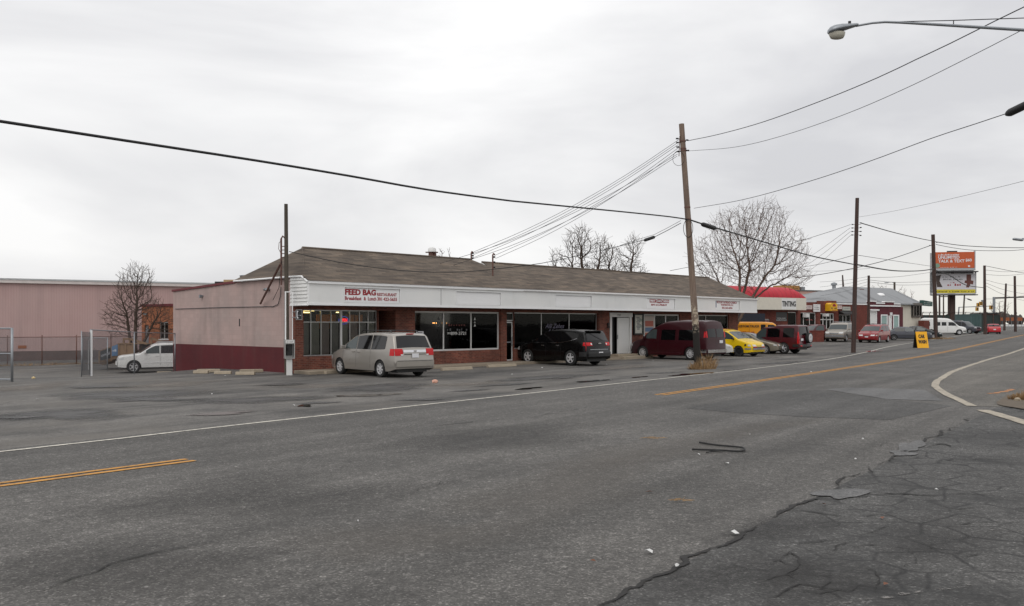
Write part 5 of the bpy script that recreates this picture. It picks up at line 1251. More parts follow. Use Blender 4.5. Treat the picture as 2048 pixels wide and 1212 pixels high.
m = MB(); m.box(hA[0][0], hA[1][1], 1.2, 1.3, 0, hA[1][3]); m.build('interior', M['dark'], ba)
m = MB(); frame(m, *hA[0], .06, .14, .07, [fb.x(1608), fb.x(1620)]); w_ = m.build('window', M['alu_white'], ba); m = MB(); m.box(hA[0][0]+.05, hA[0][1]-.05, .1, .11, hA[0][2]+.05, hA[0][3]-.05); m.build('pane', M['glass_dim'], w_)
m = MB(); bars(m, fb.x(1612), fb.x(1627), fb.z(1620, 640.5), fb.z(1620, 638.5), .095, 9, 4); m.build('window_lettering', plain('faded_pink_paint', rgb(170, 90, 90), .6), w_)
m = MB(); frame(m, *hA[1], .06, .14, .09, [fb.x(1647), fb.x(1654), fb.x(1661.5)], [2.2], .1); w_ = m.build('door', M['alu_white'], ba); m = MB(); m.box(hA[1][0]+.05, hA[1][1]-.05, .1, .11, .1, hA[1][3]-.05); m.build('pane', M['glass_dim'], w_)
for q0, q1, y0, y1 in ((1606, 1611, 635, 627), (1645, 1651.5, 633, 627.5)):
    m = MB(); m.box(fb.x(q0), fb.x(q1), -.45, .05, fb.z(q0, y0), fb.z(q0, y1)); m.build('air_conditioner', M['alu_white'], ba, bevel=.02)
def small_sign(fc, parent, q0, q1, y0, y1, mat, n=9, rows=2, seed=0, tmat='grey_text', name='wall_sign', t=-.1):
    zc = (q0+q1)/2; m = MB(); m.box(fc.x(q0), fc.x(q1), t, t + .08, fc.z(zc, y1), fc.z(zc, y0)); o = m.build(name, mat, parent)
    m = MB(); hh = (y1 - y0)/(rows + 1)
    for r_ in range(rows): bars(m, fc.x(q0 + (q1-q0)*.12), fc.x(q1 - (q1-q0)*.12), fc.z(zc, y0 + hh*(r_+1.1)), fc.z(zc, y0 + hh*(r_+.55)), t - .002, n, seed + r_)
    m.build('sign_lettering', M[tmat], o); return o
M['sign_pink'] = plain('pinkish_sign', rgb(206, 188, 184), .5); M['sign_white'] = plain('white_sign', rgb(224, 224, 224), .5); M['sign_yellow'] = plain('yellow_sign', rgb(222, 170, 30), .5)
small_sign(fb, ba, 1605.5, 1623, 610.5, 618.5, M['sign_pink'], seed=3); small_sign(fb, ba, 1625, 1638, 608.5, 623.5, M['sign_white'], 6, 3, 7, 'black_text', t=-.16)
q = fb; m = MB(); zc = 1656
m.prism([(q.x(1649.3), -.75, q.z(zc, 622)), (q.x(1663), -.75, q.z(zc, 622)), (q.x(1663), -.75, q.z(zc, 608.5)), (q.x(1660), -.75, q.z(zc, 606)), (q.x(1652.5), -.75, q.z(zc, 606)), (q.x(1649.3), -.75, q.z(zc, 608.5))], (0, .68, 0)); ys = m.build('arched_sign', [M['sign_yellow']], ba)
m = MB(); m.prism([(q.x(1653.5), -.76, q.z(zc, 613)), (q.x(1659.5), -.76, q.z(zc, 613)), (q.x(1659.5), -.76, q.z(zc, 610)), (q.x(1656.5), -.76, q.z(zc, 607.2)), (q.x(1653.5), -.76, q.z(zc, 610))], (0, .008, 0)); m.build('sign_emblem', M['red_text'], ys)
m = MB(); bars(m, q.x(1650.5), q.x(1662), q.z(zc, 618.3), q.z(zc, 614.5), -.752, 6, 3); m.build('sign_lettering', M['black_text'], ys)
m = MB(); bars(m, q.x(1652.5), q.x(1661.5), q.z(zc, 621.4), q.z(zc, 619.4), -.752, 6, 6); m.build('sign_lettering', M['red_text'], ys)
f3 = Fac(1672.3, fb.pt(fb.x(1672.3), 0, 0).y, TH)
bb = f3.thing('brick_shop', 'plain brown brick shop with small black canopy left of the second dark pole', 'building')
zB = f3.z(1690, 609); xB = f3.x(1737)
hB = [(f3.x(1677.5), f3.x(1702), .1, f3.z(1690, 629))]
m = MB(); wall(m, .003, xB, -.5, zB, 0, .3, hB); m.box(xB - .3, xB, .301, 8, -.5, zB); m.box(.003, xB - .301, 7.7, 8, -.5, zB); m.build('wall', M['brick_dark'], bb)
m = MB(); m.box(.002, xB, -.06, .36, zB + .001, zB + .14); m.build('coping', M['white_trim'], bb)
m = MB(); m.box(hB[0][0], hB[0][1], 1.0, 1.1, 0, hB[0][3]); m.build('interior', plain('pale_shop_interior', rgb(150, 150, 142), .8, var=.3), bb)
m = MB(); frame(m, *hB[0], .06, .14, .08, [f3.x(1687), f3.x(1693)]); w_ = m.build('window', M['alu_white'], bb); m = MB(); m.box(hB[0][0]+.05, hB[0][1]-.05, .1, .11, .15, hB[0][3]-.05); m.build('pane', M['glass'], w_)
m = MB(); m.prism([(f3.x(1677), -.001, f3.z(1690, 621.5)), (f3.x(1677), -.7, f3.z(1690, 627)), (f3.x(1677), -.7, f3.z(1690, 629)), (f3.x(1677), -.001, f3.z(1690, 629))], (f3.x(1703) - f3.x(1677), 0, 0)); m.build('canopy', M['black'], bb)
small_sign(f3, bb, 1672.8, 1682.5, 611, 618, M['sign_pink'], 5, 1, 5, 'red_text'); small_sign(f3, bb, 1684, 1699.5, 613.5, 621, plain('grey_green_sign', rgb(176, 178, 168), .5), 7, 1, 9)
# ---- maroon painted building with stepped white parapet
f4 = Fac(1737.5, f3.pt(f3.x(1737.5), 0, 0).y + 1.0, TH)
mb_ = f4.thing('maroon_shop', 'maroon painted shop with stepped parapet and white trim', 'building')
xM = f4.x(1806); zM = f4.z(1760, 613)
hM = [(f4.x(1738.5), f4.x(1753.5), .05, f4.z(1746, 622)), (f4.x(1761.5), f4.x(1775), .1, f4.z(1768, 629)), (f4.x(1777), f4.x(1783), .05, f4.z(1780, 631)), (f4.x(1786), f4.x(1798), .1, f4.z(1792, 629.5))]
m = MB(); wall(m, 0, xM, -.6, zM, 0, .3, hM); m.box(xM - .3, xM, .301, 8, -.6, zM); m.box(0, .3, .301, 8, -.6, zM); m.box(.301, xM - .301, 7.7, 8, -.6, zM)
st_ = [(1738, 1752, 603.5), (1752, 1769, 607.5), (1769, 1788, 604.5), (1788, 1800, 609)]
for a, b_, y in st_: m.box(f4.x(a) + (.001 if a > 1738 else 0), f4.x(b_), .0, .3, zM + .001, f4.z((a+b_)/2, y))
m.build('wall', M['brick_maroon'], mb_)
m = MB()
for a, b_, y in st_: m.box(f4.x(a) - .03, f4.x(b_) + .03, -.05 - (a % 5)*.002, .34, f4.z((a+b_)/2, y) + .001, f4.z((a+b_)/2, y - 2.2))
m.box(f4.x(1733), f4.x(1800), -.12, -.055, f4.z(1765, 613), f4.z(1765, 610.3)); m.box(f4.x(1738), f4.x(1756), -.2, -.001, f4.z(1746, 621.5), f4.z(1746, 618.5)); m.build('parapet_trim', M['white_trim'], mb_)
M['seafoam'] = plain('sea_green_blind', rgb(150, 176, 172), .6, var=.08)
for i, h_ in enumerate(hM):
    m = MB(); frame(m, *h_, -.03, .1, .14); w_ = m.build('window' if i in (1, 3) else 'door', M['white_trim'], mb_)
    m = MB(); m.box(h_[0] + .12, h_[1] - .12, .03, .06, h_[2] + .1, h_[3] - .12); m.build('pane' if i in (1, 3) else 'door_panel', M['seafoam'] if i in (1, 3) else M['white'], w_)
m = MB(); m.box(f4.x(1779), f4.x(1783.5), -.1, -.04, f4.z(1781, 631), f4.z(1781, 625)); m.build('door_sign', M['sign_white'], mb_)
# ---- white stucco house with long grey roof behind them
f5 = Fac(1806, 118, TH)
sh = f5.thing('stucco_building', 'cream stucco building with long grey roof and green corner awning', 'building')
xs0, xs1 = f5.x(1660) , f5.x(1841); zE = f5.z(1820, 606); zR = f5.z(1838, 581, 4) + .2
hS = (f5.x(1822.5), f5.x(1839), f5.z(1830, 633), f5.z(1830, 610))
m = MB(); wall(m, xs0, xs1, -.7, zE, 0, .3, [hS]); m.box(xs1 - .3, xs1, .301, 9, -.7, zE); m.box(xs0, xs0 + .3, .301, 9, -.7, zE); m.box(xs0 + .301, xs1 - .301, 8.7, 9, -.7, zE)
m.prism([(xs1 - .3, .0, zE + .001), (xs1 - .3, 9, zE + .001), (xs1 - .3, 4.5, zR - .1)], (.29, 0, 0)); m.build('wall', plain('cream_stucco', rgb(206, 200, 186), .85, var=.08, scale=1.5), sh)
k = N('grey_roofing'); n_ = k.noise(.5, k.mapped((1, .35, .35)), detail=7); col = k.mix(k.gray(n_, 0, .8, .5, .72), rgb(138, 140, 142), rgb(84, 84, 86)); M['grey_roof'] = k.bsdf(col, .85)
m = MB(); xr = f5.x(1688, 4.5); xe0 = f5.x(1640, -.4); xe1 = xs1 + .3
TOPS = [(xe0, -.4, zE - .12), (xe1, -.4, zE - .12), (xe1, 4.5, zR), (xr, 4.5, zR), (xe0, 9.4, zE - .12), (xe1, 9.4, zE - .12)]
m.add(TOPS + [(p[0], p[1], p[2] - .16) for p in TOPS], [(0, 1, 2, 3), (0, 3, 4), (4, 3, 2, 5), (6, 9, 8, 7), (6, 10, 9), (10, 11, 8, 9), (0, 6, 7, 1), (1, 7, 8, 2), (2, 8, 11, 5), (5, 11, 10, 4), (4, 10, 6, 0)]); rf = m.build('roof', M['grey_roof'], sh)
m = MB(); m.box(f5.x(1718, 3.8), f5.x(1727.5, 3.8), 3.6, 4.6, zR - 1.1, f5.z(1723, 582, 3.8)); m.box(f5.x(1718, 3.8) + .1, f5.x(1727.5, 3.8) - .1, 3.7, 4.5, f5.z(1723, 582, 3.8) + .001, f5.z(1723, 578, 3.8)); m.build('chimney', M['brick_dark'], sh)
m = MB(); m.lathe([(0, .62), (.12, .6), (.3, .4), (.38, .001)], 20, Matrix.Translation((f5.x(1760, 2.4), 2.4, f5.z(1760, 591.5, 2.4))) @ Matrix.Rotation(-math.pi/2, 4, 'Y')); m.build('skylight', M['white_trim'], sh, smooth=True)
m = MB(); frame(m, *hS, -.35, -.2, .1, [f5.x(1828), f5.x(1834)]); m.box(hS[0], hS[1], -.199, .3, hS[2] - .12, hS[2] - .001); m.box(hS[0] - .1, hS[1] + .1, -.45, .3, hS[3] + .001, hS[3] + .25); w_ = m.build('bay_window', plain('bay_trim', rgb(104, 98, 92), .6), sh)
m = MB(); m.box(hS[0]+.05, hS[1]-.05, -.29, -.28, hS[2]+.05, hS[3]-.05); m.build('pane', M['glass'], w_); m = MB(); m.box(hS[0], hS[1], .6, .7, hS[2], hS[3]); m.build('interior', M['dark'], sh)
m = MB(); m.prism([(f5.x(1839), -.5, f5.z(1845, 611)), (f5.x(1839), -.5, f5.z(1845, 600.5)), (f5.x(1858), -.5, f5.z(1850, 603.5)), (f5.x(1858), -.5, f5.z(1850, 612.5))], (0, .5, 0)); ga = m.build('corner_sign', plain('dark_green_sign', rgb(36, 74, 68), .6), sh)
m = MB(); bars(m, f5.x(1841), f5.x(1856), f5.z(1848, 606.5), f5.z(1848, 604.5), -.501, 9, 3); bars(m, f5.x(1841), f5.x(1856), f5.z(1848, 610.5), f5.z(1848, 608.5), -.501, 9, 8); m.build('sign_lettering', M['alu'], ga)
m = MB(); m.box(f5.x(1831), f5.x(1842), -1.2, -.4, -.3, f5.z(1836, 641)); tag(m.build('porch', M['brick_dark'], sh))
# ---- pink block far behind the brick shops
f6 = Fac(1597, 140, 30)
pk = f6.thing('pink_block', 'pale pink flat roofed block rising behind the dark brick shops', 'building')
xa, xb = f6.x(1560), f6.x(1715); zp = f6.z(1640, 583)
m = MB(); m.box(xa, xb, 0, 12, -1, zp); m.build('wall', plain('pale_pink_wall', rgb(190, 152, 140), .8, var=.08), pk)
m = MB(); m.box(xa - .1, xb + .1, -.1, 12.1, zp + .001, zp + .18); m.build('coping', plain('grey_coping', rgb(96, 96, 96), .6), pk)
m = MB(); m.box(f6.x(1580), f6.x(1609), 1, 3.5, zp + .181, f6.z(1595, 571, 1)); m.build('roof_shed', plain('orange_plywood', rgb(176, 130, 74), .8, var=.25), pk)
m = MB(); m.box(f6.x(1612), f6.x(1620), 1, 3, zp + .181, f6.z(1616, 574, 1)); m.lathe([(0, .3), (1.0, .3), (1.0, .5), (1.3, .5), (1.5, .1)], 12, Matrix.Translation((f6.x(1668, 2), 2, zp + .18)) @ Matrix.Rotation(-math.pi/2, 4, 'Y')); m.build('roof_vent', M['steel'], pk)
# ---- dark screen fence, green container and low far structures on the right
ff = Fac(1838, 150, 6)
fe = ff.thing('screen_fence', 'long dark green screened fence with barbed wire beneath the billboards', 'fence')
xa, xb = ff.x(1830), ff.x(2000); m = MB(); m.box(xa, xb, 0, .06, -1, ff.z(1900, 630)); m.build('screen', plain('dark_green_screen', rgb(52, 60, 58), .9, var=.25, scale=.4), fe)
for i in range(13):
    xx = xa + (xb - xa)*i/12; m = MB(); m.tube([(xx, -.08, -.5), (xx, -.08, ff.z(1900, 627)), (xx, -.4, ff.z(1900, 624))], .05, 5); m.build('post', M['rust_steel'], fe)
m = MB(); [m.tube([(xa, -.2 - .08*j, ff.z(1900, 626.5 - j*1.1)), (xb, -.2 - .08*j, ff.z(1900, 626.5 - j*1.1))], .02, 4) for j in range(3)]; m.build('barbed_wire', M['wire'], fe)
fg = Fac(1943, 138, 20)
cn = fg.thing('storage_container', 'grey green steel container standing right of the white van', 'container')
x9 = fg.x(1963); zc_ = fg.z(1953, 629.5); m = MB(); m.box(0, x9, 0, 3.2, -.6, zc_)
for i in range(1, 7): m.box(x9*i/7 - .05, x9*i/7 + .05, -.05, -.001, .0, zc_ - .1)
m.build('body', M['green_metal'], cn)
m = MB(); m.box(-.05, x9 + .05, -.06, 3.25, zc_ + .001, zc_ + .1); m.build('lid', M['green_metal'], cn)
fh = Fac(1966, 152, 10); lw = fh.thing('block_wall', 'low dark brick outbuilding behind the faded red car', 'building'); m = MB(); m.box(0, fh.x(1995), 0, 3, -1, fh.z(1980, 628)); m.build('wall', plain('dark_brown_wall', rgb(84, 62, 58), .9, var=.2), lw)
m = MB(); m.box(-.1, fh.x(1995)+.1, -.1, 3.1, fh.z(1980, 628)+.001, fh.z(1980, 627)+.1); m.build('roof', M['black'], lw)
for q in (1999, 2012, 2025, 2038):
    p = GY(q + 2, 175); z = P(q, 638, 175).z
    b_ = thing('orange_panel', 'small orange roadworks panel on legs before the far treeline', 'road sign', p, .1, 'orange panels by the far treeline')
    m = MB(); m.box(-.5, .5, -.03, .03, z - p.z - .35, z - p.z + .3); m.build('panel', plain('orange_panel_paint', rgb(150, 84, 48), .6) if q == 1999 else bpy.data.materials['orange_panel_paint'], b_)
    m = MB(); m.box(-.4, -.34, .031, .07, -.3, z - p.z); m.box(.34, .4, .031, .07, -.3, z - p.z); m.build('leg', M['steel'], b_)

# low brick wall before the pickup
lb = Fac(1606, 88.5, 20); lw = lb.thing('garden_wall', 'low brown brick wall hiding the lower half of the dark red pickup', 'wall')
m = MB(); m.box(0, lb.x(1648), 0, .25, -.5, lb.z(1625, 662.5)); m.build('wall', M['brick_dark'], lw); m = MB(); m.box(-.03, lb.x(1648)+.03, -.03, .28, lb.z(1625, 662.5)+.001, lb.z(1625, 661)); m.build('coping', M['brick_dark'], lw)

nv = Fac(1472, 79, 10); nf = nv.thing('navy_fence', 'dark navy panel fence in the gap beyond the end of the shops', 'fence')
m = MB(); m.box(0, nv.x(1530), 0, .08, -.3, nv.z(1500, 627)); m.build('panel', plain('navy_panel', (.012, .016, .03), .6), nf); m = MB(); [m.box(nv.x(1472) + i*.9, nv.x(1472) + i*.9 + .08, -.06, -.001, -.3, nv.z(1500, 627)) for i in range(1)]; m.build('post', M['black'], nf)
# ================================================================ poles, wires, trees, fences
def wood(name, c1, c2, wet=None):
    k = N(name); n1 = k.noise(1, k.mapped((9, 9, .5)), detail=7, rough=.65); n2 = k.noise(1, k.mapped((30, 30, .35)), detail=4)
    col = k.mix(k.gray(n1, 0, 1, .3, .7), c1, c2); col = k.mix(.7, col, k.gray(n2, .55, 1.3, .3, .7), 'MULTIPLY')
    if wet:   # creosote and torn bark low on the pole, paint scraps above it
        s_ = k.n('SeparateXYZ'); k.l(k.obj(), s_.inputs[0]); z = k.math('ADD', k.math('MULTIPLY', s_.outputs[2], .1), k.math('MULTIPLY', k.noise(1.6, k.mapped((1.5, 1.5, .8)), detail=6), .09))
        col = k.mix(k.ramp(z, [(.235, (1, 1, 1)), (.255, (0, 0, 0))]), col, (.016, .014, .012, 1))
        col = k.mix(k.math('MULTIPLY', k.ramp(z, [(.215, (0, 0, 0)), (.24, (1, 1, 1)), (.33, (1, 1, 1)), (.35, (0, 0, 0))]), k.gray(k.noise(7, detail=6, rough=.75), 0, 1, .50, .56)), col, rgb(178, 166, 146))
    return k.bsdf(col, .9, bump=n2, bs=.4, bd=.01)
M['pole_brown'] = wood('weathered_pole', rgb(140, 122, 108), rgb(104, 88, 78), True)
M['pole_grey'] = wood('grey_pole', rgb(92, 84, 74), rgb(66, 60, 52)); M['pole_dark'] = wood('dark_pole', rgb(84, 66, 60), rgb(56, 43, 40))
def pole(label, base, top, r0, r1, mat, name='utility_pole', cat='utility pole', extra=None, group=None):
    """base: ground point; top: point"""
    t = thing(name, label, cat, base, 0, group); v = top - base
    m = MB(); m.tube([v*(i/6) + Vector((0, 0, -.4 if i == 0 else 0)) for i in range(7)], [r0 + (r1 - r0)*i/6 for i in range(7)], 12)
    m.build('shaft', mat, t, smooth=True).modifiers.new('e', 'EDGE_SPLIT')
    return t
def insul(t, pts, name='insulator', r=.045):
    for p in pts:
        m = MB(); m.lathe([(-.07, .001), (-.06, r), (-.01, r*.6), (.01, r), (.06, r*.7), (.07, .001)], 10, Matrix.Translation(p - t.location)); m.build(name, M['black'], t)
p1b = GY(1397, 42.0); p1t = P(1363, 248, 42.4)
P1 = pole('tall leaning brown utility pole with charred base and dry weeds round it', p1b, p1t, .165, .125, M['pole_brown'])
def onP1(y): f_ = (738 - y)/(738 - 248); return p1b.lerp(p1t, f_)
for y in (283, 298, 302, 440, 416): m = MB(); q = onP1(y) - p1b; m.lathe([(-.03, .15), (.03, .15)], 12, Matrix.Translation(q) @ Matrix.Rotation(math.pi/2, 4, 'Y')); m.build('band', M['rust_steel'], P1)
rk = MB(); q = onP1(292) - p1b; rk.tube([q + Vector((-.16, -.05, .45)), q + Vector((-.20, -.05, -.5))], .02, 6)
for y in (278, 286, 295, 304): rk.tube([onP1(y) - p1b, onP1(y) - p1b + Vector((-.3, -.05, 0))], .014, 5)
rk.build('insulator_rack', M['rust_steel'], P1)
insul(P1, [onP1(y) + Vector((-.26, -.06, 0)) for y in (278, 286, 295, 304)]); insul(P1, [onP1(y) + Vector((.2, -.06, 0)) for y in (281, 302)])
lp = MB(); c_ = onP1(315) - p1b
lp.tube([c_ + Vector((-.05 - .22 + .27*math.cos(a), -.13, -.12 + .3*math.sin(a)*(1 if math.sin(a) < 0 else 1.3))) for a in [math.pi*2*i/20 for i in range(21)]], .010, 5)
c_ = onP1(452) - p1b; lp.tube([c_ + Vector((-.05 + .22*math.cos(a), -.17, -.16 + .42*math.sin(a))) for a in [math.pi*2*i/20 for i in range(21)]], .014, 5); lp.build('cable_loop', M['cable'], P1)
p2b = GY(1706.5, 63.0); p2t = P(1714.5, 396, 63.0)
P2 = pole('dark brown utility pole before the red minivan', p2b, p2t, .165, .125, M['pole_dark'])
def onP2(y): return p2b.lerp(p2t, (705 - y)/(705 - 396))
insul(P2, [onP2(y) + Vector((-.3, -.05, 0)) for y in (449, 456, 463, 470)]); insul(P2, [onP2(y) + Vector((.28, -.05, 0)) for y in (446, 455, 463, 471)])
rk = MB(); [rk.tube([onP2(y) - p2b + Vector((-.32, -.05, 0)), onP2(y) - p2b + Vector((.3, -.05, 0))], .015, 5) for y in (449, 456, 463, 470)]; rk.build('insulator_rack', M['rust_steel'], P2)
p3b = GY(1872, 100.0); p3t = P(1866, 469, 100.0)
P3 = pole('third dark utility pole right of the yellow car wash board', p3b, p3t, .23, .19, M['pole_dark'])
def onP3(y): return p3b.lerp(p3t, (680 - y)/(680 - 469))
insul(P3, [onP3(485) + Vector((.4, 0, 0)), onP3(491) + Vector((-.4, 0, 0))])
pole('thin dark utility pole beside the faded red car', GY(1970, 127), P(1969, 531, 127), .22, .17, M['pole_dark'])
pole('far dark utility pole at the bend of the road', GY(2031, 150), P(2029.5, 552, 150), .22, .18, M['pole_dark'])
pole('distant leaning pole between the red car and road bend', GY(2008.5, 165), P(2012, 567, 165), .2, .16, M['pole_dark'])
pole('pole rising beside the chimney in front of the grey roof', GY(1737, 92.0), P(1737.5, 551, 92), .16, .12, M['pole_dark'])
lp_ = pole('far streetlight pole behind the long grey roof', GY(1789, 150), P(1789, 564, 150), .2, .16, M['pole_grey'], 'street_lamp', 'street lamp')
m = MB(); b0 = GY(1789, 150); q = P(1789, 566, 150) - b0; m.tube([q, q + Vector((-.5, 0, .15)), q + Vector((-1.1, 0, .1))], .04, 6); m.build('arm', M['steel'], lp_); m = MB(); m.rbox(q + Vector((-1.35, 0, .05)), .6, .25, .14); m.build('lamp_head', M['steel'], lp_, bevel=.04)
pole('slim far pole left of the billboard column', GY(1879, 185), P(1879, 591, 185), .2, .17, M['pole_dark']); xp = pole('far pole with crossarm under the billboard', GY(1887, 190), P(1887, 590, 190), .16, .13, M['pole_grey'])
m = MB(); q = P(1887, 593, 190) - GY(1887, 190); m.box(q.x - .6, q.x + .95, q.y - .1, q.y + .1, q.z - .12, q.z + .08); m.build('crossarm', M['pole_grey'], xp)
sl = pole('far leaning pole with small lamp right of the billboard column', GY(1925, 170), P(1929, 588, 170), .17, .13, M['pole_grey'], 'street_lamp', 'street lamp')
m = MB(); b0 = GY(1925, 170); q = P(1929, 596, 170) - b0; m.tube([q, q + Vector((.6, 0, -.1))], .04, 5); m.build('arm', M['steel'], sl); m = MB(); m.rbox(q + Vector((.95, 0, -.3)), .8, .3, .2, Matrix.Rotation(.35, 3, 'Y')); m.build('lamp_head', M['black'], sl, bevel=.05)
m = MB(); s5 = pole('vent mast standing on the pink block roof', P(1687.5, 589, 141), P(1685, 550, 141), .18, .10, M['pole_dark'], 'roof_mast', 'mast') 
# corner pole with the payphone
p0b = GY(574, 37.2); p0t = P(572, 408, 37.2)
P0 = pole('slim grey pole at the corner of the shops above the payphone', p0b, p0t, .105, .075, M['pole_grey'])
def onP0(y): return p0b.lerp(p0t, (748 - y)/(748 - 408))
rk = MB(); q = onP0(507) - p0b; rk.tube([q + Vector((-.2, 0, .62)), q + Vector((-.2, 0, -.7))], .03, 6)
for dz in (.3, .15, 0, -.15): rk.tube([q + Vector((-.2, 0, dz)), q + Vector((.0, 0, dz))], .018, 5)
rk.tube([q + Vector((-.2, 0, .55)), q + Vector((-.3, 0, .45)), q + Vector((-.32, 0, .2)), q + Vector((-.22, 0, .0))], .012, 5); rk.build('insulator_rack', M['rust_steel'], P0)
rk = MB(); q = P(562, 478, 37.2) - p0b; rk.tube([q + Vector((0, .05, -1.9)), q, q + Vector((.07, 0, .12)), q + Vector((.15, 0, .05))], .035, 8); rk.build('weatherhead_pipe', M['rust_steel'], P0)
rk = MB(); rk.tube([P(561, 528, 37.2) - p0b, P(521, 607, 39.6) - p0b], .05, 6); rk.build('brace', M['rust_steel'], P0)
rk = MB(); rk.tube([P(563, 520, 37.1) - p0b, P(558, 575, 37.6) - p0b, P(546, 600, 38.4) - p0b], .012, 5); rk.build('drop_wire', M['cable'], P0)
# payphone
pb = GY(578.5, 36.75); ph = thing('pay_phone', 'grey payphone booth on a pale post under a tall white sign frame', 'payphone', pb, RZ - math.pi/4 + .35)
w_ = .0204*36.75/36.75
m = MB(); m.box(-.11, .11, -.1, .1, -.05, .66); m.build('post', M['alu_white'], ph, bevel=.01)
m = MB(); m.box(-.2, -.17, -.2, .18, .68, 1.43); m.box(.17, .2, -.2, .18, .68, 1.43); m.box(-.169, .169, -.19, .18, .68, .71); m.box(-.169, .169, .14, .18, .711, 1.30); m.box(-.2, .2, -.2, .18, 1.431, 1.45); m.build('booth', M['alu'], ph)
m = MB(); m.box(-.168, .168, -.21, -.18, 1.30, 1.428); hb = m.build('header', M['alu_white'], ph); m = MB(); bars(m, -.12, .12, 1.35, 1.38, -.211, 7, 3); m.build('header_lettering', M['black_text'], hb)
m = MB(); m.box(-.12, .12, -.02, .138, .80, 1.25); p_ = m.build('phone', M['black'], ph, bevel=.02); m = MB(); m.tube([(-.07, -.05, 1.18), (-.08, -.07, 1.1), (-.07, -.05, 1.0)], .025, 8); m.build('handset', M['black'], p_)
m = MB(); m.box(-.17, -.12, .03, .08, 1.451, 3.42); m.box(.12, .15, .04, .07, 1.451, 3.40); m.box(-.119, .119, .035, .075, 3.38, 3.42); m.build('sign_frame', M['white_trim'], ph)
m = MB(); m.box(.26, .52, -.02, .06, 2.26, 2.68); sg = m.build('phone_sign', M['black'], ph, bevel=.015)
m = MB(); frame(m, .262, .518, 2.262, 2.678, -.03, -.021, .016); m.build('sign_border', M['alu'], sg)
m = MB(); m.tube([(.345, -.03, 2.62), (.315, -.03, 2.57), (.31, -.03, 2.47), (.315, -.03, 2.37), (.345, -.03, 2.32)], [.03, .018, .016, .018, .03], 8); m.build('handset_symbol', M['plate'], sg)
m = MB(); bars(m, .37, .48, 2.43, 2.46, -.022, 5, 2); m.build('sign_lettering', M['plate'], sg)
m = MB(); m.tube([(.13, .02, 2.58), (.262, .02, 2.58)], .014, 5); m.tube([(.13, .02, 2.36), (.262, .02, 2.36)], .014, 5); m.build('bracket', M['steel'], ph)
# big street lamp reaching in from the right
LY = 20.5; lb_ = GY(2185, LY); st = thing('street_lamp', 'large cobra head street lamp on a long arm entering at the upper right', 'street lamp', lb_)
loc_ = lambda a, b_, y=LY: P(a, b_, y) - lb_
m = MB(); m.tube([Vector((0, 0, -.3)), loc_(2185, -135)], [.15, .11], 12); m.build('shaft', M['pole_grey'], st)
m = MB(); m.tube([loc_(2183, 69), loc_(2048, 60), loc_(1960, 54.5), loc_(1880, 49.5), loc_(1800, 45), loc_(1770, 44), loc_(1745, 46), loc_(1722, 50), loc_(1712, 52)], [.036, .036, .034, .032, .028, .026, .024, .024, .024], 10); m.build('arm', M['steel'], st)
m = MB(); m.tube([loc_(2183, 33), loc_(2048, 36), loc_(1900, 41), loc_(1790, 43.5)], .011, 6); m.tube([loc_(1907, 40.5), loc_(1907, 51)], .012, 5); m.build('tie_rod', M['wire'], st)
# luminaire: shaped shell
rows = []; c0, c1 = loc_(1716, 50), loc_(1656, 64)
prof = [(0, .04, .04), (.08, .085, .05), (.3, .12, .075), (.55, .165, .11), (.8, .17, .12), (.93, .14, .10), (1.0, .06, .05)]
for f_, wy, hz in prof:
    c = c0.lerp(c1, f_); rows.append([c + Vector((0, wy*math.cos(a), (hz if math.sin(a) > 0 else hz*.55)*math.sin(a)*1.0)) for a in [2*math.pi*i/14 for i in range(15)]])
m = MB(); m.grid(rows); m.add(rows[0][:-1], [list(range(14))]); m.add(rows[-1][:-1], [list(range(14))]); m.build('lamp_head', M['steel'], st, smooth=True)
m = MB(); rows = []
for f_, w_, d_ in ((0, 1, .04), (.4, .95, .10), (.8, .75, .17), (1, .5, .185)):
    c = c0.lerp(c1, .70); rows.append([c + Vector((.19*w_*math.cos(a), .13*w_*math.sin(a), -.02 - d_)) for a in [2*math.pi*i/14 for i in range(15)]])
m.grid(rows); m.add(rows[-1][:-1], [list(range(14))]); m.build('lamp_lens', plain('frosted_lens', rgb(190, 186, 172), .3), st, smooth=True)
m = MB(); c = c0.lerp(c1, .28); m.tube([c + Vector((0, 0, .06)), c + Vector((0, 0, .13))], .035, 8); m.build('photocell', M['black'], st)
st2 = thing('street_lamp', 'distant cobra head street lamp at the right edge over the road', 'street lamp', GY(2120, 75)); b0 = GY(2120, 75)
m = MB(); m.tube([Vector((0, 0, -.3)), P(2120, 470, 75) - b0], [.14, .1], 10); m.build('shaft', M['pole_grey'], st2)
m = MB(); m.tube([P(2120, 486, 75) - b0, P(2080, 480, 75) - b0, P(2044, 477, 75) - b0], .05, 6); m.build('arm', M['steel'], st2); m = MB(); m.rbox(P(2036, 479, 75) - b0, .85, .32, .2, Matrix.Rotation(.12, 3, 'Y')); m.build('lamp_head', M['steel'], st2, bevel=.08)
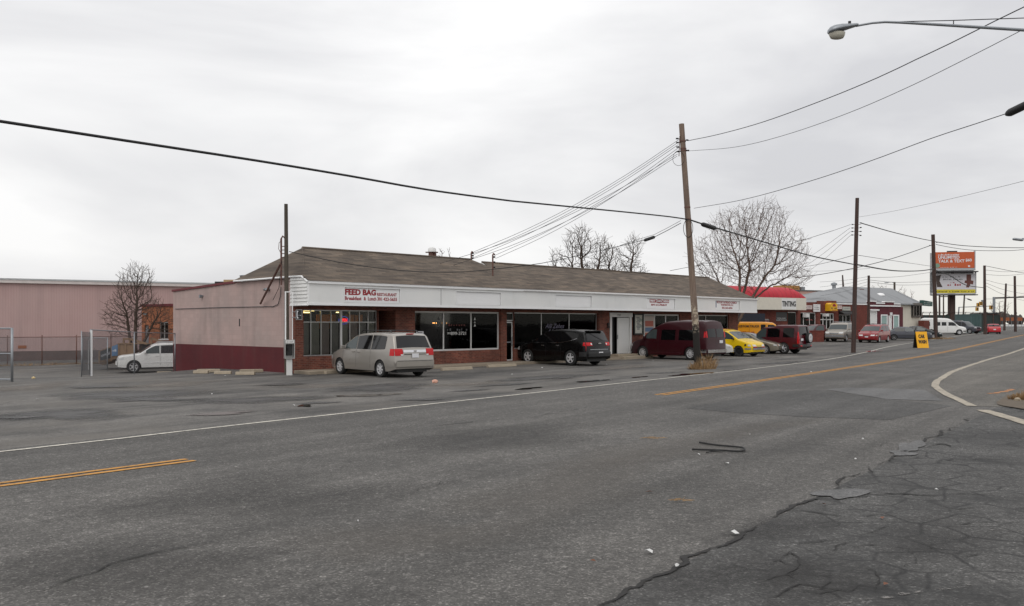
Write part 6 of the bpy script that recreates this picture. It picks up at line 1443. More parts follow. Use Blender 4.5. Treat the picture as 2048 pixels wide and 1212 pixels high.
# ---------------------------------------------------------------- wires
def plan_wire(pts, A, B, r, label, mat='wire', name='overhead_wire', cat='wire', group=None, n=6):
    """pts: pixels the wire is seen at; it hangs in the vertical plane over the plan line A-B"""
    out = []
    for x, y in pts:
        a = (x - CX)/F; dx, dy = B[0] - A[0], B[1] - A[1]
        k_ = (a*A[1] - A[0])/(dx - a*dy); out.append(P(x, y, A[1] + dy*k_))
    out = resample(out, max(.6, (out[-1] - out[0]).length/40)); m = MB(); m.tube(out, r, n)
    o = m.build(name, M[mat], None, smooth=True); tag(o, label, cat, group); return o
def depth_wire(pts, r, label, mat='wire', name='overhead_wire', cat='wire', group=None):
    """pts: (px, py, depth)"""
    q = [P(*p) for p in pts]; q = resample(q, max(.8, (q[-1] - q[0]).length/30)); m = MB(); m.tube(q, r, 5)
    return tag(m.build(name, M[mat], None, smooth=True), label, cat, group)
xy = lambda p: (p.x, p.y)
prev = (-16.5, 4.6); a0 = onP1(440); wm = (a0.x, a0.y)
p9 = (prev[0] + (wm[0]-prev[0])*.233, prev[1] + (wm[1]-prev[1])*.233); b9 = Vector((*p9, 0))
pole('brown utility pole carrying the main cable beyond the left edge of the picture', b9, b9 + Vector((-.1, 0, 8.2)), .15, .12, M['pole_grey'])
MC = [(-420,184),(-260,204),(0,242.5),(250,281),(512,321),(700,352),(853,379),(1000,399),(1060,405.5),(1250,424),(1340,433.5),(1376,439)]
plan_wire(MC, prev, wm, .030, 'thick black main cable sweeping from the upper left to the leaning pole', 'cable', 'overhead_cable', 'cable')
plan_wire([(1378,439),(1410,449.5),(1440,458),(1538,487),(1624,512),(1706,528.5)], wm, xy(onP2(528)), .036, 'thick black cable from the leaning pole to the second pole', 'cable', 'overhead_cable', 'cable')
plan_wire([(1710,528.5),(1769,539),(1802,542),(1840,541.5),(1867,538)], xy(onP2(528)), xy(onP3(538)), .05, 'thick cable sagging between the second and third dark poles', 'cable', 'overhead_cable', 'cable')
plan_wire([(1870,540),(1900,551),(1932,570),(1969,575.6)], xy(onP3(538)), (GY(1969,127).x, 127), .05, 'cable crossing the white billboard down to the thin pole', 'cable', 'overhead_cable', 'cable')
near = (lb_.x, lb_.y)
plan_wire([(1376,281.5),(1440,268),(1529,243),(1652,198),(1756,155),(1830,120),(1900,87),(1990,42),(2075,1),(2130,-24),(2185,-50)], xy(onP1(281)), near, .014, 'upper twisted wire rising from the leaning pole past the street lamp arm', 'cable')
plan_wire([(1376,302),(1471,294),(1570,270),(1694,227),(1817,174),(1941,113),(2048,58),(2120,20),(2185,-12)], xy(onP1(302)), near, .009, 'thin wire rising from the leaning pole below the twisted one', 'cable')
plan_wire([(1388,416.5),(1487,399),(1611,365),(1735,324),(1859,278),(1950,248),(2010,228),(2100,188),(2185,146)], xy(onP1(416)), near, .011, 'sleeved cable rising from the leaning pole to the right edge', 'cable')
def sleeve(label, p, q, Y0, Y1, r):
    a, b_ = P(*p, Y0), P(*q, Y1); m = MB(); v = b_ - a; m.tube([a, a + v*.06, a + v*.12, a + v*.88, a + v*.94, b_], [r*.4, r*.8, r, r, r*.8, r*.4], 10)
    return tag(m.build('splice_case', M['cable'], None, smooth=True), label, 'cable splice')
def Yon(px_, A, B): a = (px_ - CX)/F; k_ = (a*A[1] - A[0])/((B[0]-A[0]) - a*(B[1]-A[1])); return A[1] + (B[1]-A[1])*k_
sleeve('fat black splice case on the cable at the right edge of the sky', (2012, 229), (2085, 194), Yon(2012, xy(onP1(416)), near), Yon(2085, xy(onP1(416)), near), .10)
sleeve('black splice case on the thick cable just right of the leaning pole', (1403, 448), (1432, 457), Yon(1403, wm, xy(onP2(528))), Yon(1432, wm, xy(onP2(528))), .11)
SB = xy(P0.location)
SW = [(578,503),(672,523.5),(740,534),(804,541),(870,544.5),(930,543.5),(986,538.5),(1083,526.5),(1168,508.5),(1240,492),(1281,481.5),(1309,474),(1362,446)]
plan_wire(SW, (SB[0], SB[1] - .4), wm, .016, 'service cable sagging before the roof from the corner pole to the leaning pole', 'cable', 'overhead_cable', 'cable')
plan_wire([(1240,491),(1281,477.5),(1309,469),(1362,441)], (SB[0], SB[1] - .4), wm, .010, 'short messenger wire above the splice case left of the leaning pole', 'cable')
sleeve('small black splice case on the service cable left of the leaning pole', (1288, 481), (1310, 473.5), 41.3, 41.5, .075)
# service wires to the roof masts
def mast(label, px_, py0, py1, t):
    s_ = S(px_, t); b0 = strip_pt(s_, t, 0); zt_ = ZS(px_, py0, t); zb_ = ZS(px_, py1, t)
    mt = thing('service_mast', label, 'mast', b0 + Vector((0, 0, zb_)), RZ)
    m = MB(); m.tube([(0, 0, -.25), (0, 0, zt_ - zb_ - .08), (.05, 0, zt_ - zb_), (.14, 0, zt_ - zb_ - .05)], .04, 8); m.build('pipe', M['rust_steel'], mt)
    for i in range(3): m = MB(); z = (zt_ - zb_)*(.82 - .27*i); m.lathe([(-.05, .001), (-.04, .05), (.04, .05), (.05, .001)], 8, Matrix.Translation((.12, 0, z)) @ Matrix.Rotation(math.pi/2, 4, 'Y')); m.tube([(.03, 0, z), (.12, 0, z)], .015, 5); m.build('insulator', M['black'], mt)
    return b0
mast('rusty service mast at the gap in the shingle roof ridge', 942.5, 503, 521, RD); mast('rusty service mast on the front roof slope of the shops', 985.5, 507, 545, .0)
for i, (y0, p) in enumerate(zip((279, 284, 289, 296, 302, 308, 312), ((948, 503.5), (948, 509), (948, 515), (989, 511), (991, 517), (880, 527), (905, 531)))):
    Ye = C0.y + UY*S(p[0], 1.0) + UX*1.0; q0 = onP1(y0); A = (1358 - i*.6, y0)
    pts = [(A[0], A[1], 42.3)] + [(A[0] + (p[0]-A[0])*f_, A[1] + (p[1]-A[1])*f_ + 30*4*f_*(1-f_)*(.55 if i < 5 else .75), 42.3 + (Ye - 42.3)*f_) for f_ in (.25, .5, .75)] + [(p[0], p[1], Ye)]
    depth_wire(pts, .011, 'thin service wire slanting down from the leaning pole to the roof masts', group='service wires to the roof masts')
plan_wire([(1340,541.5),(1472,515),(1571,490.5),(1667,461)], (10.0, 60.0), xy(onP2(455)), .016, 'service cable from the second pole toward the shops roof end', 'cable')
for i, (a, b_) in enumerate((((1700,456),(1560,549)),((1701,463),(1575,556)),((1702,470),(1590,563)))):
    depth_wire([(a[0], a[1], 63), ((a[0]+b_[0])/2, (a[1]+b_[1])/2 + 4, 74), (b_[0], b_[1], 86)], .011, 'thin drop wire from the second pole to the red awning shop', group='drop wires to the red awning shop')
plan_wire([(1667,461),(1690,453),(1701,449)], xy(onP2(449) + Vector((-4, -2, 0))), xy(onP2(449)), .012, 'wire tail tied to the insulators of the second pole', 'cable')
plan_wire([(1720,445.5),(1788,465),(1840,477),(1863,481.5)], xy(onP2(446)), xy(onP3(481)), .035, 'upper cable from the second to the third dark pole', 'cable', 'overhead_cable', 'cable')
depth_wire([(1870,483.5,100),(1937,492,105),(2048,495.5,112),(2150,490,118)], .04, 'upper cable leaving the third pole to the right edge', 'cable', 'overhead_cable', 'cable')
depth_wire([(1872,489,100),(1905,495.5,103),(1947,500.5,106),(2000,501.5,110),(2048,499,114),(2150,486,120)], .03, 'lower cable leaving the third pole to the right edge', 'cable', 'overhead_cable', 'cable')
depth_wire([(1864,490,100),(1788,516,98),(1714,535,96),(1640,549,95),(1590,555,95)], .035, 'cable from the third pole sloping down left behind the second pole', 'cable', 'overhead_cable', 'cable')
depth_wire([(1717,510.5,63),(1788,521.5,80),(1866,533,100)], .018, 'thin wire low between the second and third poles')
depth_wire([(1707,510.5,63),(1640,528,70),(1560,541,80)], .016, 'thin wire from the second pole down to the left')
depth_wire([(1718,434,63),(1788,422,52),(1900,398,42),(2048,362,34),(2130,340,30)], .008, 'faint wire from the top of the second pole to the right edge')
depth_wire([(1972,532,127),(2048,546,140),(2150,556,155)], .035, 'wire from the thin pole to the right edge')
for i, (y0, y1) in enumerate(((540, 541), (549, 547), (560, 572), (566, 588), (572, 602), (598, 590))):
    depth_wire([(1972, y0, 127), (2010, (y0+y1)/2 + 3, 138), (2060, y1, 152), (2130, y1 - 4, 170)], .022, 'faint far wire right of the thin pole', group='far wires over the road bend')
for i, (y0, y1) in enumerate(((553, 556), (558, 566), (563, 575), (569, 584))):
    depth_wire([(1737, y0, 92), (1690, (y0 + y1)/2 + 6, 100), (1640, y1 + 8, 110)], .014, 'thin wire fanning left from the pole by the chimney', group='wires by the chimney pole')
for i, (y0, y1) in enumerate(((555, 541), (560, 560), (564, 566))):
    depth_wire([(1738, y0, 92), (1800, (y0 + y1)/2 + 5, 110), (1866, y1 + 3, 140)], .02, 'thin wire from the chimney pole toward the billboard', group='wires toward the billboard')
for y0, y1 in ((541, 541), (592, 607)): depth_wire([(1560, y0, 150), (1650, (y0+y1)/2 + 1, 150), (1740, y1 - 4, 150)], .02, 'faint far wire above the pink block', group='far wires above the pink block')
# ---------------------------------------------------------------- trees
def bark(name, c): 
    k = N(name); n1 = k.noise(1, k.mapped((6, 6, 1.2)), detail=6); return k.bsdf(k.mix(n1, tuple(x*.6 for x in c[:3]), tuple(min(1, x*1.5) for x in c[:3])), .95, bump=n1, bs=.5, bd=.02)
M['bark'] = bark('dark_bark', rgb(74, 62, 54)); M['bark_grey'] = bark('grey_brown_bark', rgb(100, 84, 74)); M['twig'] = bark('twig_bark', rgb(92, 72, 62))
from mathutils import kdtree
def bare_tree(name, label, base, blobs, stems, n_attr, seed, D=.28, twig_r=.010, pw=2.25, mat='bark_grey', up=.10, jit=.18, dk=1.6, di=9., rmax=.26, twigs=2, twig_len=.45, group=None, crook=0.):
    """winter tree grown toward points spread through its crown.
    blobs: (cx, cy, cz, rx, ry, rz, weight); stems: polylines from the ground that carry the crown"""
    R_ = random.Random(seed); t = thing(name, label, 'tree', base, 0, group)
    A = []; tw = sum(b[6] for b in blobs)
    for b in blobs:
        for _ in range(int(n_attr*b[6]/tw)):
            while True:
                x, y, z = R_.uniform(-1, 1), R_.uniform(-1, 1), R_.uniform(-1, 1)
                q = x*x + y*y + z*z
                if q <= 1 and R_.random() < .35 + .65*q: break
            A.append(Vector((b[0] + x*b[3], b[1] + y*b[4], b[2] + z*b[5])))
    pos, par = [Vector((0, 0, -.3))], [-1]
    for st_ in stems:
        p = 0
        pts = resample([Vector((0, 0, -.3))] + [Vector(v) for v in st_], D)
        for v in pts[1:]:
            pos.append(v + Vector((R_.gauss(0, jit), R_.gauss(0, jit), 0))*D*.6); par.append(p); p = len(pos) - 1
    dirs = [Vector((0, 0, 1))]*len(pos)
    for _ in range(90):
        kd = kdtree.KDTree(len(pos))
        for i, p in enumerate(pos): kd.insert(p, i)
        kd.balance(); acc = {}; rest = []
        for a in A:
            c, i, d = kd.find(a)
            if d < dk*D: continue
            rest.append(a)
            if d < di*D*1.5: acc.setdefault(i, Vector()); acc[i] += (a - c).normalized()
        if not acc: break
        if len(rest) == len(A) and _ > 60: break
        A = rest
        for i, v in acc.items():
            v = v.normalized() + Vector((R_.gauss(0, jit + crook), R_.gauss(0, jit + crook), R_.gauss(0, jit + crook) + up))
            pos.append(pos[i] + v.normalized()*D*R_.uniform(.8, 1.15)); par.append(i)
        if len(pos) > 9000: break
    kids = [[] for _ in pos]
    for i, p in enumerate(par):
        if p >= 0: kids[p].append(i)
    # fine twigs at the tips and along the thin wood
    n0 = len(pos)
    for i in range(1, n0):
        k_ = twigs if not kids[i] else (1 if len(kids[i]) == 1 and R_.random() < .45*twigs else 0)
        if pos[i].z < 1.2: continue
        for _ in range(k_):
            d0 = (pos[i] - pos[par[i]]).normalized(); v = (d0 + Vector((R_.gauss(0, .6), R_.gauss(0, .6), R_.gauss(0, .45) + .25))).normalized()
            L = twig_len*R_.uniform(.5, 1.2); p = i
            for s_ in (.5, 1.):
                pos.append(pos[i] + v*L*s_ + Vector((0, 0, .08*L*s_*s_))); par.append(p); kids.append([]); kids[p].append(len(pos) - 1); p = len(pos) - 1
    n = len(pos); rad = [0.]*n; order = sorted(range(n), key=lambda i: 0); depth = [0]*n
    stack = [0]; seq = []
    while stack:
        i = stack.pop(); seq.append(i)
        for c in kids[i]: depth[c] = depth[i] + 1; stack.append(c)
    for i in reversed(seq):
        rad[i] = (sum(rad[c]**pw for c in kids[i]))**(1/pw) if kids[i] else twig_r
    f_ = min(1.0, rmax/max(rad)); rad = [max(twig_r*.8, r*f_ if r > twig_r*2 else r) for r in rad]
    tr_, cr = MB(), MB(); stack = [(0, None)]
    while stack:
        i, pre = stack.pop(); ch = [] if pre is None else [pre]; ch.append(i)
        while kids[i]:
            ks = sorted(kids[i], key=lambda c: -rad[c])
            for c in ks[1:]: stack.append((c, i))
            i = ks[0]; ch.append(i)
        if len(ch) < 2: continue
        rr = [rad[c] for c in ch]; 
        if pre is not None: rr[0] = rr[1]
        big = [j for j in range(len(ch)) if rr[j] > .055]
        cut = (max(big) + 1) if big else 0
        if cut >= 2: tr_.tube([pos[c] for c in ch[:cut]], rr[:cut], 8, cap=False)
        s_ = max(0, cut - 1)
        if len(ch) - s_ >= 2: cr.tube([pos[c] for c in ch[s_:]], rr[s_:], 4 if rr[s_] > .03 else 3, cap=False)
    tr_.build('trunk', M[mat], t, smooth=True, fix=False); cr.build('crown', M['twig'] if mat != 'bark' else M[mat], t, smooth=True, fix=False)
    return t
bare_tree('bare_tree', 'large spreading bare tree behind the far end of the shops', GY(1467, 71),
    [(1.2, 0, 7.8, 2.7, 2.6, 3.4, 1.0), (-1.8, 0, 7.0, 1.7, 1.6, 2.0, .32), (-.4, .3, 9.4, 1.5, 1.4, 1.6, .22), (2.6, -.3, 10.0, 1.7, 1.4, 1.6, .25), (4.2, -.3, 7.6, 1.7, 1.5, 1.9, .32), (4.5, -.5, 5.6, 1.5, 1.4, 1.1, .2), (-1.5, 0, 5.0, 1.2, 1.2, 1.0, .12)],
    [[(-.1, 0, 1.6), (-.3, .2, 3.2), (-1.0, .3, 5.2)], [(0, -.2, 1.6), (.3, -.5, 3.6), (.3, -.8, 6.2)], [(.1, .2, 1.7), (.8, .6, 3.8), (1.5, .8, 6.4)], [(.15, -.1, 1.6), (1.2, -.2, 3.6), (2.5, -.3, 5.8)], [(.2, .2, 1.7), (1.3, .3, 3.5), (3.0, .2, 5.0)]],
    6200, 11, .20, .0078, jit=.15, rmax=.19, twigs=2, twig_len=.66, up=.22)
bare_tree('bare_tree', 'bushy upright bare tree in the yard before the pink warehouse', GY(268, 59.5),
    [(0, 0, 4.6, 1.25, 1.2, 2.2, 1.0), (-1.15, 0, 3.4, .95, .9, 1.4, .35), (1.3, 0, 3.4, 1.0, .9, 1.3, .35), (.5, 0, 6.0, .8, .8, .9, .25), (2.1, 0, 2.9, .7, .6, .9, .15)],
    [[(-.1, 0, 1.1), (-.4, .1, 2.6), (-.55, .1, 3.8)], [(.1, 0, 1.2), (.15, -.1, 2.8), (.2, -.1, 4.2)], [(.25, .1, 1.0), (.8, .2, 2.2), (1.3, .2, 3.2)]],
    3200, 5, .16, .0075, jit=.15, rmax=.19, twigs=2, twig_len=.5, mat='bark', up=.34)
bare_tree('gnarled_tree', 'gnarled bare tree behind the roof, the wider left one of two', GY(1165, 76),
    [(-.3, 0, 8.6, 1.2, 1.2, 1.6, .8), (1.5, 0, 8.0, .9, .9, 1.4, .4), (-2.0, 0, 7.0, .8, .9, 1.3, .35), (0, 0, 6.2, 2.7, 1.6, 1.1, .5)],
    [[(-.2, 0, 3.2), (-.6, .1, 5.0), (-.9, .1, 7.0)], [(.1, .1, 3.2), (.15, -.1, 5.2), (-.1, -.1, 7.4)], [(.4, 0, 3.2), (.9, .1, 5.2), (1.4, 0, 7.0)], [(-.6, 0, 3.4), (-1.5, 0, 5.0), (-1.9, 0, 6.2)]],
    1700, 33, .20, .0095, jit=.2, crook=.14, rmax=.24, twigs=3, twig_len=.62, mat='bark', di=8, up=.14)
bare_tree('gnarled_tree', 'gnarled bare tree behind the roof, the narrower right one of two', GY(1246, 77),
    [(-1.0, 0, 7.4, .8, .8, 1.2, .4), (.9, 0, 8.4, .7, .8, 1.1, .35), (.2, 0, 6.3, 1.8, 1.2, 1.2, .6)],
    [[(-.2, 0, 3.2), (-.6, .1, 5.0), (-1.2, .1, 6.6)], [(.2, .1, 3.2), (.5, -.1, 5.2), (.8, -.1, 7.6)], [(.1, 0, 3.0), (-.1, .2, 4.6), (-.2, .1, 6.0)]],
    1300, 21, .20, .0095, jit=.2, crook=.14, rmax=.24, twigs=3, twig_len=.62, mat='bark', di=8, up=.14)
bare_tree('bare_tree', 'small bare treetop just above the left roof ridge', GY(884, 90), [(0, 0, 8.2, 1.2, 1, 1.2, 1)], [[(0, 0, 3), (.1, 0, 6.8)]], 90, 8, .3, .014, twig_len=.5)
for px_, Y, h_, sd, lab in ((1758, 170, 8.6, 3, 'hazy bare tree behind the grey roof left of the far lamp'), (1802, 172, 8.2, 4, 'hazy bare tree behind the grey roof right of the far lamp'), (1998, 190, 6.2, 6, 'distant bare tree beside the leaning far pole')):
    bare_tree('bare_tree', lab, GY(px_, Y), [(0, 0, h_*.68, h_*.36, h_*.3, h_*.34, 1)], [[(0, 0, h_*.2), (.1, 0, h_*.5)]], 260, sd, .5, .016, twig_len=.7, rmax=.2)
# far woods
k = N('winter_woods'); n_ = k.noise(.25, detail=8, rough=.75); M['woods'] = k.bsdf(k.ramp(n_, [(.3, (.07, .062, .058)), (.7, (.15, .13, .12))]), .95)
m = MB(); R_ = random.Random(4)
for i in range(240):
    x = 150 + i*2.2 + R_.uniform(-1, 1); y = 330 + R_.uniform(0, 26); w_ = R_.uniform(2.5, 5); h_ = R_.uniform(3.0, 5.2); z0 = zg(x, y) - .3
    for j in range(9):
        a = R_.uniform(0, 6.28); b_ = R_.uniform(-.5, .5)
        p = Vector((x, y, z0)); q = p + Vector((math.cos(a)*w_*.5, math.sin(a)*w_*.5, h_*R_.uniform(.5, 1)))
        s_ = Vector((math.sin(a), -math.cos(a), 0))*w_*.32
        m.add([p - s_*.4, p + s_*.4, q + s_, q + Vector((0, 0, h_*.15)), q - s_], [(0, 1, 2, 3, 4)])
tag(m.build('far_woods', M['woods'], None, fix=False), 'low belt of grey brown winter woods on the horizon', 'woods', None, 'stuff')
# ---------------------------------------------------------------- chain link
def chain_link(name, wire=.11, pitch=.06):
    k = N(name); uv = k.n('UVMap') if False else None
    s_ = k.n('SeparateXYZ'); k.l(k.obj(), s_.inputs[0])
    u = k.math('MULTIPLY', k.math('ADD', s_.outputs[0], s_.outputs[2]), 1/pitch); v = k.math('MULTIPLY', k.math('SUBTRACT', s_.outputs[0], s_.outputs[2]), 1/pitch)
    fu = k.math('PINGPONG', u, .5); fv = k.math('PINGPONG', v, .5)
    mask = k.math('LESS_THAN', k.math('MINIMUM', fu, fv), wire*.5)
    p = k.n('BsdfPrincipled'); p.inputs['Base Color'].default_value = (.16, .17, .18, 1); p.inputs['Roughness'].default_value = .5; p.inputs['Metallic'].default_value = .4
    t = k.n('BsdfTransparent'); m = k.n('MixShader'); k.l(mask, m.inputs[0]); k.l(t.outputs[0], m.inputs[1]); k.l(p.outputs[0], m.inputs[2]); k.l(m.outputs[0], k.out.inputs['Surface']); return k.mat
M['link'] = chain_link('chain_link', .16); M['link_dense'] = chain_link('folded_chain_link', .42)
def fence_run(label, pts, h, post_mat, rail_mat, name='chain_link_fence', posts=None, top=True, mesh='link', r=.03, extra_h=.0, cat='fence', bottom=False):
    """pts: ground points of the posts"""
    o = pts[0]; e = pts[-1]; ang = math.atan2(e.y - o.y, e.x - o.x); t = thing(name, label, cat, o, ang); inv = Matrix.Rotation(-ang, 3, 'Z')
    L = [inv @ (p - o) for p in pts]
    for i, p in enumerate(L):
        m = MB(); m.tube([p + Vector((0, 0, -.2)), p + Vector((0, 0, h + extra_h))], r, 8); m.build('post', M[post_mat], t, smooth=True)
    if top:
        m = MB(); m.tube([p + Vector((0, 0, h - .02)) for p in L], r*.75, 6)
        if bottom: m.tube([p + Vector((0, 0, .08)) for p in L], r*.75, 6); m.tube([p + Vector((0, 0, h*.52)) for p in L], r*.6, 6)
        m.build('rail', M[rail_mat], t)
    m = MB(); m.grid([[p + Vector((0, .0, .05)) for p in L], [p + Vector((0, 0, h - .03)) for p in L]]); m.build('mesh', M[mesh], t)
    return t
# rear fence before the warehouse
rf_ = [GY(q, y) for q, y in ((-120, 62.2), (-50, 63.0), (15, 63.8), (84, 64.6), (153, 65.4), (222, 66.2), (300, 67.0))]
fence_run('long rusty chain link fence along the pink warehouse', rf_, 2.0, 'rust_steel', 'rust_steel', extra_h=.12, r=.035)
fg_ = [GY(q, y) for q, y in ((181, 37.6), (222, 39.6), (268.5, 41.4), (350, 45.0))]
fence_run('grey chain link fence with open top rail before the white suv', [fg_[0], fg_[2], fg_[3]], 1.95, 'steel', 'steel', r=.03)
fence_run('grey framed chain link gate leaf at the left edge', [GY(-70, 33.0), GY(24, 32.6)], 1.95, 'steel', 'steel', name='chain_link_gate', r=.045, bottom=True, cat='gate')
fs = [GY(181, 37.4), GY(163, 36.2)]
fence_run('sagging folded chain link leaf beside the white gate post', fs, 1.85, 'steel', 'steel', name='chain_link_gate', mesh='link_dense', top=False, cat='gate', r=.02)
gp = thing('gate_post', 'white painted gate post with hanging latch rod', 'post', GY(183, 37.3)); m = MB(); m.tube([(0, 0, -.2), (0, 0, 1.9)], .04, 10); m.build('shaft', M['white_trim'], gp); m = MB(); m.tube([(-.12, 0, .25), (-.12, 0, 1.1)], .018, 6); m.tube([(-.12, 0, 1.1), (-.11, 0, 1.5), (0, 0, 1.55)], .012, 5); m.build('latch_rod', M['alu_white'], gp)
fence_run('short grey fence panel behind the white gate post', [GY(165, 57), GY(215, 57.5)], 2.1, 'steel', 'steel', r=.035)
# ================================================================ signs, billboards, signals, litter
cb = GY(1842, 72.5); cw = thing('sandwich_board', 'yellow CAR WASH sandwich board at the road edge', 'sign', cb, math.radians(8))
sc_ = 72.5/F; w_ = 24*sc_; h_ = 32.5*sc_
m = MB(); m.prism([(-w_/2, -.32, .0), (-w_/2, -.02, h_), (-w_/2, .02, h_), (-w_/2, -.27, .0)], (w_, 0, 0)); fp = m.build('front_panel', plain('yellow_board_paint', rgb(238, 172, 16), .55, var=.05), cw)
m = MB(); m.prism([(-w_/2, .32, .0), (-w_/2, .03, h_), (-w_/2, .065, h_), (-w_/2, .37, .0)], (w_, 0, 0)); m.build('back_panel', M['black'], cw)
for txt, z0, z1, x0, x1 in (('CAR', .60, .83, .2, .76), ('WASH', .27, .50, .12, .86)):
    t_ = text_mesh(txt, -w_/2 + x0*w_, -w_/2 + x1*w_, z0*h_, z1*h_, 0, M['black_text'], fp, bold=.05)
    for v in t_.data.vertices: v.co.y += -.33 + .30*(v.co.z/h_)
# billboards
BY = 150.0; bx = GY(1907, BY); bs = thing('billboard', 'double billboard on one dark column, orange face above white face', 'billboard', bx, math.radians(-9))
fbb = Fac(1907, BY, -9); q = fbb
m = MB(); m.tube([(q.x(1906.5), .9, -.5), (q.x(1906.5), .9, q.z(1906, 510))], .95*.62, 16); m.build('column', M['pole_dark'], bs)
def face(y0, y1, x0, x1, mat, name):
    m = MB(); m.box(q.x(x0), q.x(x1), 0, .35, q.z(1907, y1), q.z(1907, y0)); return m.build(name, mat, bs)
M['bb_orange'] = plain('orange_poster', rgb(192, 88, 44), .5, var=.07, scale=.5); M['bb_white'] = plain('grey_white_poster', rgb(206, 204, 208), .5, var=.05)
M['bb_frame'] = plain('billboard_frame', rgb(170, 172, 174), .5); M['bb_dark'] = plain('billboard_catwalk', rgb(52, 50, 52), .7)
f1 = face(504, 536, 1868, 1949, M['bb_orange'], 'poster_panel'); f2_ = face(547, 586.5, 1870, 1951, M['bb_white'], 'poster_panel')
m = MB(); m.box(q.x(1868), q.x(1951), -.02, .5, q.z(1907, 541), q.z(1907, 536.4)); m.box(q.x(1868), q.x(1951), -.03, .5, q.z(1907, 588.5), q.z(1907, 586.9)); m.box(q.x(1949.2), q.x(1951), -.04, .5, q.z(1907, 540), q.z(1907, 502)); m.box(q.x(1951.2), q.x(1952.6), -.04, .5, q.z(1907, 587), q.z(1907, 545)); m.build('trim', M['bb_frame'], bs)
MB().box(q.x(1864), q.x(1952), -1.2, .3, q.z(1907, 545), q.z(1907, 543)).build('catwalk', M['bb_dark'], bs); MB().box(q.x(1862), q.x(1951), -1.2, .3, q.z(1907, 591), q.z(1907, 589.2)).build('catwalk', M['bb_dark'], bs); MB().box(q.x(1895), q.x(1915), .1, .4, q.z(1907, 503.9), q.z(1907, 501.5)).build('nameplate', M['bb_dark'], bs)
m = MB(); m.box(q.x(1862), q.x(1866), .36, .7, q.z(1907, 590), q.z(1907, 545)); m.box(q.x(1862), q.x(1949), .36, .6, q.z(1907, 585), q.z(1907, 505)); m.build('backing', M['bb_frame'], bs)
WT = M['plate']
m = MB(); bars(m, q.x(1876), q.x(1919), q.z(1907, 511), q.z(1907, 507.5), -.002, 15, 4, .03); m.build('poster_lettering', WT, f1)
text_mesh('UNLIMITED', q.x(1876.5), q.x(1919), q.z(1907, 517.5), q.z(1907, 511.8), -.01, WT, f1, bold=.03); text_mesh('TALK & TEXT', q.x(1876.5), q.x(1929), q.z(1907, 525), q.z(1907, 519), -.01, WT, f1, bold=.03); text_mesh('$60', q.x(1931), q.x(1943.5), q.z(1907, 524), q.z(1907, 517.5), -.01, WT, f1, bold=.03)
m = MB(); m.lathe([(0, .001), (0, 1), (.05, 1)], 16, Matrix.Translation((q.x(1874.5), -.01, q.z(1907, 531))) @ Matrix.Rotation(-math.pi/2, 4, 'Z') @ Matrix.Diagonal((-.5, .42, .38, 1))); m.build('poster_emblem', plain('poster_green', rgb(120, 150, 130), .5), f1)
m = MB(); bars(m, q.x(1880), q.x(1915), q.z(1907, 535), q.z(1907, 534), -.002, 16, 9, .02); m.box(q.x(1936), q.x(1940), -.02, -.001, q.z(1907, 534), q.z(1907, 531)); m.build('poster_small_print', WT, f1)
m = MB(); m.box(q.x(1870.5), q.x(1950.5), -.02, -.001, q.z(1907, 586), q.z(1907, 579)); yb = m.build('poster_band', plain('poster_yellow', rgb(206, 190, 48), .5), f2_)
m = MB(); bars(m, q.x(1872), q.x(1948), q.z(1907, 584), q.z(1907, 582), -.022, 26, 6, .02); m.build('poster_lettering', M['black_text'], yb)
m = MB(); bars(m, q.x(1885), q.x(1921), q.z(1907, 555), q.z(1907, 552), -.002, 14, 7, .02); bars(m, q.x(1886), q.x(1926), q.z(1907, 560), q.z(1907, 557), -.002, 14, 17, .02); m.build('poster_lettering', M['grey_text'], f2_)
words(q.x(1900), q.x(1920), q.z(1907, 566), q.z(1907, 564.5), -.002, 4, 'poster_lettering', M['red_text'], f2_, 3, .02); words(q.x(1894), q.x(1923), q.z(1907, 571.5), q.z(1907, 567), -.002, 6, 'poster_lettering', M['red_text'], f2_, 31, .02)
BD = plain('boot_brown', rgb(104, 62, 54), .6, var=.3); BT = plain('boot_dark', rgb(70, 58, 54), .6)
def shape(pts, mat, name): m = MB(); m.prism([(q.x(a), -.001, q.z(1907, b_)) for a, b_ in pts], (0, -.02, 0)); m.build(name, mat, f2_)
shape([(1872,551),(1882,550),(1879,562),(1884,572),(1885,574),(1874,574),(1873,564)], BT, 'poster_picture'); shape([(1933,549),(1942,549),(1942,561),(1947,562),(1946,569),(1941,568),(1938,575),(1932,575),(1934,567),(1929,566),(1930,561),(1933,561)], BD, 'poster_picture')
# traffic signals on mast arms
sgp = GY(1981, 200); sg = thing('traffic_signal', 'mast arm traffic signals over the far junction', 'traffic signal', sgp)
L_ = lambda a, b_: P(a, b_, 200) - sgp
m = MB(); m.tube([(0, 0, -.5), L_(1964, 600)], .22, 8); m.build('pole', M['steel'], sg)
m = MB(); m.tube([L_(1982, 612), L_(1918, 614.5)], .10, 6); m.tube([L_(1918, 614), L_(1916, 640)], .14, 6); m.build('mast_arm', M['steel'], sg)
for a, y0, y1 in ((1954.5, 606, 613), (1959.5, 603.5, 611), (1952.5, 614.5, 622), (1980, 611, 619)):
    c_ = L_(a, (y0 + y1)/2); hh = (y1 - y0)*200/F; m = MB(); m.box(c_.x - .28, c_.x + .28, c_.y - .55, c_.y - .15, c_.z - hh/2, c_.z + hh/2); h_ = m.build('signal_head', plain('signal_yellow', rgb(190, 140, 40), .5) if 'signal_yellow' not in bpy.data.materials else bpy.data.materials['signal_yellow'], sg)
    m = MB()
    for j in (-.3, 0, .3): m.tube([(c_.x, c_.y - .6, c_.z + j*hh), (c_.x, c_.y - .551, c_.z + j*hh)], .13, 8)
    m.build('signal_lens', M['black'], h_)
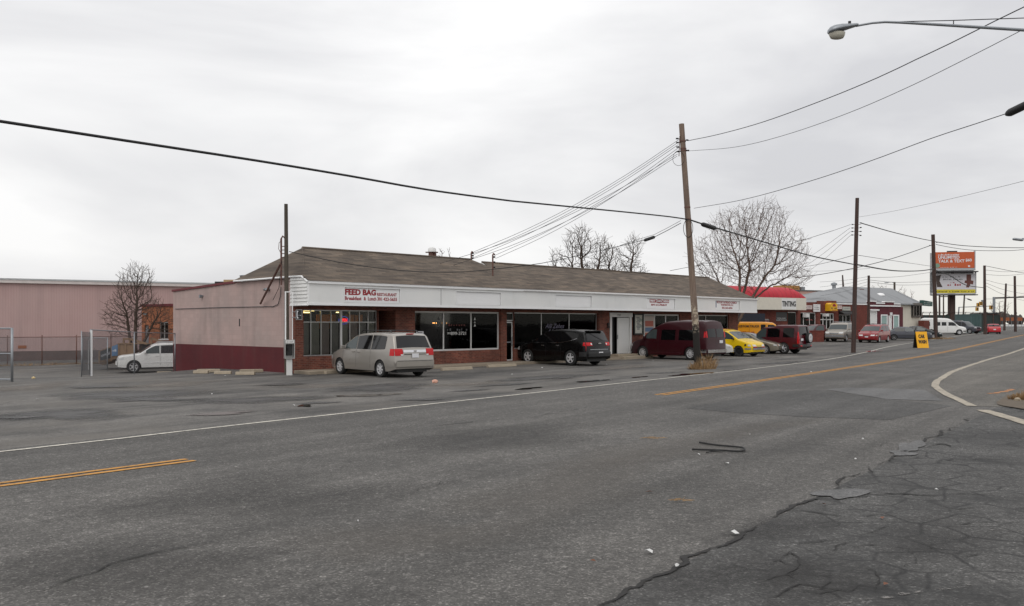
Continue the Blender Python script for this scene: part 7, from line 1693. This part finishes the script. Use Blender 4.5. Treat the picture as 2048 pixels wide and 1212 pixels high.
mp_ = GY(1988, 190); ma = thing('sign_gantry', 'long steel gantry arm over the far road from a grey post', 'gantry', mp_); L2 = lambda a, b_: P(a, b_, 190) - mp_
m = MB(); m.tube([(0, 0, -.5), L2(1988, 594)], .28, 8); m.build('post', M['steel'], ma); m = MB(); m.tube([L2(1986, 596), L2(2048, 594), L2(2140, 591)], .17, 6); m.build('beam', M['bb_dark'], ma)
gr = GY(2070, 210); g_ = thing('guard_rail', 'pale guard rail along the far road bend', 'guard rail', gr); m = MB(); m.box(-14, 20, -.05, .05, .45, .85); m.build('rail', M['alu_white'], g_)
for i in range(8): m = MB(); m.box(-13 + i*4, -12.85 + i*4, .051, .2, -.3, .8); m.build('post', M['steel'], g_)
# rooftop things behind the left ridge
wt = GY(866, 95); tk = thing('water_tank', 'round roof tank on a rusty frame above the left roof ridge', 'tank', wt); L3 = lambda a, b_: P(a, b_, 95) - wt
c_ = L3(864.5, 505); m = MB(); m.box(c_.x - .7, c_.x + .6, c_.y - .3, c_.y + .3, c_.z - .02, c_.z + .06); m.tube([L3(861, 506), L3(861, 560)], .16, 6); m.tube([L3(870, 506), L3(870, 560)], .16, 6); m.tube([(c_.x - .1, 0, 0), (c_.x - .1, 0, c_.z)], .3, 8); m.build('frame', M['rust_steel'], tk)
m = MB(); m.lathe([(0, .45), (.35, .42), (.5, .2), (.52, .001)], 14, Matrix.Translation(c_ + Vector((-.02, 0, .061))) @ Matrix.Rotation(-math.pi/2, 4, 'Y')); m.build('tank', M['alu_white'], tk, smooth=True)
ev = GY(488, 48.5); e_ = thing('exhaust_vent', 'silver exhaust vent on the flat roof left of the shingles', 'roof vent', ev); z = P(488, 553, 48.5).z - ev.z
m = MB(); m.lathe([(-1.0, .18), (-.35, .18), (-.33, .26), (-.1, .26), (-.05, .2), (.05, .24), (.08, .1), (.09, .001)], 16, Matrix.Translation((0, 0, z)) @ Matrix.Rotation(-math.pi/2, 4, 'Y')); m.build('cowl', M['steel'], e_)
hv = GY(466, 50); e_ = thing('roof_unit', 'tan cooling unit on the flat roof beside the exhaust vent', 'roof unit', hv); z = P(466, 560, 50).z - hv.z; m = MB(); m.box(-.4, .5, -.4, .4, z - 1.2, z); m.build('housing', plain('tan_unit', rgb(176, 150, 112), .6), e_); m = MB(); m.box(-.9, -.42, -.35, .35, z - 1.2, z - .1); m.build('fan_box', M['black'], e_)
# dry grass tuft at the leaning pole
k = N('dry_grass'); M['dry'] = k.bsdf(k.ramp(k.noise(6), [(.3, rgb(120, 92, 62)), (.7, rgb(176, 146, 106))]), .9)
R_ = random.Random(3)
def tuft(label, c, n, rx, ry, h, seed, cat='weeds', name='weed_tuft', bias=0.):
    R_ = random.Random(seed); t = MB()
    for i in range(n):
        a = R_.uniform(0, 6.283); d = math.sqrt(R_.random()); x, y = rx*d*math.cos(a), ry*d*math.sin(a)
        hh = h*R_.uniform(.3, 1.)*(1 - .55*d)*(1 + bias*x/rx); lx, ly = R_.gauss(0, .22)*hh + x*.25, R_.gauss(0, .22)*hh; w = R_.uniform(.006, .014)
        aa = R_.uniform(0, 3.14); wx, wy = w*math.cos(aa), w*math.sin(aa)
        t.add([(x - wx, y - wy, 0), (x + wx, y + wy, 0), (x + lx*.5 + wx*.7, y + ly*.5 + wy*.7, hh*.6), (x + lx, y + ly, hh), (x + lx*.5 - wx*.7, y + ly*.5 - wy*.7, hh*.6)], [(0, 1, 2, 3, 4)])
    return tag(t.build(name, M['dry'], None, c, ROAD_A*.6, fix=False), label, cat)
c_ = GY(1405, 41.6); tuft('dry brown weed tuft round the foot of the leaning pole', c_, 380, .8, .35, .95, 3, bias=.6)
tuft('dry leaf litter and grass at the foot of the third pole', GY(1880, 99.5), 500, 2.4, .8, .45, 5)
tuft('dry weeds on the soil at the right edge of the picture', GY(2048, 800), 1, .1, .1, .1, 9) if False else None
tuft('dead brown weeds on the verge at the right edge', G(2052, 800), 500, .5, .4, .38, 9)
tuft('thin dry weeds along the foot of the warehouse fence', GY(60, 63.4), 500, 5.5, .35, .35, 12)
def rock(name, label, cat, c, r, mat, seed, sq=.6, group=None):
    R_ = random.Random(seed); bm = bmesh.new(); bmesh.ops.create_icosphere(bm, subdivisions=2, radius=r)
    for v in bm.verts: v.co *= R_.uniform(.75, 1.15); v.co.z *= sq
    me = bpy.data.meshes.new(name); bm.to_mesh(me); bm.free(); me.materials.append(mat); o = bpy.data.objects.new(name, me); COL.objects.link(o); o.location = c + Vector((0, 0, r*sq*.5)); o.rotation_euler.z = seed
    return tag(o, label, cat, group)
rock('crumpled_bag', 'crumpled salmon pink bag on the asphalt behind the silver minivan', 'bag', G(870, 766), .11, plain('salmon_paper', rgb(206, 158, 138), .8, var=.2, scale=6), 4, .8)
rock('paper_ball', 'yellowish crumpled paper on the yard asphalt before the gate', 'paper', G(67, 757), .07, plain('yellow_paper', rgb(214, 190, 140), .8), 6, .7)
rock('concrete_lump', 'broken concrete lump on the verge at the right edge', 'rubble', G(2035, 803), .10, M['concrete'], 9, .8)
PA = plain('litter_paper', rgb(204, 204, 202), .7)
for i, (x, y, s_) in enumerate(((1469,1071,.10),(1299,1109,.10),(1453,930,.08),(1398,912,.05),(1354,1139,.05),(75,800,.13),(716,1049,.03),(1389,742,.10),(1306,722.5,.14),(1213,730,.10),(1084,736.5,.12),(1873,984,.05),(1711,922,.06),(1726,882,.06),(1500,873,.03),(1622,745,.10),(1560,742,.06),(588,813,.08),(424,790,.07),(1743,703,.14),(450,753,.08),(1024,750,.06))):
    R_ = random.Random(i); s_ *= .6; m = MB(); n_ = 7; pts = [Vector((s_*R_.uniform(.5, 1.1)*math.cos(a), s_*.7*R_.uniform(.5, 1.1)*math.sin(a), R_.uniform(.004, .03))) for a in [6.283*j/n_ for j in range(n_)]]
    m.add([Vector((0, 0, R_.uniform(.02, .05)))] + pts, [[0, 1+j, 1+(j+1) % n_] for j in range(n_)])
    tag(m.build('litter', PA, None, G(x, y, .018), R_.uniform(0, 6)), 'small scrap of white paper litter lying flat on the asphalt', 'litter', 'white paper litter')
LF = plain('brown_leaf', rgb(112, 72, 52), .8)
for i, (x, y, s_) in enumerate(((1299,987,.06),(1764,1040,.05),(1186,1127,.03),(1772,1174,.04),(1648,1012,.03))):
    m = MB(); m.add([(-s_, 0, .006), (0, -s_*.5, .02), (s_*1.1, 0, .008), (0, s_*.45, .012)], [(0, 1, 2), (0, 2, 3)]); tag(m.build('dry_leaf', LF, None, G(x, y, .018), i*1.3), 'small rusty brown leaf on the asphalt', 'leaf', 'brown leaves')
m = MB(); pts = [G(1399, 888, .03), G(1430, 893, .03), G(1462, 896, .03), G(1484, 899, .035), G(1489, 903, .035), G(1480, 906, .03), G(1440, 904, .03), G(1384, 902, .03)]; o0 = pts[0]
q_ = resample(pts, .06); m.tube([p - o0 for p in q_], .016, 6); m.tube([G(1446, 905, .03) - o0, G(1420, 907, .03) - o0, G(1413, 909, .03) - o0], .012, 5); tag(m.build('rubber_strip', M['rubber'], None, o0), 'bent strip of black rubber lying in the road', 'rubber strip')
def twigs(label, x, y, n, rx, ry, seed):
    R_ = random.Random(seed); m = MB(); c = G(x, y, .018)
    for i in range(n):
        a = R_.gauss(.2, .4); p = Vector((R_.uniform(-rx, rx), R_.uniform(-ry, ry), .008)); d = Vector((math.cos(a), math.sin(a), .05))*R_.uniform(.05, .16); m.tube([p, p + d*.5 + Vector((0, 0, .006)), p + d], .0022, 4)
    tag(m.build('straw_wisp', M['dry'], None, c), label, 'debris')
twigs('wisp of dry straw in the road left of the rubber strip', 1300, 879, 26, .2, .10, 2); twigs('small wisp of dry straw near the middle of the road', 1352, 1005, 16, .09, .04, 5)
# ================================================================ sky, light, camera
w = bpy.data.worlds.new('World'); sc.world = w; w.use_nodes = True
t = w.node_tree; t.nodes.clear()
def wn(kind): return t.nodes.new('ShaderNode' + kind)
SUN_EL, SUN_AZ = math.radians(48), math.radians(200)
sky = wn('TexSky'); sky.sky_type = 'NISHITA'; sky.sun_disc = False
sky.sun_elevation = SUN_EL; sky.sun_rotation = SUN_AZ; sky.air_density = 1.0; sky.dust_density = 4.0
b1 = wn('Background'); b1.inputs['Strength'].default_value = .10; t.links.new(sky.outputs[0], b1.inputs[0])
tc = wn('TexCoord')
mp = wn('Mapping'); mp.inputs['Scale'].default_value = (1, 1, 3.4); mp.inputs['Location'].default_value = (.45, .2, .1); t.links.new(tc.outputs['Generated'], mp.inputs[0])
n1 = wn('TexNoise'); n1.inputs['Scale'].default_value = 1.7; n1.inputs['Detail'].default_value = 7; n1.inputs['Roughness'].default_value = .5; n1.inputs['Distortion'].default_value = .35
t.links.new(mp.outputs[0], n1.inputs['Vector'])
cr = wn('ValToRGB'); e = cr.color_ramp.elements
e[0].position = .34; e[0].color = (.66, .66, .68, 1); e[1].position = .63; e[1].color = (1.0, .995, .99, 1)
t.links.new(n1.outputs['Fac'], cr.inputs[0])
# overcast luminance: brighter towards the zenith (CIE overcast), a paler warm band low in the north-east
sp = wn('SeparateXYZ'); t.links.new(tc.outputs['Generated'], sp.inputs[0])
el = wn('MapRange'); el.inputs[1].default_value = 0; el.inputs[2].default_value = 1; el.inputs[3].default_value = SKY_LO; el.inputs[4].default_value = SKY_HI
t.links.new(sp.outputs[2], el.inputs[0])
m1 = wn('Mix'); m1.data_type = 'RGBA'; m1.blend_type = 'MULTIPLY'; m1.inputs[0].default_value = 1
t.links.new(cr.outputs[0], m1.inputs[6]); t.links.new(el.outputs[0], m1.inputs[7])
lowb = wn('MapRange'); lowb.inputs[1].default_value = .015; lowb.inputs[2].default_value = .11; lowb.inputs[3].default_value = 1; lowb.inputs[4].default_value = 0
t.links.new(sp.outputs[2], lowb.inputs[0])
east = wn('MapRange'); east.inputs[1].default_value = .28; east.inputs[2].default_value = .52; t.links.new(sp.outputs[0], east.inputs[0])
mm = wn('Math'); mm.operation = 'MULTIPLY'; t.links.new(lowb.outputs[0], mm.inputs[0]); t.links.new(east.outputs[0], mm.inputs[1])
m2 = wn('Mix'); m2.data_type = 'RGBA'; t.links.new(mm.outputs[0], m2.inputs[0]); t.links.new(m1.outputs[2], m2.inputs[6]); m2.inputs[7].default_value = (.93, .90, .80, 1)
b2 = wn('Background'); b2.inputs['Strength'].default_value = 1.0; t.links.new(m2.outputs[2], b2.inputs[0])
mx = wn('MixShader'); mx.inputs[0].default_value = .94; t.links.new(b1.outputs[0], mx.inputs[1]); t.links.new(b2.outputs[0], mx.inputs[2])
wo = wn('OutputWorld'); t.links.new(mx.outputs[0], wo.inputs['Surface'])
sun = bpy.data.lights.new('sun', 'SUN'); sun.energy = SUN_E; sun.angle = math.radians(35); sun.color = (1, .97, .93)
so = bpy.data.objects.new('sun', sun); COL.objects.link(so)
d = Vector((math.sin(SUN_AZ)*math.cos(SUN_EL), math.cos(SUN_AZ)*math.cos(SUN_EL), math.sin(SUN_EL)))
so.rotation_euler = (-d).to_track_quat('-Z', 'Y').to_euler(); so.location = d*50
cam = bpy.data.cameras.new('camera'); co = bpy.data.objects.new('camera', cam); COL.objects.link(co)
cam.sensor_width = 36; cam.lens = F*36/2048; cam.shift_y = (HY - 606)/2048; cam.clip_end = 6000; cam.clip_start = .1
co.location = (0, 0, H); co.rotation_euler = (math.pi/2, 0, 0); sc.camera = co
sc.view_settings.view_transform = 'Standard'; sc.view_settings.look = 'None'
sc.view_settings.exposure = EXPOSURE; sc.view_settings.gamma = 1
sc.cycles.max_bounces = 6; sc.cycles.transparent_max_bounces = 16
